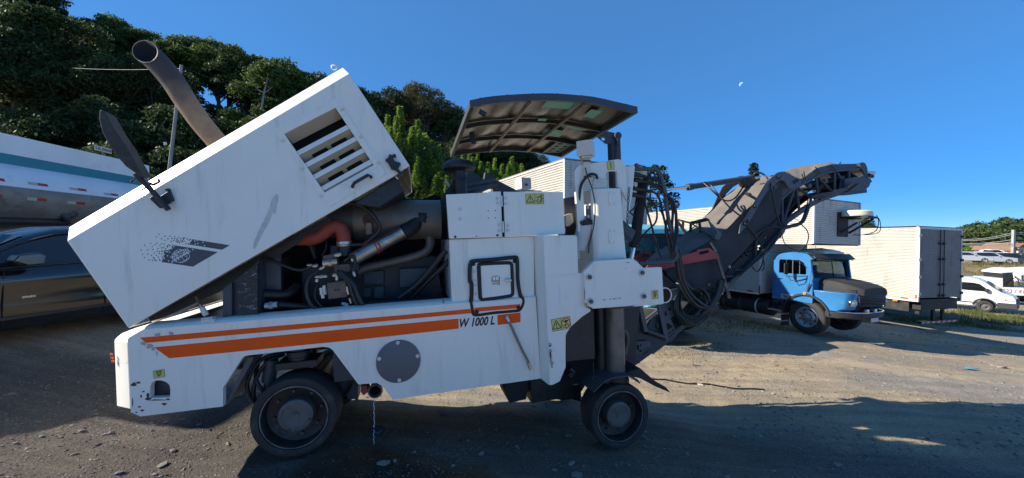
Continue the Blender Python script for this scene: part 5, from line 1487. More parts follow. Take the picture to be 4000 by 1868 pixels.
# guard pipe, boot post and hose bundle at the rear
pipe('guard_pipe', [(2449, 661, .25), (2545, 660, .25), (2566, 665, .25), (2582, 690, .25), (2599, 755, .25), (2610, 850, .25), (2628, 930, .25), (2640, 980, .25), (2641, 1005, .25), (2625, 1021, .25), (2590, 1025, .25), (2500, 1031, .25)], .022, M['steelgrey'], n=10, k=5)
b = MB(); b.tube([m_(2516, 690, .45), m_(2500, 800, .45), m_(2476, 968, .45)], [.062, .06, .064], 16); boot = b.build('cylinder_boot', M['rubber'], MM, smooth=40)
b = MB(); b.tube([m_(2475, 968, .45), m_(2466, 1012, .45)], .028, 14); b.build('cylinder_rod', M['chrome'], boot, smooth=40)
b = MB()
for a, c in (((2476, 680), (2520, 690)), ((2478, 702), (2525, 712)), ((2475, 735), (2520, 745)), ((2470, 760), (2515, 770))):
    b.tube([m_(*a, .3), m_(*c, .3)], .02, 8); b.tube([m_(*a, .3), (m_(*a, .3) + m_(*c, .3)) / 2], .027, 6)
b.build('hose_coupling', M['black'], MM, smooth=40)
b = MB(); b.lathe([(.0, 0), (.028, .0), (.03, .03), (.0, .06)], m_(2484, 655, .35), (0.3, 0, 1), 10); b.build('beacon', M['redpaint'], MM, smooth=40)
b = MB(); b.prism(poly([(2480, 715), (2488, 713), (2488, 730), (2480, 732)], .28), (0, .02, 0)); b.prism(poly([(2476, 652), (2510, 650), (2512, 700), (2480, 700)], .36), (0, .02, 0)); b.build('coupling_tag', M['boxwhite'], MM)
hoses = [([(2518, 692, .32), (2560, 700, .28), (2590, 720, .27), (2598, 760, .27)], .022), ([(2520, 712, .32), (2560, 725, .28), (2585, 745, .27)], .02), ([(2505, 742, .32), (2560, 755, .3), (2580, 790, .3), (2588, 830, .3), (2605, 900, .3), (2622, 960, .3), (2622, 1000, .3)], .013),
         ([(2510, 770, .33), (2550, 790, .3), (2566, 830, .3), (2560, 870, .3), (2530, 900, .3), (2505, 930, .3), (2490, 960, .3)], .011), ([(2515, 780, .33), (2530, 830, .3), (2550, 900, .3), (2565, 960, .3), (2583, 1010, .3)], .012), ([(2590, 760, .25), (2625, 780, .22), (2640, 830, .22), (2640, 900, .22), (2630, 970, .22), (2620, 1010, .25)], .016),
         ([(2585, 745, .28), (2612, 770, .24), (2628, 820, .24), (2625, 890, .24), (2636, 960, .22)], .016), ([(2575, 810, .3), (2590, 790, .28), (2610, 830, .26), (2614, 900, .26), (2600, 880, .26), (2588, 840, .28), (2575, 815, .3)], .008), ([(2608, 850, .24), (2600, 900, .24), (2612, 960, .24), (2625, 1000, .24)], .014),
         ([(2642, 850, .2), (2648, 900, .2), (2640, 950, .2), (2632, 985, .2)], .012), ([(2455, 830, .3), (2475, 815, .3), (2490, 790, .32)], .01), ([(2455, 825, .3), (2478, 845, .3)], .01), ([(2490, 962, .4), (2510, 962, .4), (2518, 985, .4)], .008),
         ([(2640, 985, .4), (2650, 1010, .42), (2662, 1080, .45), (2690, 1140, .48), (2730, 1180, .5), (2762, 1200, .52)], .026), ([(2630, 985, .4), (2642, 1020, .42), (2652, 1085, .45), (2680, 1145, .48), (2715, 1190, .5), (2755, 1205, .52)], .026), ([(2650, 970, .4), (2660, 1020, .42), (2670, 1090, .45), (2700, 1130, .5)], .02),
         ([(2814, 1095, .55), (2800, 1150, .55), (2770, 1200, .55), (2740, 1225, .55)], .03), ([(2830, 1090, .55), (2812, 1150, .55), (2780, 1205, .55)], .02)]
for pts, r in hoses:
    pipe('hydraulic_hose', pts, r, M['hose'], n=8)
for pts, r in (([(2750, 712, YM - .1), (2775, 722, .9), (2800, 752, .8), (2840, 800, .7), (2880, 835, .66), (2908, 852, .66)], .011), ([(2750, 716, YM - .1), (2790, 752, .8), (2815, 775, .8), (2845, 785, .9), (2875, 770, 1.0), (2910, 720, 1.05)], .011),
               ([(2942, 702, .9), (2944, 682, .85), (2965, 674, .8), (2990, 688, .75), (3010, 720, .64), (3020, 770, .62), (3035, 840, .62), (3050, 890, .62), (3048, 930, .62)], .012), ([(2930, 760, .6), (2905, 752, 1.2), (2920, 730, 1.2)], .02),
               ([(3300, 740, .6), (3250, 757, .58), (3200, 762, .58), (3170, 770, .58), (3160, 795, .58), (3150, 830, .58), (3130, 870, .6), (3085, 885, .6), (3052, 892, .62)], .026), ([(3360, 715, .62), (3330, 735, .6), (3300, 755, .6), (3270, 752, .6), (3220, 768, .6), (3180, 775, .6)], .02),
               ([(3340, 710, .6), (3300, 745, .6), (3265, 745, .6), (3225, 772, .6), (3200, 778, .6)], .018), ([(3052, 895, .6), (3000, 960, .6), (2960, 1000, .6), (2900, 1060, .6), (2850, 1100, .6)], .02), ([(3048, 905, .58), (3010, 968, .58), (2960, 1015, .58), (2890, 1075, .58)], .018),
               ([(2905, 865, .64), (2940, 910, .64), (2970, 950, .64), (2978, 975, .62), (2990, 985, .6)], .012), ([(3052, 890, .6), (3010, 885, .62), (2965, 905, .68), (2940, 920, .7)], .012), ([(3128, 875, .6), (3152, 900, .6), (3158, 930, .6), (3145, 965, .6), (3120, 985, .6)], .007), ([(3052, 905, .6), (3065, 950, .6), (3100, 975, .6), (3140, 985, .6)], .006),
               ([(2985, 985, .6), (2978, 1030, .6), (2962, 1060, .6), (2945, 1052, .6), (2930, 1030, .6)], .010), ([(2980, 985, .6), (2985, 1040, .6), (2975, 1060, .6)], .008), ([(2870, 1055, .6), (2910, 1052, .6), (2940, 1035, .6)], .012), ([(3106, 853, .6), (3125, 868, .6)], .003)):
    pipe('hydraulic_hose', pts, r, M['hose'], n=8)

# ------------------------------------------------------------------ shared vehicle helpers
M['glassdark'] = mat('dark_tinted_glass', (.012, .014, .016), .05, var=.02, spec=.8)
M['glass'] = glass('clear_windscreen', (.72, .80, .80))
M['glasscab'] = glass('smoked_cab_glass', (.34, .36, .34), .05, .25)
M['carblack'] = mat('black_car_paint', (.006, .007, .009), .12, var=.1, coat=1.0)
M['silver'] = mat('silver_car_paint', (.50, .52, .54), .3, metal=.35, var=.03, coat=.6)
M['vanwhite'] = mat('white_van_paint', (.78, .79, .78), .35, var=.03, coat=.4, grime=((.55, .50, .42), .3, 1.5))
M['bumper'] = mat('dark_plastic_bumper', (.035, .036, .038), .6, var=.1)
M['blue'] = mat('faded_sky_blue_paint', (.022, .165, .38), .42, var=.10, vscale=2.5, dirt=((.10, .26, .42), .25, 3), grime=((.15, .12, .09), .08, 9), coat=.2)
M['bonnet'] = mat('sun_bleached_black_bonnet', (.022, .021, .020), .75, var=.2, dirt=((.055, .052, .048), .5, 3.5), grime=((.08, .22, .34), .05, 6))
M['cyan'] = mat('light_cyan_truck_paint', (.16, .50, .54), .4, var=.06, coat=.2)
M['trim'] = mat('black_truck_plastic', (.02, .02, .021), .6, var=.15, dirt=((.07, .065, .06), .35, 6))
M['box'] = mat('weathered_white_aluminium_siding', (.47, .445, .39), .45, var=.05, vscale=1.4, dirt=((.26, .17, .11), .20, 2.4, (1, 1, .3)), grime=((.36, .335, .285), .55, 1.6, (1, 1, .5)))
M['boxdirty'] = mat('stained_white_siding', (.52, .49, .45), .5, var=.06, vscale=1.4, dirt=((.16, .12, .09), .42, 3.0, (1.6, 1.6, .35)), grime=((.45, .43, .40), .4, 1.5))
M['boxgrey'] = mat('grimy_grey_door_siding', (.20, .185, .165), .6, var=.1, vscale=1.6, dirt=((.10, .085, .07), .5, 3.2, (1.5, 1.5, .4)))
M['boxrim'] = mat('aged_white_corner_post', (.62, .60, .56), .5, var=.06, dirt=((.28, .15, .09), .35, 6))
M['reflect_red'] = mat('red_reflective_tape', (.42, .03, .03), .35, var=.05)
M['reflect_white'] = mat('faded_white_reflective_tape', (.46, .43, .36), .4, var=.12, vscale=9)
M['headlamp'] = mat('headlamp_glass', (.55, .57, .58), .12, metal=.6, var=.05)
M['steelwheel'] = mat('silver_steel_wheel', (.42, .42, .42), .35, metal=.7, var=.12, dirt=((.12, .10, .08), .35, 9))
M['amber'] = mat('amber_lens', (.55, .22, .04), .3, var=.05)
M['plate'] = mat('grey_number_plate', (.45, .46, .48), .4, var=.05)
M['chassis'] = mat('dusty_black_chassis', (.022, .021, .02), .7, var=.2, dirt=((.09, .075, .06), .45, 4))
M['interior'] = mat('dark_cab_interior', (.05, .048, .045), .8, var=.1)

def road_wheel(parent, loc, r, w, m_rim=None, side=-1, name='wheel'):
    """tyre > rim > nuts; outer side towards local -y when side = -1"""
    t = MB().lathe([(r * .60, .0), (r * .66, -.01), (r * .90, -.012), (r * .985, .02), (r, .05), (r, w - .05), (r * .985, w - .02), (r * .9, w), (r * .6, w - .02)], (0, 0, 0), (0, 1, 0), 36, cap=False).build(name, M['tyre'], parent, smooth=50)
    MB().lathe([(r * .60, -.004), (r * .575, -.012), (r * .55, .0), (r * .53, .05), (r * .40, .075), (r * .30, .05), (r * .28, .035), (r * .16, .03), (r * .15, -.01), (r * .12, -.02), (.0, -.022)], (0, 0, 0), (0, 1, 0), 36, cap=False).build('rim', m_rim or M['steelwheel'], t, smooth=35)
    if r > .45 and side < 0:
        nut = MB().lathe([(.0, .020), (r * .03, .020), (r * .034, .05)], (0, 0, 0), (0, 1, 0), 6).build('wheel_nut', M['boltgrey'], t)
        hole = MB().lathe([(.0, 0), (r * .055, 0), (r * .055, .001)], (0, 0, 0), (0, 1, 0), 10).build('hand_hole', M['void'], t)
        for k in range(8):
            a = 2 * math.pi * k / 8; o = nut if k == 0 else copy_tree(nut, t); o.location = (r * .235 * math.cos(a), 0, r * .235 * math.sin(a))
            a += math.pi / 8; o = hole if k == 0 else copy_tree(hole, t); o.location = (r * .44 * math.cos(a), .058, r * .44 * math.sin(a))
    t.location = loc
    if side > 0:
        t.rotation_euler = (0, 0, R(180))
    return t

def corrugated(x0, x1, z0, z1, y, pitch, depth, out=-1):
    """horizontal siding: a strip with a V groove at every board joint; faces local -y (out=-1) or +y"""
    b = MB()
    n = max(1, int(round((z1 - z0) / pitch)))
    h = (z1 - z0) / n
    prof = []
    for i in range(n):
        z = z0 + i * h
        prof += [(0.0, z + .20 * h), (depth * 0.25, z + .5 * h), (0.0, z + .80 * h), (-depth, z + h)]
    prof = [(-depth, z0)] + prof
    rings = [[(x, y + out * d, z) for d, z in prof] + [(x, y - out * .03, z1), (x, y - out * .03, z0)] for x in (x0, x1)]
    b.loft(rings)
    return b
def corrugated_x(y0, y1, z0, z1, x, pitch, depth, out=1):
    b = corrugated(y0, y1, z0, z1, 0, pitch, depth, -1)
    b.v = [(x + out * (-p[1]), p[0], p[2]) for p in b.v]
    return b

# ------------------------------------------------------------------ bonneted truck (blue one on the right, a cyan one behind the machine)
def bonnet_truck(name, label, matrix, paint, bonnet_mat, group):
    T = thing(name, label, 'truck', matrix, group)
    W = 2.05
    # cab shell with window openings
    side = [(-1.0, .95), (-.97, 1.7), (-.93, 2.20), (-.86, 2.34), (-.70, 2.43), (-.40, 2.47), (-.05, 2.44), (.20, 2.36), (.235, 2.30), (.10, 2.26), (.13, 2.0), (.17, 1.72), (.17, .95)]
    win = [(-.80, 1.80), (-.795, 2.18), (-.76, 2.235), (-.20, 2.235), (-.08, 2.16), (-.01, 1.98), (-.005, 1.83), (-.04, 1.80)]
    b = MB()
    side = [side[0], side[1]] + [tuple(p) for p in crom(side[2:9], 3)] + side[9:]
    for y0, dy in ((0.0, .06), (W, -.06)):
        b.plate([(x, y0, z) for x, z in side], [[(x, y0, z) for x, z in win]], (0, dy, 0))
    roofp = side[2:-4]
    b.loft([[(x, y, z + zc) for x, z in roofp] + [(x, y, z + zc - .05) for x, z in roofp[::-1]] for y, zc in ((.062, -.0), (.3, .035), (W / 2, .05), (W - .3, .035), (W - .062, 0))])
    b.box(-1.0, -.95, .06, W - .06, .95, 2.2); b.box(-1.0, .17, .06, W - .06, .95, 1.05)
    b.box(.10, .17, .06, W - .06, 1.05, 1.70)
    cab = b.build('cab', paint, T, bevel=.02, smooth=30)
    for y in (.02, W - .02):
        MB().prism([(x * .985 - .006, y, z) for x, z in win], (0, .004, 0)).build('side_window', M['glasscab'], cab)
    b = MB(); b.box(-.40, -.375, -.004, .012, 1.80, 2.23); b.box(-.2, -.18, -.004, .012, 1.80, 2.2); b.build('window_bar', M['steelgrey'], cab)
    # wrap-round windscreen between slim posts
    ws0 = [(.06, .05), (.16, .35), (.19, W / 2), (.16, W - .35), (.06, W - .05)]
    b = MB()
    b.loft([[(x, y, 1.74) for x, y in ws0], [(x - .03, y, 1.95) for x, y in ws0], [(x - .07, y * .98 + .02, 2.22) for x, y in ws0]], cap=False, closed=False)
    b.build('windscreen', M['glass'], cab, smooth=60, recalc=False)
    b = MB()
    b.tube([(x + .01, y, 1.73) for x, y in ws0], .018, 6); b.tube([(x - .06, y, 2.23) for x, y in ws0], .018, 6); b.bar((.20, W / 2, 1.74), (.13, W / 2, 2.22), .018)
    for y in (.06, W - .06): b.bar((.07, y, 1.73), (.0, y, 2.25), .05, .05)
    b.build('windscreen_frame', M['trim'], cab, smooth=40)
    b = MB(); b.box(-.95, .0, .07, W - .07, 1.06, 1.3); b.box(-.90, -.75, .1, W - .1, 1.3, 1.85); b.box(-.05, .12, .07, W - .07, 1.4, 1.70); b.build('cab_interior', M['interior'], cab)
    b = MB(); b.tube([(-.12 + .10 * math.cos(t) * .5, .55 + .20 * math.sin(t), 1.82 + .17 * math.cos(t) * .55) for t in np.linspace(0, 6.283, 20)], .013, 6, cap=False); b.build('steering_wheel', M['trim'], cab, smooth=50)
    # door seam, handle, sill
    b = MB()
    for a, c in (((-.93, 1.06), (-.93, 1.76)), ((.02, 1.2), (.02, 1.78)), ((-.93, 1.06), (-.55, 1.06))):
        b.bar((a[0], -.001, a[1]), (c[0], -.001, c[1]), .007, .007)
    b.build('door_seam', M['trim'], cab)
    b = MB(); b.tube([(-.88, -.01, 1.63), (-.86, -.045, 1.635), (-.72, -.045, 1.635), (-.70, -.01, 1.63)], .014, 6); b.build('door_handle', M['chrome'], cab)
    b = MB(); b.tube([(.03, -.01, 1.76), (-.05, -.14, 1.75), (-.40, -.26, 1.72)], .012, 6); b.tube([(.03, -.01, 1.70), (-.10, -.16, 1.62), (-.30, -.24, 1.60), (-.36, -.25, 1.72)], .010, 6); b.tube([(-.40, -.26, 1.70), (-.42, -.26, 2.22), (-.36, -.25, 2.25), (-.12, -.1, 2.18), (-.0, -.02, 2.02)], .010, 6); b.build('mirror_arm', M['trim'], cab, smooth=50)
    b = MB(); b.box(-.44, -.40, -.36, -.18, 1.78, 2.12); b.build('side_mirror', M['trim'], cab, bevel=.012)
    # visor and roof deflector
    b = MB(); P = [(.20, -.05, 2.30), (.34, .15, 2.30), (.42, W / 2, 2.30), (.34, W - .15, 2.30), (.20, W + .05, 2.30)]
    b.loft([[p, (p[0] - .16, p[1], p[2] + .16), (p[0] - .17, p[1], p[2] + .15), (p[0] - .015, p[1], p[2] - .01)] for p in P]); b.loft([[p, (p[0], p[1], p[2] + .015), (p[0] - .02, p[1], p[2] + .015), (p[0] - .02, p[1], p[2])] for p in P]); b.build('sun_visor', M['trim'], cab, smooth=40)
    b = MB(); b.loft([[(-.55, y, 2.50), (-.48, y, 2.58 + e), (-.15, y, 2.60 + e), (.12, y, 2.56 + e), (.2, y, 2.50), (.2, y, 2.46), (-.55, y, 2.46)] for y, e in ((.5, -.05), (.65, 0), (W / 2, .03), (W - .65, 0), (W - .5, -.05))]); b.build('roof_deflector', M['boxwhite'], cab, smooth=50)
    b = MB(); b.lathe([(.05, 0), (.05, .03), (.0, .05)], (.08, .22, 2.40), (0, 0, 1), 10); b.build('roof_lamp', M['amber'], cab)
    # bonnet, wings, grille
    def hood_ring(x, hw, zt, zb):
        c = W / 2
        return [(x, c - hw, zb), (x, c - hw, zt - .13), (x, c - hw * .93, zt - .05), (x, c - hw * .7, zt - .01), (x, c, zt), (x, c + hw * .7, zt - .01), (x, c + hw * .93, zt - .05), (x, c + hw, zt - .13), (x, c + hw, zb)]
    b = MB(); b.loft([hood_ring(.171, .72, 1.72, 1.36), hood_ring(.45, .72, 1.715, 1.35), hood_ring(.8, .71, 1.66, 1.33), hood_ring(1.08, .67, 1.59, 1.31), hood_ring(1.22, .60, 1.52, 1.30)]); bon = b.build('bonnet', bonnet_mat, T, bevel=.015, smooth=50)
    b = MB()
    for i in range(5):
        z = 1.46 - .035 * i
        b.box(.85, 1.08, W / 2 - .705, W / 2 - .69, z - .008, z + .008)
    b.build('bonnet_vent', M['trim'], bon)
    b = MB(); b.box(-.95, -.94, .5, .6, 1, 1.01)
    cx0, R0 = 0.0, .60
    arch = [(cx0 + R0 * math.cos(a), .52 + R0 * math.sin(a)) for a in np.linspace(math.pi * .97, math.pi * .10, 14)]
    wing = [(-.62, .95)] + [(x, z) for x, z in arch if z > .72] + [(.60, .80), (.92, .80), (1.02, .90), (1.06, 1.15), (1.08, 1.36), (.172, 1.36), (.171, 1.15), (.168, .953)]
    wing = [(x, z) for x, z in arch if z > .80 and x > .175] + [(.62, .82), (.80, .82), (.95, .90), (1.0, 1.1), (1.02, 1.36), (.175, 1.36)]
    c = W / 2
    for s in (-1, 1):
        b = MB(); rings = []
        for y, k in ((c + s * (c - .02), -.06), (c + s * (c - .06), .0), (c + s * (c - .16), .05), (c + s * (c - .30), .09), (c + s * .70, .12)):
            rings.append([(x + (k if x > .78 else 0), y, z) for x, z in wing])
        b.loft(rings)
        b.build('front_wing', paint, T, bevel=.02, smooth=40)
    b = MB(); b.loft([[(x, y, z) for x, z in ((1.03, 1.0), (1.02 + dx, 1.0), (1.07 + dx, 1.28), (1.04 + dx, 1.34), (.9, 1.34), (.9, 1.0))] for y, dx in ((.33, .08), (.6, .16), (c, .19), (W - .6, .16), (W - .33, .08))]); gr = b.build('grille', M['trim'], T, smooth=30)
    for i in range(6):
        z = 1.02 + i * .045
        b = MB(); P = [(.33, .10), (.6, .18), (c, .21), (W - .6, .18), (W - .33, .10)]
        b.loft([[(1.03 + dx, y, z), (1.05 + dx + .012, y, z + .006), (1.05 + dx + .012, y, z + .022), (1.03 + dx, y, z + .026)] for y, dx in P]); b.build('grille_bar', M['bumper'], gr)
    for y in (.17, W - .17):
        b = MB(); b.lathe([(.115, -.06), (.115, .02), (.10, .04), (.085, .03)], (1.06, y + (.03 if y < 1 else -.03), 1.09), (1, -.30 if y < 1 else .30, 0), 24, cap=False); h = b.build('headlight', M['chrome'], T, smooth=40)
        b = MB(); b.lathe([(.088, .025), (.06, .05), (.0, .06)], (1.06, y + (.03 if y < 1 else -.03), 1.09), (1, -.30 if y < 1 else .30, 0), 20, cap=False); b.build('lens', M['headlamp'], h, smooth=60)
    P = [(.56, -.02), (.80, .03), (1.02, .25), (1.14, .6), (1.17, c), (1.14, W - .6), (1.02, W - .25), (.80, W - .03), (.56, W + .02)]
    b = MB(); b.loft([[(x, y, .62), (x + .05, y, .66), (x + .05, y, .79), (x, y, .83), (x - .06, y, .80), (x - .06, y, .64)] for x, y in P]); bu = b.build('bumper', M['trim'], T, bevel=.01, smooth=40)
    b = MB(); b.tube([(x + .045, y, .815) for x, y in P], .016, 6); b.build('bumper_strip', M['chrome'], bu, smooth=50)
    b = MB()
    for y in (.55, .95):
        b.lathe([(.055, -.04), (.06, .02), (.05, .035), (.0, .04)], (1.20, y + .05, .88), (1, -.1, 0), 14)
    b.build('fog_lamp', M['headlamp'], bu, smooth=40)
    b = MB(); b.box(1.225, 1.235, .75, 1.12, .56, .67); b.build('number_plate', M['plate'], bu)
    # mudguard lip, wheels, steps, tank
    lip = [(cx0 + (R0 + .02) * math.cos(a), .52 + (R0 + .05) * math.sin(a)) for a in np.linspace(math.pi * 1.0, math.pi * .08, 18)]
    for y in (-.05, W - .30):
        b = MB(); b.loft([[(x, y, z), (x, y + .35, z), (x * 1.07, y + .35, .52 + (z - .52) * 1.09), (x * 1.07, y, .52 + (z - .52) * 1.09)] for x, z in lip]); b.build('mudguard', M['trim'], T, smooth=50)
    for y, s in ((.03, -1), (W - .03, 1)):
        road_wheel(T, (0, y, .51), .51, .27, side=s)
    b = MB(); b.box(-.74, -.70, .05, .40, .10, .45); b.build('mud_flap', M['rubber'], T)
    b = MB(); b.box(-1.12, -.68, -.02, .30, .56, .60); b.box(-1.12, -.68, -.02, .30, .24, .27); b.build('cab_step', M['zinc'], T)
    b = MB(); b.box(-1.0, -.66, .02, .3, .60, .95); b.build('battery_box', M['bumper'], T, bevel=.01)
    b = MB(); b.lathe([(.0, 0), (.09, 0), (.09, .01)], (-.90, .01, .74), (0, 1, 0), 12); b.lathe([(.0, 0), (.07, 0), (.07, .01)], (-.76, .01, .80), (0, 1, 0), 12); b.build('vent_hole', M['void'], T)
    b = MB(); b.tube([(-1.15, .30, .58), (-2.9, .30, .58)], .27, 20); tk = b.build('fuel_tank', M['chassis'], T, smooth=40)
    for x in (-1.55, -2.15, -2.75):
        b = MB(); b.tube([(x, .30, .58), (x - .05, .30, .58)], .278, 20); b.build('tank_strap', M['boxrim'] if x > -2.0 else M['steelgrey'], tk, smooth=40)
    b = MB(); b.box(-6.3, .95, .55, .70, .72, .92); b.box(-6.3, .95, W - .70, W - .55, .72, .92); b.box(-.4, .8, .7, W - .7, .8, 1.3); b.tube([(0, .2, .51), (0, W - .2, .51)], .08, 8); b.build('chassis', M['chassis'], T)
    return T

# ------------------------------------------------------------------ blue truck and its box body
T1 = bonnet_truck('bonneted_truck', 'sky blue bonneted truck with faded black bonnet and white box over its cab', FT.matrix(.9), M['blue'], M['bonnet'], 'bonneted box trucks')
def truck_box(T, xf, xa, length, zb, za, zt, W=2.45, y0=-.12, mside=None, attic=True):
    ms = mside or M['box']
    y1 = y0 + W
    xb = xf - length
    pit = .062
    o = corrugated(xb, xf, zb, za if attic else zt, y0, pit, .016).build('box_side', ms, T)
    corrugated(xb, xf, zb, za if attic else zt, y1, pit, .016, 1).build('box_side', ms, T)
    if attic:
        for y, s in ((y0, -1), (y1, 1)):
            corrugated(xb, xa, za, zt, y, pit, .016, s).build('attic_side', ms, T)
        corrugated_x(y0, y1, za, zt, xa, pit, .016).build('attic_front', M['boxdirty'], T)
        b = MB(); b.box(xf - .01, xa - .03, y0 + .03, y1 - .03, za + .005, za + .03); b.build('attic_floor', M['boxgrey'], T)
    corrugated_x(y0, y1, zb, za if attic else zt, xf, pit, .016).build('box_front', M['boxdirty'], T)
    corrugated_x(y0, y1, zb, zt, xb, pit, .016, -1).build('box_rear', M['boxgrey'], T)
    b = MB(); b.box(xb - .01, (xa if attic else xf) + .01, y0 - .012, y1 + .012, zt, zt + .03); b.build('box_roof', M['boxgrey'], T)
    xe = xa if attic else xf
    b = MB()
    for y in (y0, y1):
        s = -1 if y == y0 else 1
        if attic:
            b.box(xa - .045, xa + .016, min(y, y + s * .016), max(y, y + s * .016), za - .01, zt + .01)
            b.box(xa + .011, xa + .018, min(y - s * .05, y), max(y - s * .05, y), za, zt)
            b.box(xf, xa - .046, min(y, y + s * .014), max(y, y + s * .014), za - .03, za + .002)
        b.box(xf - .045, xf + .016, min(y, y + s * .016), max(y, y + s * .016), zb, (za - .03) if attic else zt)
        b.box(xb - .01, xe - .05, min(y, y + s * .014), max(y, y + s * .014), zt - .04, zt - .001)
        b.box(xb - .01, xf - .05, min(y, y + s * .014), max(y, y + s * .014), zb - .04, zb + .012)
    b.build('corner_trim', M['boxrim'], T)
    b = MB(); b.box(xb, xf, y0 + .02, y1 - .02, zb - .02, zb + .01); b.build('box_floor', M['chassis'], T)
    return o
side1 = truck_box(T1, -1.30, .24, 7.2, 1.05, 2.76, 4.10)
b = MB()
for x0, w, m in ((-1.75, .2, 'reflect_red'), (-1.96, .2, 'reflect_white'), (-3.3, .2, 'reflect_red'), (-3.51, .2, 'reflect_white')):
    MB().box(x0, x0 + w, -.145, -.137, 1.07, 1.12).build('reflector_strip', M[m], side1)
MB().box(-1.348, -1.30, -.145, -.137, 1.06, 1.32).build('reflector_strip', M['reflect_red'], side1)
# roof-mounted cooling unit on a bracket at the attic front
b = MB(); b.lathe([(.0, .19), (.30, .18), (.36, .14), (.37, .08), (.37, .045)], (.55, 1.45, 3.62), (0, 0, 1), 28); ac = b.build('cooling_unit', mat('cream_plastic_dome', (.62, .60, .44), .45, var=.06, grime=((.35, .30, .2), .25, 6)), T1, smooth=40)
MB().lathe([(.37, .0), (.38, .02), (.38, .04), (.36, .044)], (.55, 1.45, 3.62), (0, 0, 1), 28).build('unit_tray', M['boxwhite'], ac, smooth=40)
b = MB()
for y in (1.22, 1.68):
    b.bar((.25, y, 3.58), (.90, y, 3.58), .06, .06); b.bar((.25, y, 3.12), (.85, y, 3.55), .05, .05)
b.box(.251, .27, 1.05, 1.6, 3.0, 3.75); b.bar((.90, 1.2, 3.58), (.90, 1.7, 3.58), .06, .06)
b.build('unit_bracket', M['chassis'], ac)
b = MB(); b.tube(crom([(.9, 1.7, 3.6), (.92, 1.8, 3.5), (.8, 1.95, 3.2), (.5, 1.98, 3.08), (.26, 1.9, 3.08)], 5), .012, 6); b.tube(crom([(.92, 1.68, 3.65), (.95, 1.82, 3.45), (.86, 1.97, 3.15), (.5, 2.0, 3.07)], 5), .01, 6); b.build('cooling_pipe', M['hose'], ac, smooth=50)
# cab details that carry writing and marks
b = MB(); b.box(-.72, -.34, -.006, -.001, 1.0, 1.13); st = b.build('door_sticker', M['reflect_white'], T1)
b = MB(); b.box(-.66, -.52, -.008, -.0065, 1.05, 1.085); b.box(-.46, -.38, -.008, -.0065, 1.02, 1.11); b.box(-.64, -.5, -.008, -.0065, 1.02, 1.035); b.build('sticker_print', M['ink'], st)
b = MB(); b.lathe([(.045, -.02), (.045, .03), (.0, .045)], (-.02, -.02, 1.22), (0, -1, 0.3), 10); b.build('side_indicator', M['amber'], T1)
MB().box(.18, .30, .30, .55, 2.155, 2.20)
b = MB(); b.add([(.075, .16, 2.10), (.115, .36, 2.10), (.11, .36, 2.20), (.07, .16, 2.20)], [(0, 1, 2, 3)]); b.build('screen_sticker', M['yellow'], T1, recalc=False)
b = MB(); b.tube([(.05, -.02, 1.30), (.12, -.06, 1.55)], .02, 6); b.tube([(.12, -.06, 1.55), (.30, -.10, 2.75)], .006, 5); b.build('aerial', M['boltgrey'], T1)

# ------------------------------------------------------------------ semi-trailer with its doors towards the camera
TS = thing('box_trailer', 'long white box semi-trailer with grimy grey rear doors parked beside the blue truck', 'trailer', FS.matrix())
zb, zt, WS, LS = -2.28, .45, 2.62, 12.0
sS = corrugated(-LS, -.05, zb, zt, 0, .058, .018).build('trailer_side', M['box'], TS)
corrugated(-LS, -.05, zb, zt, WS, .058, .010, 1).build('trailer_side', M['box'], TS)
for k, (y0, y1) in enumerate(((.05, WS / 2 - .012), (WS / 2 + .012, WS - .05))):
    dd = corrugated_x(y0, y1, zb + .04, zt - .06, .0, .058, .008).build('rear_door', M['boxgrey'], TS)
    for f in ((.93,) if k == 0 else (.10,)):
        y = y0 + (y1 - y0) * f
        MB().tube([(.035, y, zb + .02), (.035, y, zt - .06)], .013, 8).build('lock_rod', M['chassis'], dd, smooth=50)
        b = MB()
        for z in (zb + .12, zb + .55, -.75, zt - .6):
            b.box(.012, .06, y - .05, y + .05, z - .04, z + .04)
        b.build('rod_keeper', M['chassis'], dd)
    yh = y0 - .03 if k == 0 else y1 + .03
    for z in (zb + .2, zb + .85, zb + 1.5, zt - .3):
        MB().box(-.02, .03, yh - .06, yh + .10, z - .05, z + .05).build('door_hinge', M['chassis'] if k else M['boxrim'], dd)
b = MB(); b.box(-.08, .012, -.016, .045, zb - .10, zt + .02); b.box(-.08, .012, WS - .045, WS + .016, zb - .10, zt + .02); b.box(-.08, .014, .0455, WS - .0455, zt - .06, zt + .02); b.build('corner_post', M['boxrim'], TS)
MB().tube([(.02, -.005, zb + .1), (.02, -.005, zt - .05)], .014, 8).build('hinge_rod', M['boxrim'], TS)
b = MB(); b.box(-LS, -.085, -.016, .03, zb - .11, zb - .005); b.build('side_rail', M['boxrim'], TS)
b = MB(); b.box(-LS, .0, -.02, WS + .02, zt + .021, zt + .05); b.build('trailer_roof', M['chassis'], TS)
b = MB(); b.box(-LS, .0, .031, WS - .02, zb - .11, zb - .02); b.box(-LS, -.1, .6, .75, zb - .45, zb - .112); b.box(-LS, -.1, WS - .75, WS - .6, zb - .45, zb - .112); b.box(-.3, -.02, .2, WS - .2, zb - .42, zb - .112)
b.box(-LS, -.3, .07, .16, zb - .52, zb - .112); b.build('trailer_chassis', M['chassis'], TS)
MB().box(-.10, -.02, .95, 1.07, zb - .85, zb - .421).build('underrun_leg', M['chassis'], TS)
MB().box(-.10, -.02, 1.52, 1.64, zb - .85, zb - .421).build('underrun_leg', M['chassis'], TS)
MB().box(-.25, -.11, .3, .5, zb - .6, zb - .421).build('frame_bracket', M['chassis'], TS)
b = MB(); b.box(-.12, .0, .2, WS - .2, zb - .95, zb - .855); ub = b.build('underrun_bar', M['chassis'], TS)
n = 14
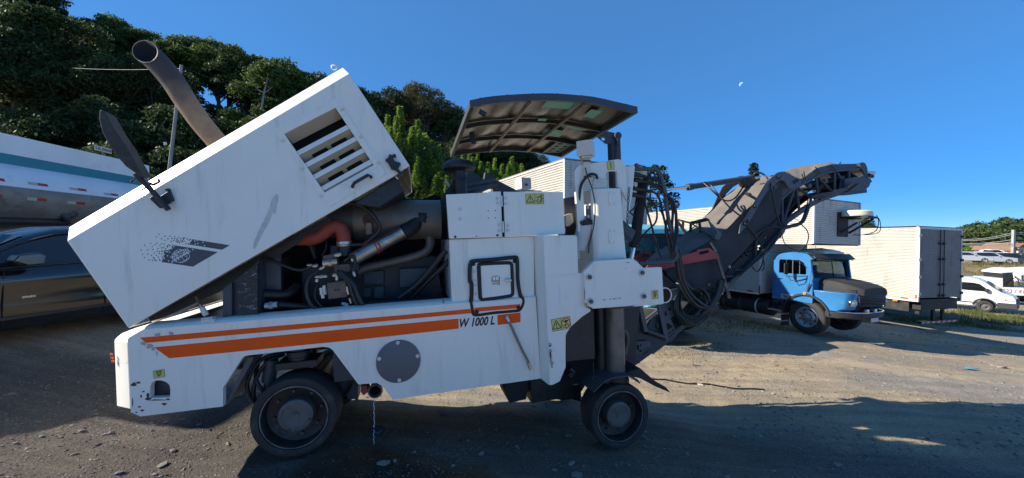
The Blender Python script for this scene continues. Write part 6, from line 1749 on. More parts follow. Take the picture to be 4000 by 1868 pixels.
for i in range(n):
    y0 = .2 + (WS - .4) * i / n; y1 = .2 + (WS - .4) * (i + .92) / n
    MB().prism([(.002, y0, zb - .94), (.002, y1, zb - .94), (.002, y1 + .05, zb - .865), (.002, y0 + .05, zb - .865)], (.003, 0, 0)).build('bar_marking', M['reflect_red'] if i % 2 else M['reflect_white'], ub)
for x in (-.4, -1.9, -1.1, -2.6, -3.4):
    MB().box(x - .11, x + .11, -.022, -.017, zb - .035, zb + .01).build('reflector_strip', M['reflect_red'] if x in (-.4, -1.1, -2.6) else M['reflect_white'], sS)
MB().box(-.075, -.03, -.022, -.017, zb + .02, zb + .16).build('reflector_strip', M['reflect_red'], sS)
b = MB(); b.lathe([(.0, -.03), (.035, -.02), (.035, .0)], (-1.5, -.012, zb + .17), (0, 1, 0), 8); b.build('side_lamp', M['chassis'], TS)
MB().box(-.75, -.60, -.02, .05, zb - .18, zb - .111).build('side_lamp', M['amber'], TS)
b = MB(); b.lathe([(.0, 0), (.10, 0), (.10, .25), (.0, .25)], (-1.3, .1, zb - .38), (1, 0, 0), 12); b.build('air_tank', M['boxwhite'], TS, smooth=40)
# wheels far forward under the chassis keep it standing
for x in (-7.4, -8.7):
    for y, s in ((.25, -1), (WS - .25, 1)):
        wp = FS.w((x, y, 0)); zz = (g(wp[0], wp[1]) - wp[2]) + .50
        road_wheel(TS, (x, y, zz), .50, .28, side=s)
b = MB(); b.box(-9.4, -6.8, .5, WS - .5, zb - .75, zb - .112); b.build('wheel_bogie', M['chassis'], TS)
b = MB()
for x in (-LS, ): pass
b.box(-LS + .6, -LS + .75, .5, .65, zb - 1.2, zb - .112); b.box(-LS + .6, -LS + .75, WS - .65, WS - .5, zb - 1.2, zb - .112); b.build('landing_leg', M['chassis'], TS)

# ------------------------------------------------------------------ cyan truck behind the machine
kh = unit((.45, -.89, 0))
FCY = Frame((2.65, 9.18, -.70), kh, (0, 0, 1))
T2 = copy_tree(T1, None, {M['blue']: M['cyan'], M['bonnet']: M['cyan']})
for ch in kids(T2):
    if ch.name.split('.')[0] in ('box_side', 'attic_side', 'attic_front', 'attic_floor', 'box_front', 'box_rear', 'box_roof', 'corner_trim', 'box_floor', 'cooling_unit', 'aerial', 'door_sticker', 'screen_sticker', 'side_indicator'):
        for g2 in kids(ch):
            bpy.data.objects.remove(g2)
        bpy.data.objects.remove(ch)
T2.matrix_world = FCY.matrix(1.15)
tag(T2, 'light cyan bonneted truck with a white box body behind the milling machine', 'truck', 'bonneted box trucks')
truck_box(T2, -1.30, 0, 5.2, 1.05, 2.6, 4.1, attic=False, W=2.7, y0=-.5)
for ch in kids(T2):
    for g2 in kids(ch):
        if g2.name.split('.')[0] in ('sun_visor', 'roof_deflector', 'roof_lamp'):
            bpy.data.objects.remove(g2)

# ------------------------------------------------------------------ tanker lorry on the left
TK = thing('tanker_lorry', 'white tank lorry with a teal stripe parked behind the black car', 'truck', FK.matrix())
M['tankwhite'] = mat('chalky_white_tank_paint', (.80, .79, .78), .5, var=.06, vscale=2, dirt=((.30, .30, .33), .16, 2.2, (.5, 1, 1)), grime=((.64, .63, .62), .4, 4))
M['tankgrey'] = mat('dirty_aluminium_tank', (.25, .235, .215), .55, metal=.2, var=.2, vscale=3, dirt=((.10, .09, .078), .6, 4, (.8, 2, 1)), grime=((.33, .31, .28), .4, 2.0, (.3, 2, 1)))
M['teal'] = mat('teal_stripe_paint', (.04, .22, .26), .5, var=.06, dirt=((.25, .35, .37), .12, 8))
CY_, CZ_, AA, BB = 1.22, 2.62, 1.22, .74
xk0, xk1 = 3.6, 9.95
def ell(t): return (CY_ - AA * math.cos(t), CZ_ + BB * math.sin(t))
def strip(t0, t1, n, x0, x1, name, m, off=0.0):
    b = MB(); P = [ell(t0 + (t1 - t0) * i / n) for i in range(n + 1)]
    P = [(y + off * -math.cos(t0 + (t1 - t0) * i / n), z + off * math.sin(t0 + (t1 - t0) * i / n)) for i, (y, z) in enumerate(P)]
    b.loft([[(x, y, z) for y, z in P] for x in np.linspace(x0, x1, 3)], cap=False, closed=False)
    return b.build(name, m, TK, smooth=60, recalc=False)
tank = strip(-math.pi, math.pi, 48, xk0, xk1, 'tank', M['tankgrey'])
b = MB(); b.add([(xk1, *ell(2 * math.pi * i / 40)) for i in range(40)] + [(xk0, *ell(2 * math.pi * i / 40)) for i in range(40)], [tuple(range(40)), tuple(range(79, 39, -1))]); b.build('tank_end', M['tankgrey'], TK)
wband = strip(.16, .88, 12, xk0 - .004, xk1 + .004, 'white_band', M['tankwhite'], .004)
yT, zT = ell(.88)
yU, zU = yT + .03, zT + .20
zV = zU + .37
b = MB()
b.loft([[(x, yT - .004, zT + .003), (x, yU, zU), (x, yU + .06, zU), (x, yT + .06, zT - .05)] for x in (xk0, xk1 + .02)]); b.build('teal_band', M['teal'], TK)
b = MB()
b.loft([[(x, yU - .003, zU), (x, yU - .003, zV), (x, yU + .04, zV), (x, yU + .04, zU)] for x in (xk0, xk1 + .02)]); b.loft([[(x, 2 * CY_ - yU, zT), (x, 2 * CY_ - yU, zV), (x, 2 * CY_ - yU - .04, zV), (x, 2 * CY_ - yU - .04, zT)] for x in (xk0, xk1 + .02)]); b.box(xk1 - .02, xk1 + .02, yU + .041, 2 * CY_ - yU - .041, zT, zV); coam = b.build('coaming', M['tankwhite'], TK, bevel=.006)
def on_tank(px, py):
    o = FK.Rm @ (CAM - FK.o); r = FK.Rm @ ray(px, py)
    a = (r[1] / AA) ** 2 + (r[2] / BB) ** 2; bq = 2 * ((o[1] - CY_) * r[1] / AA ** 2 + (o[2] - CZ_) * r[2] / BB ** 2); c = ((o[1] - CY_) / AA) ** 2 + ((o[2] - CZ_) / BB) ** 2 - 1
    t = (-bq - math.sqrt(max(bq * bq - 4 * a * c, 0))) / (2 * a)
    return o + t * r
def tape(px0, px1, py0, py1, m, w=.055):
    p, q = on_tank(px0, py0), on_tank(px1, py1)
    tt = math.asin(max(-1, min(1, ((p[2] + q[2]) / 2 - CZ_) / BB)))
    b = MB(); dt = w / BB / 2
    V = []
    for x in (p[0], q[0]):
        for s in (-1, 0, 1):
            y, z = ell(tt + s * dt); V.append((x, y - .006 * math.cos(tt), z + .006 * math.sin(tt)))
    b.add(V, [(0, 1, 4, 3), (1, 2, 5, 4)]); b.build('reflector_strip', m, tank, recalc=False)
for x0, xm, x1, y0, y1 in ((108, 146, 186, 716, 725), (270, 304, 337, 737, 744), (404, 433, 461, 757, 763), (104, 143, 182, 776, 782), (262, 297, 331, 790, 796), (-30, -5, 17, 700, 704), (-30, -12, 8, 763, 766)):
    tape(x0, xm, y0, (y0 + y1) / 2, M['reflect_white']); tape(xm, x1, (y0 + y1) / 2, y1, M['reflect_red'])
pl0 = [FK.u(px, py, yU - .006) for px, py in ((368, 570), (436, 577), (435, 599), (368, 590))]
zc = sum(p[2] for p in pl0) / 4
b = MB(); b.box(pl0[0][0], pl0[1][0], yU - .008, yU - .004, zc - .055, zc + .055); cp = b.build('capacity_plate', M['boxwhite'], coam)
lettering('capacity_lettering', '10.000l', (pl0[0][0] + .03, yU - .0095, zc - .035), (1, 0, 0), (0, 0, 1), .065, M['ink'], cp, width=(pl0[1][0] - pl0[0][0]) * .9, bold=.03)
b = MB(); b.tube([FK.u(-60, 862, .25), FK.u(262, 868, .25)], .075, 14); b.build('side_pipe', M['black'], TK, smooth=40)
pp = FK.u(280, 832, .15)
b = MB(); b.lathe([(.11, -.2), (.14, -.16), (.14, -.12), (.08, -.12), (.10, -.10), (.10, .02), (.085, .05), (.0, .05)], pp, (.7, -.3, .5), 18); b.lathe([(.105, -.08), (.11, -.06), (.105, -.04)], pp, (.7, -.3, .5), 18); b.build('filler_cap', M['darkgrey'], TK, smooth=40)
b = MB(); b.box(xk0, xk1, .55, 2 * CY_ - .55, 1.70, 1.95); b.box(xk0 - .4, xk1 + .2, .7, 2 * CY_ - .7, 1.38, 1.70); b.build('chassis', M['chassis'], TK)
b = MB(); b.box(xk1 + .4, xk1 + 2.2, .1, 2.3, 1.35, 3.0); b.build('cab', M['tankwhite'], TK, bevel=.12, seg=3)
for x in (4.6, 9.0, xk1 + 1.2):
    for y, s in ((.12, -1), (2 * CY_ - .12, 1)):
        wp = FK.w((x, y, 0)); road_wheel(TK, (x, y, g(wp[0], wp[1]) + .48), .50, .27, side=s)

# ------------------------------------------------------------------ black saloon car, seen from its side
def car_body(T, paint, prof, W, glass_m, far=False):
    """prof: stations (x, sill z, belt z, roof z or None, half width at sill/belt, half width at roof)"""
    b = MB(); rings = []
    for x, zs, zbelt, hw in prof:
        rings.append([(x, -hw * .90 , zs), (x, -hw * .985, zs + .10), (x, -hw, (zs + zbelt) * .5), (x, -hw * .985, zbelt - .06), (x, -hw * .93, zbelt), (x, -hw * .5, zbelt + .03), (x, 0, zbelt + .04), (x, hw * .5, zbelt + .03), (x, hw * .93, zbelt), (x, hw * .985, zbelt - .06), (x, hw, (zs + zbelt) * .5), (x, hw * .985, zs + .10), (x, hw * .90, zs)])
    b.loft(rings)
    return b.build('car_body', paint, T, bevel=.01, smooth=40)
def cabin(T, paint, st, glass_m):
    """st: stations (x, z, half width) of the roof line going from cowl over the roof to the tail; base at belt"""
    b = MB(); rings = []
    for x, z0, z1, h0, h1 in st:
        rings.append([(x, -h0, z0), (x, -h1 - .02, z1 - .05), (x, -h1 + .06, z1 - .005), (x, 0, z1 + .015), (x, h1 - .06, z1 - .005), (x, h1 + .02, z1 - .05), (x, h0, z0)])
    b.loft(rings)
    return b.build('cabin', paint, T, smooth=50)
TC = thing('parked_car', 'glossy black saloon car parked beside the tank lorry', 'car', FC.matrix())
hw = .86
prof = [(2.35, .30, .62, .55), (2.2, .22, .72, .74), (1.9, .2, .80, .82), (1.3, .2, .88, hw), (.75, .2, .93, hw), (.0, .2, .95, hw), (-.8, .2, .97, hw), (-1.5, .2, .99, hw), (-1.95, .24, 1.0, .80), (-2.08, .35, .96, .70)]
cb = MB(); rings = []
for x, zs, zbl, w in prof:
    y0 = -.86
    rings.append([(x, y0 - w * .93, zs), (x, y0 - w, zs + .12), (x, y0 - w, zbl - .1), (x, y0 - w * .92, zbl), (x, y0, zbl + .05), (x, y0 + w * .92, zbl), (x, y0 + w * .965, zbl - .05), (x, y0 + w * .985, zbl - .10), (x, y0 + w * 1.0, zbl - .16), (x, y0 + w * .985, zbl - .22), (x, y0 + w * .975, .50), (x, y0 + w * .99, .36), (x, y0 + w * .93, zs)])
cb.loft(rings)
car = cb.build('car_body', M['carblack'], TC, smooth=40)
st = [(1.02, .92, .94, .78, .74), (.75, .92, 1.10, .79, .70), (.35, .93, 1.33, .80, .64), (.05, .94, 1.43, .80, .61), (-.5, .95, 1.47, .80, .60), (-1.05, .96, 1.44, .79, .60), (-1.5, .97, 1.26, .77, .62), (-1.85, .98, 1.02, .74, .66)]
b = MB()
b.loft([[(x, -.86 - h0, z0), (x, -.86 - h1 - .03, z1 - .06), (x, -.86 - h1 + .07, z1 - .008), (x, -.86, z1 + .012), (x, -.86 + h1 - .07, z1 - .008), (x, -.86 + h1 + .03, z1 - .06), (x, -.86 + h0, z0)] for x, z0, z1, h0, h1 in st]); cbn = b.build('cabin', M['carblack'], TC, smooth=60)
def side_pt(x, f):
    """point on the cabin side, f = 0 belt .. 1 roof edge"""
    xs = [s[0] for s in st][::-1]
    def ip(k): return float(np.interp(x, xs, [s[k] for s in st][::-1]))
    z0, z1, h0, h1 = ip(1), ip(2), ip(3), ip(4)
    return np.array((x, -.86 + h0 + (h1 + .03 - h0) * f + .004, z0 + (z1 - .06 - z0) * f))
for xs in (np.linspace(.62, -.28, 8), np.linspace(-.36, -1.15, 7)):
    b = MB(); lo = [side_pt(x, .12) for x in xs]; hi = [side_pt(x, .90 if x < .3 else .90) for x in xs]
    b.loft([[l, h_] for l, h_ in zip(lo, hi)], cap=False, closed=False); b.build('side_window', M['glassdark'], cbn, recalc=False, smooth=50)
b = MB(); b.tube([side_pt(x, .96) + (0, .004, 0) for x in np.linspace(.85, -1.4, 16)], .008, 6); b.tube([side_pt(x, .05) + (0, .006, 0) for x in np.linspace(.7, -1.4, 12)], .009, 6); b.build('window_trim', M['trim'], cbn, smooth=50)
b = MB(); W0 = [(.98, .95, .70), (.36, 1.325, .58)]
b.add([(W0[0][0] + .02, -.86 - .70, .96), (W0[0][0] + .05, -.86, .97), (W0[0][0] + .02, -.86 + .70, .96), (.34, -.86 + .60, 1.325), (.36, -.86, 1.36), (.34, -.86 - .60, 1.325)], [(0, 1, 4, 5), (1, 2, 3, 4)]); b.build('windscreen', mat('sky_reflecting_screen', (.05, .07, .10), .03, var=.02, spec=1.0), cbn, recalc=False, smooth=50)
b = MB(); b.loft([[(x, .0 + .08 * k, z) for x, z in ((.62, 1.02), (.50, .96), (.36, .97), (.34, 1.08), (.40, 1.12), (.56, 1.10))] for k in (.15, 1.0, 2.2)]); b.build('door_mirror', M['carblack'], car, bevel=.02, smooth=60)
b = MB(); b.tube([(-.42, -.008, .88), (-.40, .022, .885), (-.22, .022, .885), (-.20, -.006, .88)], .013, 6); b.tube([(-1.35, -.008, .90), (-1.33, .02, .905), (-1.15, .02, .905), (-1.13, -.006, .90)], .013, 6); b.build('door_handle', M['carblack'], car, smooth=50)
b = MB()
for x in (.62, -.32, -1.2): b.bar((x, -.006, .26), (x - .02, -.012, .90), .008, .008)
b.build('door_seam', M['void'], car)
def car_wheel(T, loc, r, side, w=.2):
    return road_wheel(T, loc, r, w, M['steelwheel'], side)
for x in (1.45, -1.2):
    car_wheel(TC, (x, .01, .31), .31, 1); car_wheel(TC, (x, -1.73, .31), .31, -1)
bdg = FC.u(65, 1162, -.018)
lettering('model_badge', 'ONIX', (FC.u(85, 1160, -.014)[0] + .0, -.012, bdg[2] - .018), (-1, 0, 0), (0, 0, 1), .026, M['chrome'], car, width=.12, shear=.15, bold=.02)
b = MB(); b.bar((1.0, -.004, .34), (-.95, -.004, .36), .012, .03); b.build('sill_trim', M['trim'], car)
for y in (-.2, -1.5):
    b = MB(); b.prism([(2.12, y, .60), (2.3, y, .58), (2.2, y, .70), (2.0, y, .74)], (0, .02, 0)); b.build('headlight', M['headlamp'], car)

# ------------------------------------------------------------------ white van, tow lorry, parked cars on the upper level
def prof_vehicle(name, label, cat, F_, parts, wheels, group=None):
    T = thing(name, label, cat, F_.matrix(), group)
    return T
VO = at(3846, 1219, 22)
FV = Frame((VO[0], VO[1], g(VO[0], VO[1])), (.56, -.83, -.0), (0.02, 0, 1))
TV = thing('parked_van', 'white panel van with black bumper parked beyond the trailer', 'van', FV.matrix())
ZV = lambda x, y: (3720 + .19113 * x, 1030 + .19113 * y)
def vpoly(pts, y): return [tuple(FV.u(*ZV(*p), y)) for p in pts]
WV = 1.9
roof0 = FV.u(*ZV(160, 275), .12)[2]
body = [(-3.6, .35), (-3.6, roof0 * .98), (-3.4, roof0), (-.55, roof0), (-.30, roof0 - .06), (.0, roof0 - .22), (.30, roof0 - .50), (.62, 1.22), (1.02, 1.02), (1.10, .85), (1.12, .40), (.42, .38), (.36, .62), (.20, .74), (0, .78), (-.20, .74), (-.36, .62), (-.42, .35)]
b = MB(); b.loft([[(x, y, z - (e if z > 1.3 else 0)) for x, z in body] for y, e in ((.0, .04), (.10, 0), (WV - .10, 0), (WV, .04))]); vb = b.build('van_body', M['vanwhite'], TV, bevel=.03, smooth=40)
b = MB(); b.prism([(-.95, -.004, 1.25), (-.95, -.004, 1.72), (-.45, -.004, 1.72), (-.18, -.004, 1.66), (.18, -.004, 1.30), (.10, -.004, 1.22)], (0, .004, 0)); b.build('side_window', M['glassdark'], vb)
b = MB(); b.add([(.02, .16, roof0 - .23), (.02, WV - .16, roof0 - .23), (.62, WV - .10, 1.235), (.62, .10, 1.235)], [(0, 1, 2, 3)]); o = b.build('windscreen', M['glassdark'], vb, recalc=False); o.location = (.02, 0, .015)
b = MB(); b.box(.44, 1.17, -.01, WV + .01, .30, .66); b.build('bumper', M['bumper'], vb, bevel=.04)
b = MB(); b.tube([(.44 * math.cos(a), -.015, .36 + .44 * math.sin(a)) for a in np.linspace(.2, math.pi - .1, 14)], .04, 6); b.build('wheel_arch', M['bumper'], vb, smooth=50)
b = MB(); b.box(-3.55, -.46, -.012, -.002, .50, .57); b.build('rub_strip', M['bumper'], vb)
b = MB(); b.prism([(.70, -.012, .80), (.98, .0, .80), (1.06, .06, .95), (.74, -.008, .93)], (.0, .25, 0)); b.build('headlight', M['headlamp'], vb, bevel=.01); b = MB(); b.box(.72, 1.06, -.016, .24, .765, .80); b.build('indicator', M['amber'], vb)
b = MB(); b.box(1.115, 1.135, .5, 1.4, .72, .84); b.build('grille', M['trim'], vb); b = MB(); b.box(1.172, 1.18, .7, 1.2, .42, .52); b.build('number_plate', M['plate'], vb)
b = MB(); b.box(.02, .16, -.20, -.02, 1.20, 1.42); b.build('door_mirror', M['trim'], vb, bevel=.03)
b = MB(); b.bar((-1.05, -.002, .5), (-1.05, -.002, 1.95), .012, .012); b.bar((.10, -.002, .62), (.12, -.002, 1.22), .01, .01); b.box(-1.02, -.90, -.01, -.002, 1.02, 1.06); b.build('door_seam', M['trim'], vb)
for x in (0, -3.0):
    for y, s in ((.0, -1), (WV, 1)):
        road_wheel(TV, (x, y, .34), .34, .22, M['hub'], side=s)

TWo = at(3975, 1208, 28)
FW = Frame((TWo[0], TWo[1], g(TWo[0], TWo[1])), (.90, -.44, 0), (0.02, 0, 1))
TW = thing('tow_lorry', 'white recovery lorry with red phone number cut by the right edge', 'truck', FW.matrix(1.12))
b = MB(); b.box(-1.25, 1.6, 0, 2.2, .62, 1.15); bed = b.build('bed_side', M['vanwhite'], TW, bevel=.02)
lettering('phone_lettering', '1323 / 4119-8191', (-.80, -.004, .78), (1, 0, 0), (0, 0, 1), .24, M['redink'], bed, width=2.15, shear=.1)
b = MB(); b.prism([(-1.2, .05, 1.16), (-1.2, .05, 1.62), (-1.05, .05, 1.74), (-.62, .05, 1.76), (-.62, .05, 1.16)], (0, 2.1, 0)); b.build('tool_locker', M['vanwhite'], TW, bevel=.03)
b = MB(); b.prism([(-.1, .05, 1.5), (-.15, .05, 2.15), (.25, .05, 2.38), (1.9, .05, 2.55), (1.9, .05, 1.5)], (0, 2.1, 0)); cabw = b.build('cab', M['vanwhite'], TW, bevel=.08)
b = MB(); b.prism([(-.6, .12, 1.16), (-.6, .12, 2.05), (-.1, .12, 2.1), (-.1, .12, 1.16)], (0, 1.9, 0)); b.build('rear_window', M['glassdark'], cabw)
b = MB(); b.prism([(-.70, .10, 2.08), (-.66, .10, 2.2), (-.15, .10, 2.40), (.25, .10, 2.44), (.25, .10, 2.36), (-.15, .10, 2.16)], (0, 2.0, 0)); b.build('roof_fairing', M['vanwhite'], TW, bevel=.04)
b = MB(); b.prism([(.45, .04, 2.28), (1.8, .04, 2.42), (1.8, .04, 2.18), (.45, .04, 2.12)], (0, .006, 0)); b.box(.2, .75, -.06, .04, 1.62, 2.0); b.build('side_window', M['trim'], cabw)
b = MB(); b.box(.25, .70, -.07, -.062, 1.68, 1.95); b.build('cream_panel', M['reflect_white'], cabw)
for pts in ([(-.6, .0, 1.9), (-.2, -.05, 1.95), (.0, -.05, 1.7), (.05, -.05, 1.4), (.2, -.05, 1.2)], [(-.4, 0, 1.3), (-.2, -.05, 1.6), (.1, -.05, 1.5), (.4, -.05, 1.25)], [(.2, -.05, 1.5), (.6, -.08, 1.4), (.9, -.08, 1.18)]):
    MB().tube(crom(pts, 5), .025, 6).build('hydraulic_hose', M['hose'], TW, smooth=50)
b = MB(); b.box(-1.2, 1.6, .3, 1.9, .45, .61); b.box(-.2, .15, .1, .3, .2, .61); b.build('chassis', M['chassis'], TW)
for x in (-.75, 1.3):
    for y, s in ((.02, -1), (2.15, 1)):
        road_wheel(TW, (x, y, .42), .42, .25, M['hub'], side=s)

def far_car(name, label, px, py, d, hd, paint, suv, dark=False):
    p = at(px, py, d)
    F_ = Frame((p[0], p[1], p[2]), hd, (0.02, 0, 1))
    T = thing(name, label, 'car', F_.matrix(), 'cars parked on the upper level')
    W = 1.8; H = 1.62 if suv else 1.50
    lo = [(-2.1, .30), (-2.15, .75), (-2.0, .98), (.85, .98), (1.75, .86), (2.05, .68), (2.1, .30), (1.62, .28), (1.55, .52), (1.30, .64), (1.05, .52), (.98, .26), (-.92, .26), (-1.0, .52), (-1.25, .64), (-1.5, .52), (-1.57, .28)]
    b = MB(); b.loft([[(x, y, z) for x, z in lo] for y in (0, .08, W - .08, W)]); bd = b.build('car_body', paint, T, bevel=.06, smooth=50)
    up = [(-2.0, .98), (-1.75, H - .12), (-1.4, H), (-.2, H + .01), (.1, H - .06), (.85, .98)]
    b = MB(); b.loft([[(x, y + (e if z > 1.1 else 0) * (1 if y < 1 else -1), z) for x, z in up] for y, e in ((.04, .16), (.12, .2), (W - .12, .2), (W - .04, .16))]); cn = b.build('cabin', paint, T, bevel=.03, smooth=50)
    b = MB(); q0 = [(-1.70, 1.03), (-1.52, H - .14), (-.28, H - .10), (.02, H - .14), (.55, 1.03)]
    b.add([(x, .035 + .16 * (z - .98) / (H - .98) * 1.0 - .012, z) for x, z in q0], [tuple(range(5))]); b.build('side_window', M['glassdark'], cn, recalc=False)
    b = MB(); b.add([(.17, .30, H - .08), (.17, W - .30, H - .08), (.86, W - .14, 1.02), (.86, .14, 1.02)], [(0, 1, 2, 3)]); o = b.build('windscreen', M['glassdark'], cn, recalc=False); o.location = (.03, 0, .02)
    b = MB(); b.box(1.95, 2.13, .5, W - .5, .56, .68); b.box(1.9, 2.13, .15, W - .15, .30, .44); b.build('grille', M['trim'], bd)
    for y in (.1, W - .45):
        b = MB(); b.box(1.72, 2.08, y, y + .35, .68, .82); b.build('headlight', M['headlamp'], bd, bevel=.03)
    b = MB(); b.box(.35, .5, -.16, -.0, 1.0, 1.12); b.build('door_mirror', paint, bd, bevel=.02)
    for x in (1.30, -1.25):
        for y, s in ((.0, -1), (W, 1)):
            road_wheel(T, (x, y, .33), .33, .2, M['steelwheel'], side=s)
    return T
far_car('parked_car', 'silver estate car on the bank next to the trailer doors', 3790, 1026, 51, (.80, -.60, 0), M['silver'], False)
far_car('parked_car', 'silver sport utility car second from the trailer on the bank', 3885, 1030, 51.5, (.82, -.57, 0), M['silver'], True)
M['dkgreen'] = mat('dark_pickup_paint', (.03, .035, .035), .25, var=.05, coat=.6)
far_car('parked_car', 'dark car at the right edge on the bank in front of grey wall', 3975, 1034, 52.5, (.86, -.5, 0), M['dkgreen'], True)
far_car('parked_car', 'white car half hidden behind the two silver cars on the bank', 3905, 1012, 58, (.7, -.7, 0), M['vanwhite'], False)

# ------------------------------------------------------------------ far right: wall, houses, pole, wires
M['concrete'] = mat('weathered_concrete', (.34, .33, .31), .85, var=.1, vscale=1.5, dirt=((.18, .17, .15), .35, 2))
M['wallgrey'] = mat('grey_yard_wall', (.22, .23, .25), .8, var=.1, vscale=.8)
M['brick'] = mat('orange_hollow_brick', (.36, .17, .10), .85, var=.15, vscale=1.2)
M['plaster'] = mat('cream_house_plaster', (.55, .46, .35), .8, var=.08, vscale=.7)
M['roof'] = mat('clay_roof_tile', (.20, .12, .08), .85, var=.15, vscale=1.5)
M['wire'] = mat('pale_overhead_wire', (.30, .31, .30), .6, var=.03)
def block(name, label, cat, px0, px1, py0, py1, d, depth, m):
    a, c = at(px0, py1, d), at(px1, py0, d)
    T = thing(name, label, cat, Matrix.Translation(Vector((a[0], a[1], a[2]))))
    return T, c[0] - a[0], c[2] - a[2]
T, w, h = block('yard_wall', 'grey rendered wall behind the parked cars on the bank', 'wall', 3917, 4060, 991, 1022, 62, .3, None)
MB().box(0, w, 0, .25, -1.2, h).build('wall_panel', M['wallgrey'], T); MB().box(-.05, w, -.04, .29, h + .002, h + .12).build('coping', M['concrete'], T)
T, w, h = block('small_shed', 'pale flat shed between the silver cars and the grey wall', 'shed', 3876, 3916, 988, 1020, 61, 3, None)
MB().box(0, w, 0, 3, -1, h).build('wall', M['concrete'], T); MB().box(-.1, w + .1, -.1, 3.1, h + .002, h + .12).build('roof', M['wallgrey'], T)
for (x0, x1, y0, y1, d, m, lab) in ((3950, 3970, 980, 1000, 74, 'brick', 'orange brick house beside the concrete pole'), (3978, 4020, 966, 1000, 80, 'plaster', 'cream plastered house at the right edge above the grey wall'), (3920, 3944, 980, 1000, 78, 'plaster', 'small cream house left of the concrete pole'), (3982, 3999, 960, 974, 96, 'brick', 'small brick house with orange roof highest on the wooded slope')):
    T, w, h = block('house', lab, 'house', x0, x1, y0, y1, d, 6, None)
    MB().box(0, w, 0, 6, -1.5, h).build('wall', M[m], T)
    b = MB(); b.prism([(-.3, -.3, h), (w + .3, -.3, h), (w / 2, -.3, h + .9)], (0, 6.6, 0)); b.build('roof', M['roof'], T)
    for k in range(2):
        fx = w * (.2 + .42 * k); MB().box(fx, fx + w * .2, -.03, .0, h * .35, h * .72).build('window', M['glassdark'], T)
pb = at(3955, 1010, 56); ptop = at(3960, 898, 56)
T = thing('concrete_pole', 'concrete power pole on the bank at the right edge', 'utility pole', Matrix.Translation(Vector(pb)))
b = MB(); hgt = ptop[2] - pb[2]; b.bar((0, 0, -1), (ptop[0] - pb[0], 0, hgt), .30, .30); b.build('shaft', M['concrete'], T)
b = MB(); b.bar((-.75, 0, hgt * .50), (.75, 0, hgt * .50), .08, .08); b.build('cross_arm', M['concrete'], T)
for i, (f, e, sag) in enumerate(((.90, 932, .5), (.84, 936, .5), (.66, 949, .35), (.58, 952, .35))):
    a = np.array((pb[0] + .05, pb[1], pb[2] + hgt * f)); c = at(3700, e, 62); r = at(4090, 905 + 12 * i, 56)
    P = [a * (1 - t) + c * t + (0, 0, -sag * 4 * t * (1 - t)) for t in np.linspace(0, 1, 14)]
    o = MB().tube(P, .035, 5).build('overhead_wire', M['wire'])
    tag(o, 'overhead wire strung from the concrete pole to the trailer, ' + ('topmost of four', 'second from the top', 'third from the top', 'lowest of four')[i], 'wire', 'wires on the concrete pole')
    o = MB().tube([a, r], .035, 5).build('overhead_wire', M['wire'])
    tag(o, 'overhead wire running from the concrete pole off the right edge, ' + ('topmost', 'second from the top', 'third from the top', 'lowest')[i], 'wire', 'wires on the concrete pole')
# leaning pole and its wire on the hill side
M['darkwire'] = mat('dull_overhead_wire', (.07, .07, .068), .7, var=.03)
M['polegrey'] = mat('weathered_grey_pole', (.26, .25, .235), .85, var=.15, vscale=3)
pb, pt_ = at(653, 600, 15.5), at(709, 255, 15.5)
T = thing('leaning_pole', 'thin leaning grey pole standing at the foot of the wooded hill', 'utility pole', Matrix.Translation(Vector(pb)))
b = MB(); b.tube([(0, 0, -1.5), tuple(pt_ - pb)], [.07, .055], 10); b.build('shaft', M['polegrey'], T, smooth=40)
b = MB(); b.box(-.11, -.03, -.05, .03, .35, .47); b.build('junction_box', M['boxwhite'], T)
a, c = at(706, 268, 15.5), at(60, 236, 27)
P = [a * (1 - t) + c * t + (0, 0, -.28 * 4 * t * (1 - t)) for t in np.linspace(0, 1, 20)]
tag(MB().tube(P, .011, 5).build('overhead_wire', M['darkwire']), 'thin sagging wire running left from the leaning pole', 'wire')
a, c = at(712, 262, 15.5), at(1230, 420, 22)
P = [a * (1 - t) + c * t + (0, 0, -.2 * 4 * t * (1 - t)) for t in np.linspace(0, 1, 14)]
tag(MB().tube(P, .008, 5).build('overhead_wire', M['darkwire']), 'thin wire dropping right from the leaning pole behind the exhaust', 'wire')

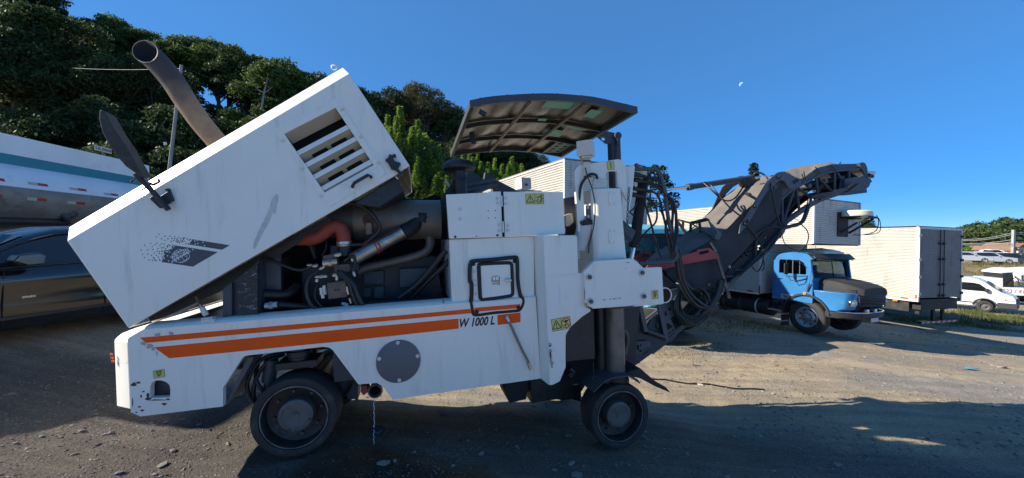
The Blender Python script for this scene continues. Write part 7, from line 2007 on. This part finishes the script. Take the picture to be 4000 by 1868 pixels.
# ------------------------------------------------------------------ trees
def leaf_mat(name, c, trans=.35, isl=.45):
    m = bpy.data.materials.new(name); m.use_nodes = True
    nt = m.node_tree; N, L = nt.nodes, nt.links; N.clear()
    out = N.new('ShaderNodeOutputMaterial'); df = N.new('ShaderNodeBsdfPrincipled'); df.inputs['Roughness'].default_value = .6; df.inputs['Specular IOR Level'].default_value = .15
    tl = N.new('ShaderNodeBsdfTranslucent'); mx = N.new('ShaderNodeMixShader'); mx.inputs[0].default_value = trans
    gm = N.new('ShaderNodeNewGeometry'); oi = N.new('ShaderNodeObjectInfo')
    r1 = N.new('ShaderNodeMapRange'); r1.inputs[3].default_value = 1 - isl; r1.inputs[4].default_value = 1 + isl; L.new(gm.outputs['Random Per Island'], r1.inputs[0])
    r2 = N.new('ShaderNodeMapRange'); r2.inputs[3].default_value = .8; r2.inputs[4].default_value = 1.2; L.new(oi.outputs['Random'], r2.inputs[0])
    ml = N.new('ShaderNodeMath'); ml.operation = 'MULTIPLY'; L.new(r1.outputs[0], ml.inputs[0]); L.new(r2.outputs[0], ml.inputs[1])
    v = N.new('ShaderNodeVectorMath'); v.operation = 'SCALE'; v.inputs[0].default_value = c; L.new(ml.outputs[0], v.inputs['Scale'])
    hs = N.new('ShaderNodeHueSaturation'); r3 = N.new('ShaderNodeMapRange'); r3.inputs[3].default_value = .485; r3.inputs[4].default_value = .512; L.new(gm.outputs['Random Per Island'], r3.inputs[0]); L.new(r3.outputs[0], hs.inputs['Hue']); L.new(v.outputs[0], hs.inputs['Color'])
    L.new(hs.outputs[0], df.inputs['Base Color']); L.new(hs.outputs[0], tl.inputs[0])
    L.new(df.outputs[0], mx.inputs[1]); L.new(tl.outputs[0], mx.inputs[2]); L.new(mx.outputs[0], out.inputs[0])
    return m
M['leaf'] = leaf_mat('mid_green_leaves', (.085, .125, .030))
M['leafdark'] = leaf_mat('dark_green_leaves', (.048, .074, .026))
M['leafolive'] = leaf_mat('olive_brown_leaves', (.085, .084, .036), .3)
M['leafbright'] = leaf_mat('bright_young_leaves', (.20, .29, .05), .5)
M['leafpine'] = leaf_mat('dark_pine_needles', (.022, .036, .018), .15)
M['grassgreen'] = leaf_mat('fresh_grass_blades', (.11, .17, .035), .4)
M['grassolive'] = leaf_mat('olive_grass_blades', (.105, .125, .038), .35)
M['grassdry'] = leaf_mat('dry_grass_blades', (.22, .20, .07), .4)
M['bark'] = mat('grey_brown_bark', (.10, .08, .06), .9, var=.25, vscale=3)

def quads_mesh(name, P, U, V):
    """leaf quads: centres P, half axes U, V"""
    n = len(P)
    co = np.empty((n, 4, 3)); co[:, 0] = P - U; co[:, 1] = P - V * .55 + U * .1; co[:, 2] = P + U; co[:, 3] = P + V * .55 + U * .1
    me = bpy.data.meshes.new(name)
    me.vertices.add(n * 4); me.vertices.foreach_set('co', co.ravel())
    me.loops.add(n * 4); me.loops.foreach_set('vertex_index', np.arange(n * 4))
    me.polygons.add(n); me.polygons.foreach_set('loop_start', np.arange(0, n * 4, 4)); me.polygons.foreach_set('loop_total', np.full(n, 4))
    me.update(calc_edges=True)
    return me
def rand_dir(n, rng):
    v = rng.normal(size=(n, 3)); return v / np.linalg.norm(v, axis=1)[:, None]
def leaves(lobes, n, size, seed, droop=.3):
    """leaf clumps over the shells of many lobes: (x, y, z, r)"""
    rng = np.random.default_rng(seed)
    L = np.array(lobes); w = L[:, 3] ** 2; w /= w.sum()
    k = rng.choice(len(L), n, p=w)
    d = rand_dir(n, rng); d[:, 2] = np.where(d[:, 2] < -.35, -d[:, 2], d[:, 2])
    rad = L[k, 3] * (1 - .42 * rng.random(n) ** 2.0) * (1 + .10 * rng.normal(size=n))
    P = L[k, :3] + d * rad[:, None] * np.array([1, 1, .82])
    U = rand_dir(n, rng) * .6 + d * .2; U[:, 2] -= droop; U /= np.linalg.norm(U, axis=1)[:, None]
    V = np.cross(U, rand_dir(n, rng)); V /= np.linalg.norm(V, axis=1)[:, None]
    s = size * (.6 + .8 * rng.random(n))
    return P, U * s[:, None], V * s[:, None]
def make_tree(kind, h, r, nl, n, size, mleaf, seed, spread=1.0, bush=False):
    rng = random.Random(seed)
    T = bpy.data.objects.new(kind, None); COL.objects.link(T)
    zc = h - r * (.85 if not bush else .62)
    lobes = [(0, 0, zc, r * .55)]
    b = MB(); b.tube([(0, 0, -1.0), (.1, 0, h * .3), (0, .1, zc)], [.06 * h ** .5 * 1.6, .05 * h ** .5 * 1.4, .05], 7)
    for i in range(nl):
        a = 2 * math.pi * i * .618 + rng.random(); el = rng.uniform(-.95, 1.15); q = r * rng.uniform(.40, .88) * spread
        c = (q * math.cos(a) * math.cos(el * .8), q * math.sin(a) * math.cos(el * .8), zc + r * .62 * math.sin(el))
        lobes.append((*c, r * rng.uniform(.17, .40)))
        if i % 2 == 0:
            b.tube([(0, 0, h * .35 + .05 * i), (c[0] * .5, c[1] * .5, (h * .45 + c[2]) / 2), c], [.06, .045, .02], 5)
    b.build('trunk', M['bark'], T, smooth=50)
    P, U, V = leaves(lobes, n, size, seed)
    place('crown', quads_mesh('crown', P, U, V), mleaf, T)
    return T
TREES = {
    'a': make_tree('broadleaf_tree', 8.0, 3.2, 30, 15000, .105, M['leaf'], 11),
    'b': make_tree('broadleaf_tree', 7.0, 2.8, 26, 13000, .10, M['leafdark'], 12),
    'c': make_tree('broadleaf_tree', 9.5, 3.4, 34, 18000, .085, M['leafolive'], 13),
    'd': make_tree('broadleaf_tree', 6.5, 2.6, 24, 12000, .11, M['leaf'], 14, 1.15),
    'f': make_tree('broadleaf_shrub', 3.4, 2.6, 24, 9000, .10, M['leafdark'], 16, 1.1, True),
    'g': make_tree('broadleaf_shrub', 2.8, 2.4, 20, 8000, .09, M['leaf'], 17, 1.2, True),
    'e': make_tree('broadleaf_tree', 8.5, 3.0, 30, 14000, .105, M['leafdark'], 15),
}
used = {}
def put_tree(k, x, y, z, s, rz, label, group='trees on the wooded hill', cat='tree', sz=None):
    o = TREES[k] if k not in used else copy_tree(TREES[k])
    used[k] = 1
    o.location = (x, y, z); o.scale = (s, s, s * (sz or 1)); o.rotation_euler = (0, 0, rz)
    tag(o, label, cat, group)
    return o
def hz(x, y): return g(x, y) + float(hill_h(np.array([x]), np.array([y]))[0])
rnd = random.Random(21)
# crest and slope trees: bearing (px of the photograph) is turned into a real place by its distance
HILL = [(-60, 21, 'e', 1.0), (60, 30, 'b', 1.3), (180, 24, 'e', 1.0), (330, 29, 'b', 1.15), (420, 33, 'a', 1.2), (560, 32, 'a', 1.15), (640, 36, 'a', 1.0), (690, 30, 'd', 1.0), (760, 33, 'a', 1.0), (850, 31, 'a', 1.0), (900, 35, 'd', 1.0), (960, 30, 'e', .9), (1040, 30, 'd', 1.15), (1110, 29, 'a', .95), (1180, 31, 'e', .9), (1235, 33, 'b', .85),
        (260, 23, 'b', .9), (60, 23, 'e', .8), (430, 24, 'b', .9), (600, 25, 'e', .75), (1000, 25, 'd', .8), (1260, 26, 'e', .7), (1340, 28, 'b', .75), (20, 17, 'f', .9), (110, 18.5, 'g', .9), (190, 17.5, 'f', 1.0), (290, 18, 'f', .9), (370, 19, 'g', .9), (450, 18, 'f', .9), (530, 19, 'f', .95), (610, 18, 'g', .85), (690, 19.5, 'f', .9), (770, 20, 'f', .9), (850, 21, 'g', .9), (930, 20, 'f', .9), (1010, 21, 'f', .9), (1100, 21, 'g', .9), (1190, 21, 'f', .9), (60, 20.5, 'f', 1.1), (240, 21, 'f', 1.1), (390, 21.5, 'f', 1.1), (560, 22, 'f', 1.1), (720, 22.5, 'f', 1.1), (880, 23, 'f', 1.1), (1050, 23.5, 'f', 1.0), (-150, 26, 'b', 1.2), (1450, 30, 'd', .62), (1480, 26, 'e', .7), 
        (1660, 27, 'c', .98), (1600, 29, 'e', .8), (1740, 28, 'b', .72), (1820, 31, 'b', .70), (1880, 30, 'e', .62), (1950, 29, 'd', .66), (2030, 28, 'b', .55), (2090, 30, 'c', .50), (2150, 29, 'c', .42), (2215, 31, 'c', .34), (2290, 33, 'b', .40), (2360, 36, 'e', .35), (1520, 33, 'b', .7), (1990, 34, 'a', .6), (1760, 24, 'e', .5), (1690, 22, 'b', .45), (1900, 25, 'b', .45)]
WORD = {'a': 'sunlit green tree', 'b': 'dark green tree', 'c': 'olive brown tree', 'd': 'loose green tree', 'e': 'shaded dark tree', 'f': 'dark round shrub', 'g': 'mid green shrub'}
def where(px):
    if px < 300: return 'above the tank lorry'
    if px < 700: return 'behind the tilted exhaust'
    if px < 1000: return 'on the crest right of the exhaust pipe'
    if px < 1400: return 'on the hill above the tilted hood'
    if px < 1800: return 'between the hood and the canopy'
    return 'on the low crest under the canopy'
SPOTS = []
for px, d, k, s in HILL:
    x = (px - 2000) / FOC * d
    lab = WORD[k] + ' ' + where(px)
    if px == 1660: lab = 'tallest olive brown tree rounded against the sky between hood and canopy'
    zb_ = hz(x, d) - .3; nat = {'a': 8.0, 'b': 7.0, 'c': 9.5, 'd': 6.5, 'e': 8.5, 'f': 3.4, 'g': 2.8}[k]
    if d > 26: s = max(.35, min(1.5, (crest_top(px, d) - zb_) / nat * rnd.uniform(.86, 1.02)))
    SPOTS.append((px, d, k, put_tree(k, x, d, zb_, s, rnd.random() * 6.28, lab, 'shrubs on the wooded hill' if k in 'fg' else 'trees on the wooded hill', 'shrub' if k in 'fg' else 'tree')))
# labels that tell neighbours apart: by size, then by the neighbour they stand next to
ORD = [w + ' from the tank lorry' for w in ['first'] + 'second third fourth fifth sixth seventh eighth ninth tenth eleventh twelfth thirteenth'.split()]
seen = {}
for px, d, k, o in sorted(SPOTS, key=lambda q: q[0]):
    seen.setdefault(o['label'], []).append((px, d, o))
for lab, L_ in seen.items():
    if len(L_) > 1:
        L_.sort(key=lambda q: q[0])
        for i, (px, d, o) in enumerate(L_):
            o['label'] = lab + ', ' + ORD[i]
# young tree with a bare pale forked stem in front of the crest
def young():
    d = 24.0; base = at(1020, 440, d)
    T = thing('young_tree', 'young tree with a bare pale forked stem under the hill crest', 'tree', Matrix.Translation(Vector(base)))
    q = lambda px, py: at(px, py, d) - base
    b = MB(); b.tube([q(1018, 470), q(1024, 410), q(1036, 342), q(1043, 318), q(1046, 290)], [.07, .06, .05, .04, .02], 6); b.tube([q(1030, 362), q(1010, 352), q(998, 338)], [.035, .03, .02], 5); b.tube([q(1032, 362), q(1050, 352), q(1064, 340)], [.035, .03, .02], 5)
    b.build('trunk', mat('pale_bark', (.28, .26, .22), .85, var=.15), T, smooth=50)
    lobes = [(*q(px, py), r) for px, py, r in ((1046, 285, .55), (1010, 300, .5), (1085, 300, .5), (1065, 275, .5), (1030, 270, .45), (1000, 325, .35), (1075, 330, .35), (1110, 318, .35))]
    P, U, V = leaves(lobes, 2600, .085, 5)
    place('crown', quads_mesh('crown', P, U, V), M['leaf'], T)
young()
# light green feathery shrubs below the big tree
def feather(seed, h, w, n, mleaf):
    rng = np.random.default_rng(seed)
    T = bpy.data.objects.new('feathery_shrub', None); COL.objects.link(T)
    b = MB(); P = []; 
    ns = 16
    for i in range(ns):
        a = rng.random() * 6.28; q = w * rng.random() ** .5 * .8; hh = h * (1 - .45 * q / w) * rng.uniform(.6, 1.1)
        base = np.array((q * math.cos(a), q * math.sin(a), 0)); tip = base + (rng.normal() * .15, rng.normal() * .15, hh)
        b.tube([base - (0, 0, .4), (base + tip) / 2 + (.05, 0, 0), tip], [.035, .025, .008], 5)
        m_n = n // ns
        t = .08 + .92 * rng.random(m_n); d = rand_dir(m_n, rng); d[:, 2] *= .35
        P.append(base + (tip - base) * t[:, None] + d * (.42 * w * (1.08 - t) * rng.random(m_n) ** .5)[:, None])
    b.build('stem', M['bark'], T)
    P = np.concatenate(P); n = len(P)
    U = rand_dir(n, rng); U[:, 2] = U[:, 2] * .5 + .35; U /= np.linalg.norm(U, axis=1)[:, None]
    V = np.cross(U, rand_dir(n, rng)); V /= np.linalg.norm(V, axis=1)[:, None]
    s = .085 * (.6 + .8 * rng.random(n))
    place('foliage', quads_mesh('foliage', P, U * s[:, None] * 1.5, V * s[:, None] * .55), mleaf, T)
    return T
FE = [feather(31, 3.2, 1.25, 16000, M['leafbright']), feather(32, 2.6, 1.3, 15000, M['leafbright'])]
for i, (px, py, d, s) in enumerate(((1540, 640, 17, .75), (1620, 690, 16.5, .6), (1700, 660, 16.5, .7), (1765, 650, 16.5, .7), (1520, 560, 19, .9), (1660, 640, 17.5, .8), (1830, 640, 18, .8), (1597, 535, 19, 1.0), (1670, 565, 19.5, .95), (1700, 560, 19, .95), (1755, 585, 19, .85), (1800, 590, 20, .85), (1640, 600, 18, .85), (1870, 600, 20, .75), (1930, 622, 20, .7), (2000, 612, 20.5, .75), (1985, 640, 19, .6), (1880, 640, 18, .6), (1575, 600, 18, .9))):
    x = (px - 2000) / FOC * d
    o = FE[i] if i < 2 else copy_tree(FE[i % 2])
    ztop = at(px, py, d)[2]; hh = (3.2, 2.6)[i % 2] * s * 1.0
    o.location = (x, d, max(ztop - hh, hz(x, d) - .1)); o.scale = (s, s, s); o.rotation_euler = (0, 0, i * 1.3)
    k3 = 0 if px < 1690 else 1 if px < 1850 else 2
    FC3 = globals().setdefault('FC3', [0, 0, 0]); FC3[k3] += 1
    lab = ('', 'second ', 'third ', 'fourth ', 'fifth ', 'sixth ', 'seventh ', 'eighth ')[FC3[k3] - 1] + ('bright feathery shrub standing under the tall olive tree', 'bright feathery shrub beside the canopy edge', 'small bright feathery shrub above the white box of the cyan truck')[k3]
    tag(o, lab, 'shrub', 'bright feathery shrubs below the hill')
# hillside undergrowth: one uncountable mass of leaves
rng = np.random.default_rng(77)
n = 270000
X = rng.uniform(-46, 10, n); Y = 13.2 + 24 * rng.random(n) ** 1.4
keep = (X / Y > -1.6)
X, Y = X[keep], Y[keep]
Z = gz(X, Y) + hill_h(X, Y)
cl = vnoise(X * .55, Y * .55, 31)
Z += (cl ** 1.5) * 2.6 * np.clip((Y - 14) / 3, .15, 1) * rng.random(len(X)) ** .6
ok = (hill_h(X, Y) > .02)
X, Y, Z = X[ok], Y[ok], Z[ok]; n = len(X)
P = np.stack([X, Y, Z], 1)
U = rand_dir(n, rng); U[:, 2] = U[:, 2] * .6 - .2; U /= np.linalg.norm(U, axis=1)[:, None]; V = np.cross(U, rand_dir(n, rng)); V /= np.linalg.norm(V, axis=1)[:, None]
s = (.06 + .09 * rng.random(n)) * np.clip(Y / 22, .6, 1.3)
place('undergrowth', quads_mesh('undergrowth', P, U * s[:, None], V * s[:, None]), M['leafdark'], kind='stuff')
# grass: blades in patches
def blades(name, regions, m, zf, seed):
    rng = np.random.default_rng(seed); PP, UU, VV = [], [], []
    for (x0, x1, y0, y1, n, h) in regions:
        x = rng.uniform(x0, x1, n); y = rng.uniform(y0, y1, n)
        k = vnoise(x * 2.2, y * 2.2, seed) > .42
        x, y = x[k], y[k]; n2 = len(x)
        hh = h * (.4 + .9 * rng.random(n2)) * (.5 + vnoise(x * 1.1, y * 1.1, seed + 1))
        u = rng.normal(size=(n2, 3)) * .35; u[:, 2] = 1; u = u / np.linalg.norm(u, axis=1)[:, None] * (hh / 2)[:, None]
        v = rand_dir(n2, rng); v[:, 2] *= .1; v *= (.05 * hh + .006)[:, None]
        PP.append(np.stack([x, y, zf(x, y)], 1) + u * .9); UU.append(u); VV.append(v)
    return place(name, quads_mesh(name, np.concatenate(PP), np.concatenate(UU), np.concatenate(VV)), m, kind='stuff')
hillz = lambda x, y: gz(x, y) + hill_h(x, y)
blades('grass', [(-26, -6, 13, 18.5, 60000, .75), (-8, 3, 13.5, 19, 36000, .8)], M['grassgreen'], hillz, 41)
blades('grass', [(4.0, 8.2, 9.6, 13.0, 5000, .09), (16.5, 21, 15.5, 19, 6000, .17), (21, 27, 17, 21.5, 9000, .22), (3.0, 5.2, 7.6, 9.0, 1200, .08)], M['grassolive'], gz, 42)
blades('grass', [(17, 36, 15, 26, 18000, .14), (11.5, 17, 10.5, 14, 700, .09)], M['grassdry'], gz, 43)
blades('dry_grass', [(42, 90, 40.5, 50, 30000, .5)], M['grassdry'], lambda x, y: bank_z(x, y), 44)
# far wooded hill on the right: one mass
rng = np.random.default_rng(5)
n = 90000
X = rng.uniform(90, 230, n); Y = rng.uniform(95, 150, n)
top = np.interp(X / Y, [1.15, 1.2, 1.255, 1.29, 1.33, 1.40, 1.6], [3.0, 5.2, 7.2, 6.4, 8.6, 8.0, 9.0]) * (Y / 118)
lump = vnoise(X * .13, Y * .13, 3)
Z = -5 + (top + 5) * rng.random(n) ** .55 * (.72 + .36 * lump)
P = np.stack([X, Y, Z], 1); U = rand_dir(n, rng); V = np.cross(U, rand_dir(n, rng)); V /= np.linalg.norm(V, axis=1)[:, None]
s = .30 + .32 * rng.random(n)
place('far_woodland', quads_mesh('far_woodland', P, U * s[:, None], V * s[:, None]), leaf_mat('far_wood_leaves', (.060, .088, .028), .2, .4), kind='stuff')
def lone(k, px, py_top, d, s, label, group='lone trees beyond the yard', h=None, m=None, sz=None):
    x = (px - 2000) / FOC * d
    hgt = {'a': 8.0, 'b': 7.0, 'c': 9.5, 'd': 6.5, 'e': 8.5}[k] * s * (sz or 1)
    o = put_tree(k, x, d, at(px, py_top, d)[2] - hgt, s, px * .1, label, group, sz=sz)
    if m is not None:
        for ch in kids(o):
            if ch.name.startswith('crown'):
                ch.data = ch.data.copy(); ch.data.materials[0] = m
    return o
lone('d', 3828, 951, 82, 1.15, 'bright lime green tree standing before the far dark wood', m=M['leafbright'])
lone('b', 3372, 852, 46, .52, 'small dark tree peeping over the trailer roof', sz=1.0)
# pines: tiers of needle clumps
def pine(seed, h, tiers, r, conical, clump, n):
    rng = np.random.default_rng(seed)
    T = bpy.data.objects.new('pine_tree', None); COL.objects.link(T)
    b = MB(); b.tube([(0, 0, -4), (0, 0, h * .6), (0, 0, h)], [.16, .10, .03], 7); lobes = []
    for i in range(tiers):
        t = i / (tiers - 1); z = h * (.35 + .63 * t); rr = r * ((1 - t) if conical else (.55 + .6 * math.sin(math.pi * (.25 + .7 * t)))) + .12
        for k in range(6 if conical else 5):
            a = 6.283 * k / 5.5 + i * 1.9 + rng.random() * .7; q = rr * rng.uniform(.55, 1.0); c = (q * math.cos(a), q * math.sin(a), z + rng.normal() * .1)
            b.tube([(0, 0, z - .12), c], [.04, .015], 5); lobes.append((*c, clump * rng.uniform(.7, 1.2)))
    b.build('trunk', M['bark'], T); P, U, V = leaves(lobes, n, .11, seed, 0)
    place('crown', quads_mesh('crown', P, U, V), M['leafpine'], T)
    return T
for px, py, d, a, lab in ((2540, 650, 30, (51, 7.5, 8, 1.75, False, .55, 5200), 'dark ragged pine tree behind the hydraulic hoses'), (2945, 636, 52, (52, 8.0, 10, 1.5, True, .42, 3600), 'slim conical pine tip rising behind the conveyor')):
    o = pine(*a); p = at(px, py, d); o.location = (p[0], p[1], p[2] - a[1] - .3); tag(o, lab, 'tree', 'pine trees beyond the yard')

# ------------------------------------------------------------------ moon and a wisp of cloud, far off in the sky
def emit(name, c, s):
    m = bpy.data.materials.new(name); m.use_nodes = True; nt = m.node_tree; nt.nodes.clear()
    e = nt.nodes.new('ShaderNodeEmission'); e.inputs[0].default_value = rgb(*c); e.inputs[1].default_value = s; o = nt.nodes.new('ShaderNodeOutputMaterial'); nt.links.new(e.outputs[0], o.inputs[0]); return m
D = 1400.0
c = at(2896, 330, D); rr = 8.5 / FOC * D
rt = unit(np.cross(unit(c - CAM), (0, 0, 1))); upv = np.cross(rt, unit(c - CAM))
b = MB(); ring = []
tl = unit(-rt * .75 + upv * .66); tp = np.cross(unit(c - CAM), tl)
fw = unit(c - CAM)
for j in range(7):
    f = j / 6
    ring.append([c + rr * (math.sin(a) * tp + math.cos(a) * tl * f - fw * .4 * math.cos(a) * (1 - f * f)) for a in np.linspace(-math.pi / 2, math.pi / 2, 15)])
b.loft(ring, cap=False, closed=False)
tag(b.build('moon', emit('pale_moonlight', (.42, .60, .92), .40), recalc=False), 'pale half moon high in the blue sky over the conveyor', 'moon')

# ------------------------------------------------------------------ stones, litter and the leak on the ground
M['stone'] = mat('grey_stone', (.19, .17, .145), .9, var=.25, vscale=9, island=.35)
M['stonedark'] = mat('dark_asphalt_crumb', (.075, .07, .066), .9, var=.25, vscale=9, island=.4)
def gpt(px, py, it=12):
    """where the pixel's ray meets the ground"""
    r = ray(px, py); t = 3.0
    for _ in range(60):
        p = CAM + t * r
        dz = p[2] - (float(ground_z(np.array([p[0]]), np.array([p[1]]))[0]))
        t += dz / max(-r[2] + .15, .12) * .7
    return CAM + t * r
def pebble(rng, p, s, flat=.6):
    d = []
    bmv = [(0, 0, 1), (.9, 0, .4), (.28, .85, .45), (-.72, .53, .4), (-.72, -.53, .5), (.28, -.85, .35), (.72, .53, -.4), (-.28, .85, -.4), (-.9, 0, -.4), (-.28, -.85, -.4), (.72, -.53, -.4), (0, 0, -1)]
    fs = [(0, 1, 2), (0, 2, 3), (0, 3, 4), (0, 4, 5), (0, 5, 1), (1, 6, 2), (2, 7, 3), (3, 8, 4), (4, 9, 5), (5, 10, 1), (6, 7, 2), (7, 8, 3), (8, 9, 4), (9, 10, 5), (10, 6, 1), (11, 7, 6), (11, 8, 7), (11, 9, 8), (11, 10, 9), (11, 6, 10)]
    a = rng.random() * 6.28; ca, sa = math.cos(a), math.sin(a); ex = rng.uniform(.7, 1.5)
    V = []
    for v in bmv:
        k = rng.uniform(.72, 1.15); x, y, z = v[0] * ex * k, v[1] / ex * k, v[2] * flat * k
        V.append((p[0] + s * (x * ca - y * sa), p[1] + s * (x * sa + y * ca), p[2] + s * z))
    return V, fs
rnd = random.Random(99)
def scatter(name, n, box, smin, smax, m, pw=2.5):
    b = MB(); x0, x1, y0, y1 = box
    xs = [rnd.uniform(x0, x1) for _ in range(n)]; ys = [y0 + (y1 - y0) * rnd.random() ** 1.5 for _ in range(n)]
    zs = ground_z(np.array(xs), np.array(ys)); keep = vnoise(np.array(xs) * 1.3, np.array(ys) * 1.3, 61)
    for x, y, z, k in zip(xs, ys, zs, keep):
        if k < .35: continue
        s = smin + (smax - smin) * rnd.random() ** pw
        V, F = pebble(rnd, (x, y, z + s * .1), s); b.add(V, F)
    return b.build(name, m, recalc=False, kind='stuff')
scatter('gravel', 6500, (-5.0, 7.5, 1.9, 6.5), .004, .026, M['stone'], 4)
scatter('gravel', 2200, (-3.0, 4.5, 1.9, 4.2), .004, .02, M['stonedark'], 3)
scatter('gravel', 9000, (1.5, 15, 4.5, 12), .005, .030, M['stone'], 4)
scatter('gravel', 16000, (-4.6, 6.5, 1.8, 4.6), .0025, .010, M['stone'], 2)
scatter('gravel', 9000, (-4.6, 6.5, 1.8, 4.6), .0025, .009, M['stonedark'], 2)
STONES = [(632, 1822, .045, 'pale flat stone lying on the ground left of the front wheel'), (890, 1737, .030, 'small grey stone just left of the front wheel'), (675, 1762, .030, 'grey stone among gravel below the hull nose'), (1498, 1813, .05, 'pale stone in the oily patch under the machine'), (1740, 1620, .06, 'flat pale rock chip in the shade under the skirt'), (2233, 1812, .04, 'small pale stone left of the rear wheel'),
          (3899, 1435, .12, 'large pale rock lying on the sunlit ground at the right'), (2255, 1862, .06, 'broad pale stone at the bottom edge of the picture'), (935, 1545, .05, 'grey stone behind the hull nose in the wheel arch'), (1880, 1775, .035, 'grey stone in the middle of the machine shadow'), (2165, 1838, .03, 'small stone near the bottom edge by the rear wheel'), (3270, 1818, .045, 'grey stone in the shade at the lower right')]
for px, py, s, lab in STONES:
    p = gpt(px, py)
    V, F = pebble(rnd, p + (0, 0, s * .2), s, .45)
    tag(MB().add(V, F).build('stone', M['stone'], smooth=30, recalc=False), lab, 'stone', 'loose stones on the yard')
# drip from the drain pipe, drain plug on the ground
p = gpt(1475, 1690)
M['water'] = mat('dripping_water', (.5, .55, .6), .08, var=.02, spec=1.0)
q = FM.w(m_(1460, 1560, .14))
b = MB(); rn = random.Random(4)
n = 26
b.tube([q + (p - q) * np.array((t * .2, t * .2, 0)) + np.array((.004 * math.sin(i), .004 * math.cos(i * 1.7), -(q[2] - p[2]) * t)) for i, t in enumerate(np.linspace(0, .62, n))], [.0035 + .003 * (i % 3 == 0) for i in range(n)], 5)
for k in range(9):
    t = .64 + .035 * k; c = q + np.array((.006 * math.sin(k * 2), .0, -(q[2] - p[2]) * t)); b.lathe([(.0, -.009), (.005, 0), (.0, .009)], c, (0, 0, 1), 6)
tag(b.build('water_drip', M['water'], smooth=50), 'thin stream of water dripping from the drain pipe end', 'water')
b = MB(); b.lathe([(.0, .03), (.03, .03), (.035, .02), (.06, .018), (.075, .02), (.08, .0)], (p[0], p[1], p[2]), (0.1, -.25, 1), 22)
tag(b.build('drain_plug', M['darkgrey'], smooth=30), 'round dark drain plug lying on the oily ground under the drip', 'plug')
# plank, sheet of glass, card, wire, rag on the sunlit ground
p = gpt(3642, 1303)
b = MB(); P = [p + np.array((.30 * t, -.04 * t, .045 + .05 * t * t)) for t in np.linspace(-1.6, 1.6, 9)]
b.loft([[c + (0, -.09, 0), c + (0, .09, 0), c + (0, .09, .03), c + (0, -.09, .03)] for c in P])
tag(b.build('plank', mat('bleached_wood', (.22, .18, .13), .8, var=.2, vscale=6)), 'curved weathered plank lying in the trailer shadow', 'plank')
p = gpt(3782, 1443)
b = MB(); b.prism([p + q_ for q_ in (np.array((-.16, -.02, .02)), np.array((.0, -.08, .03)), np.array((.2, -.03, .02)), np.array((.06, .06, .035)))], (0, 0, .01))
tag(b.build('glass_shard', mat('green_glass', (.16, .34, .30), .15, var=.1)), 'pale green sheet of broken glass on the sunlit ground', 'glass')
p = gpt(2712, 1430)
b = MB(); b.tube([p + (.12, 0, .01), p + (-.02, 0, .015), p + (-.03, .0, .15)], .006, 5)
tag(b.build('bent_rod', M['rust']), 'short bent steel rod standing on the sandy ground behind the machine', 'rod')
pa, pb2 = gpt(2545, 1484), gpt(2990, 1528)
P = [pa * (1 - t) + pb2 * t for t in np.linspace(0, 1, 16)]
P = [np.array((c[0], c[1] + .03 * math.sin(i), float(ground_z(np.array([c[0]]), np.array([c[1]]))[0]) + .012)) for i, c in enumerate(P)]
tag(MB().tube(P, .014, 6).build('ground_cable', M['hose'], smooth=50), 'black cable lying along the shadow edge right of the rear wheel', 'cable')
for px, py, s, lab in ((2735, 1505, .05, 'dirty rag lump beside the black cable'), (3020, 1540, .03, 'pale crumpled wrapper on the shadow edge')):
    p = gpt(px, py); V, F = pebble(rnd, p + (0, 0, .01), s, .35)
    tag(MB().add(V, F).build('litter_scrap', M['reflect_white'], recalc=False), lab, 'litter')
M['bag'] = mat('white_plastic_bag', (.6, .6, .6), .5, var=.1)
for px, py, s, lab in ((3445, 1205, .16, 'white plastic bag under the trailer near its front'), (3462, 1200, .12, 'crumpled white bag beside the larger bag under the trailer')):
    p = gpt(px, py); V, F = pebble(rnd, p + (0, 0, s * .4), s, .7)
    tag(MB().add(V, F).build('plastic_bag', M['bag'], smooth=60, recalc=False), lab, 'bag')
for pts, lab in (((4.6, 6.9), 'fallen dry straw bundle in the sunlight behind the tail frame'),):
    p = gpt(2660, 1345); b = MB(); rn = random.Random(8)
    for k in range(60):
        a = rn.uniform(-.5, .5); c = p + np.array((rn.uniform(-.35, .45), rn.uniform(-.1, .1), .012 + rn.random() * .03)); d = np.array((math.cos(a), math.sin(a) * .6, rn.uniform(-.1, .1))) * rn.uniform(.05, .14)
        b.tube([c - d, c + d], .003, 3)
    tag(b.build('straw_litter', M['grassdry']), lab, 'straw')
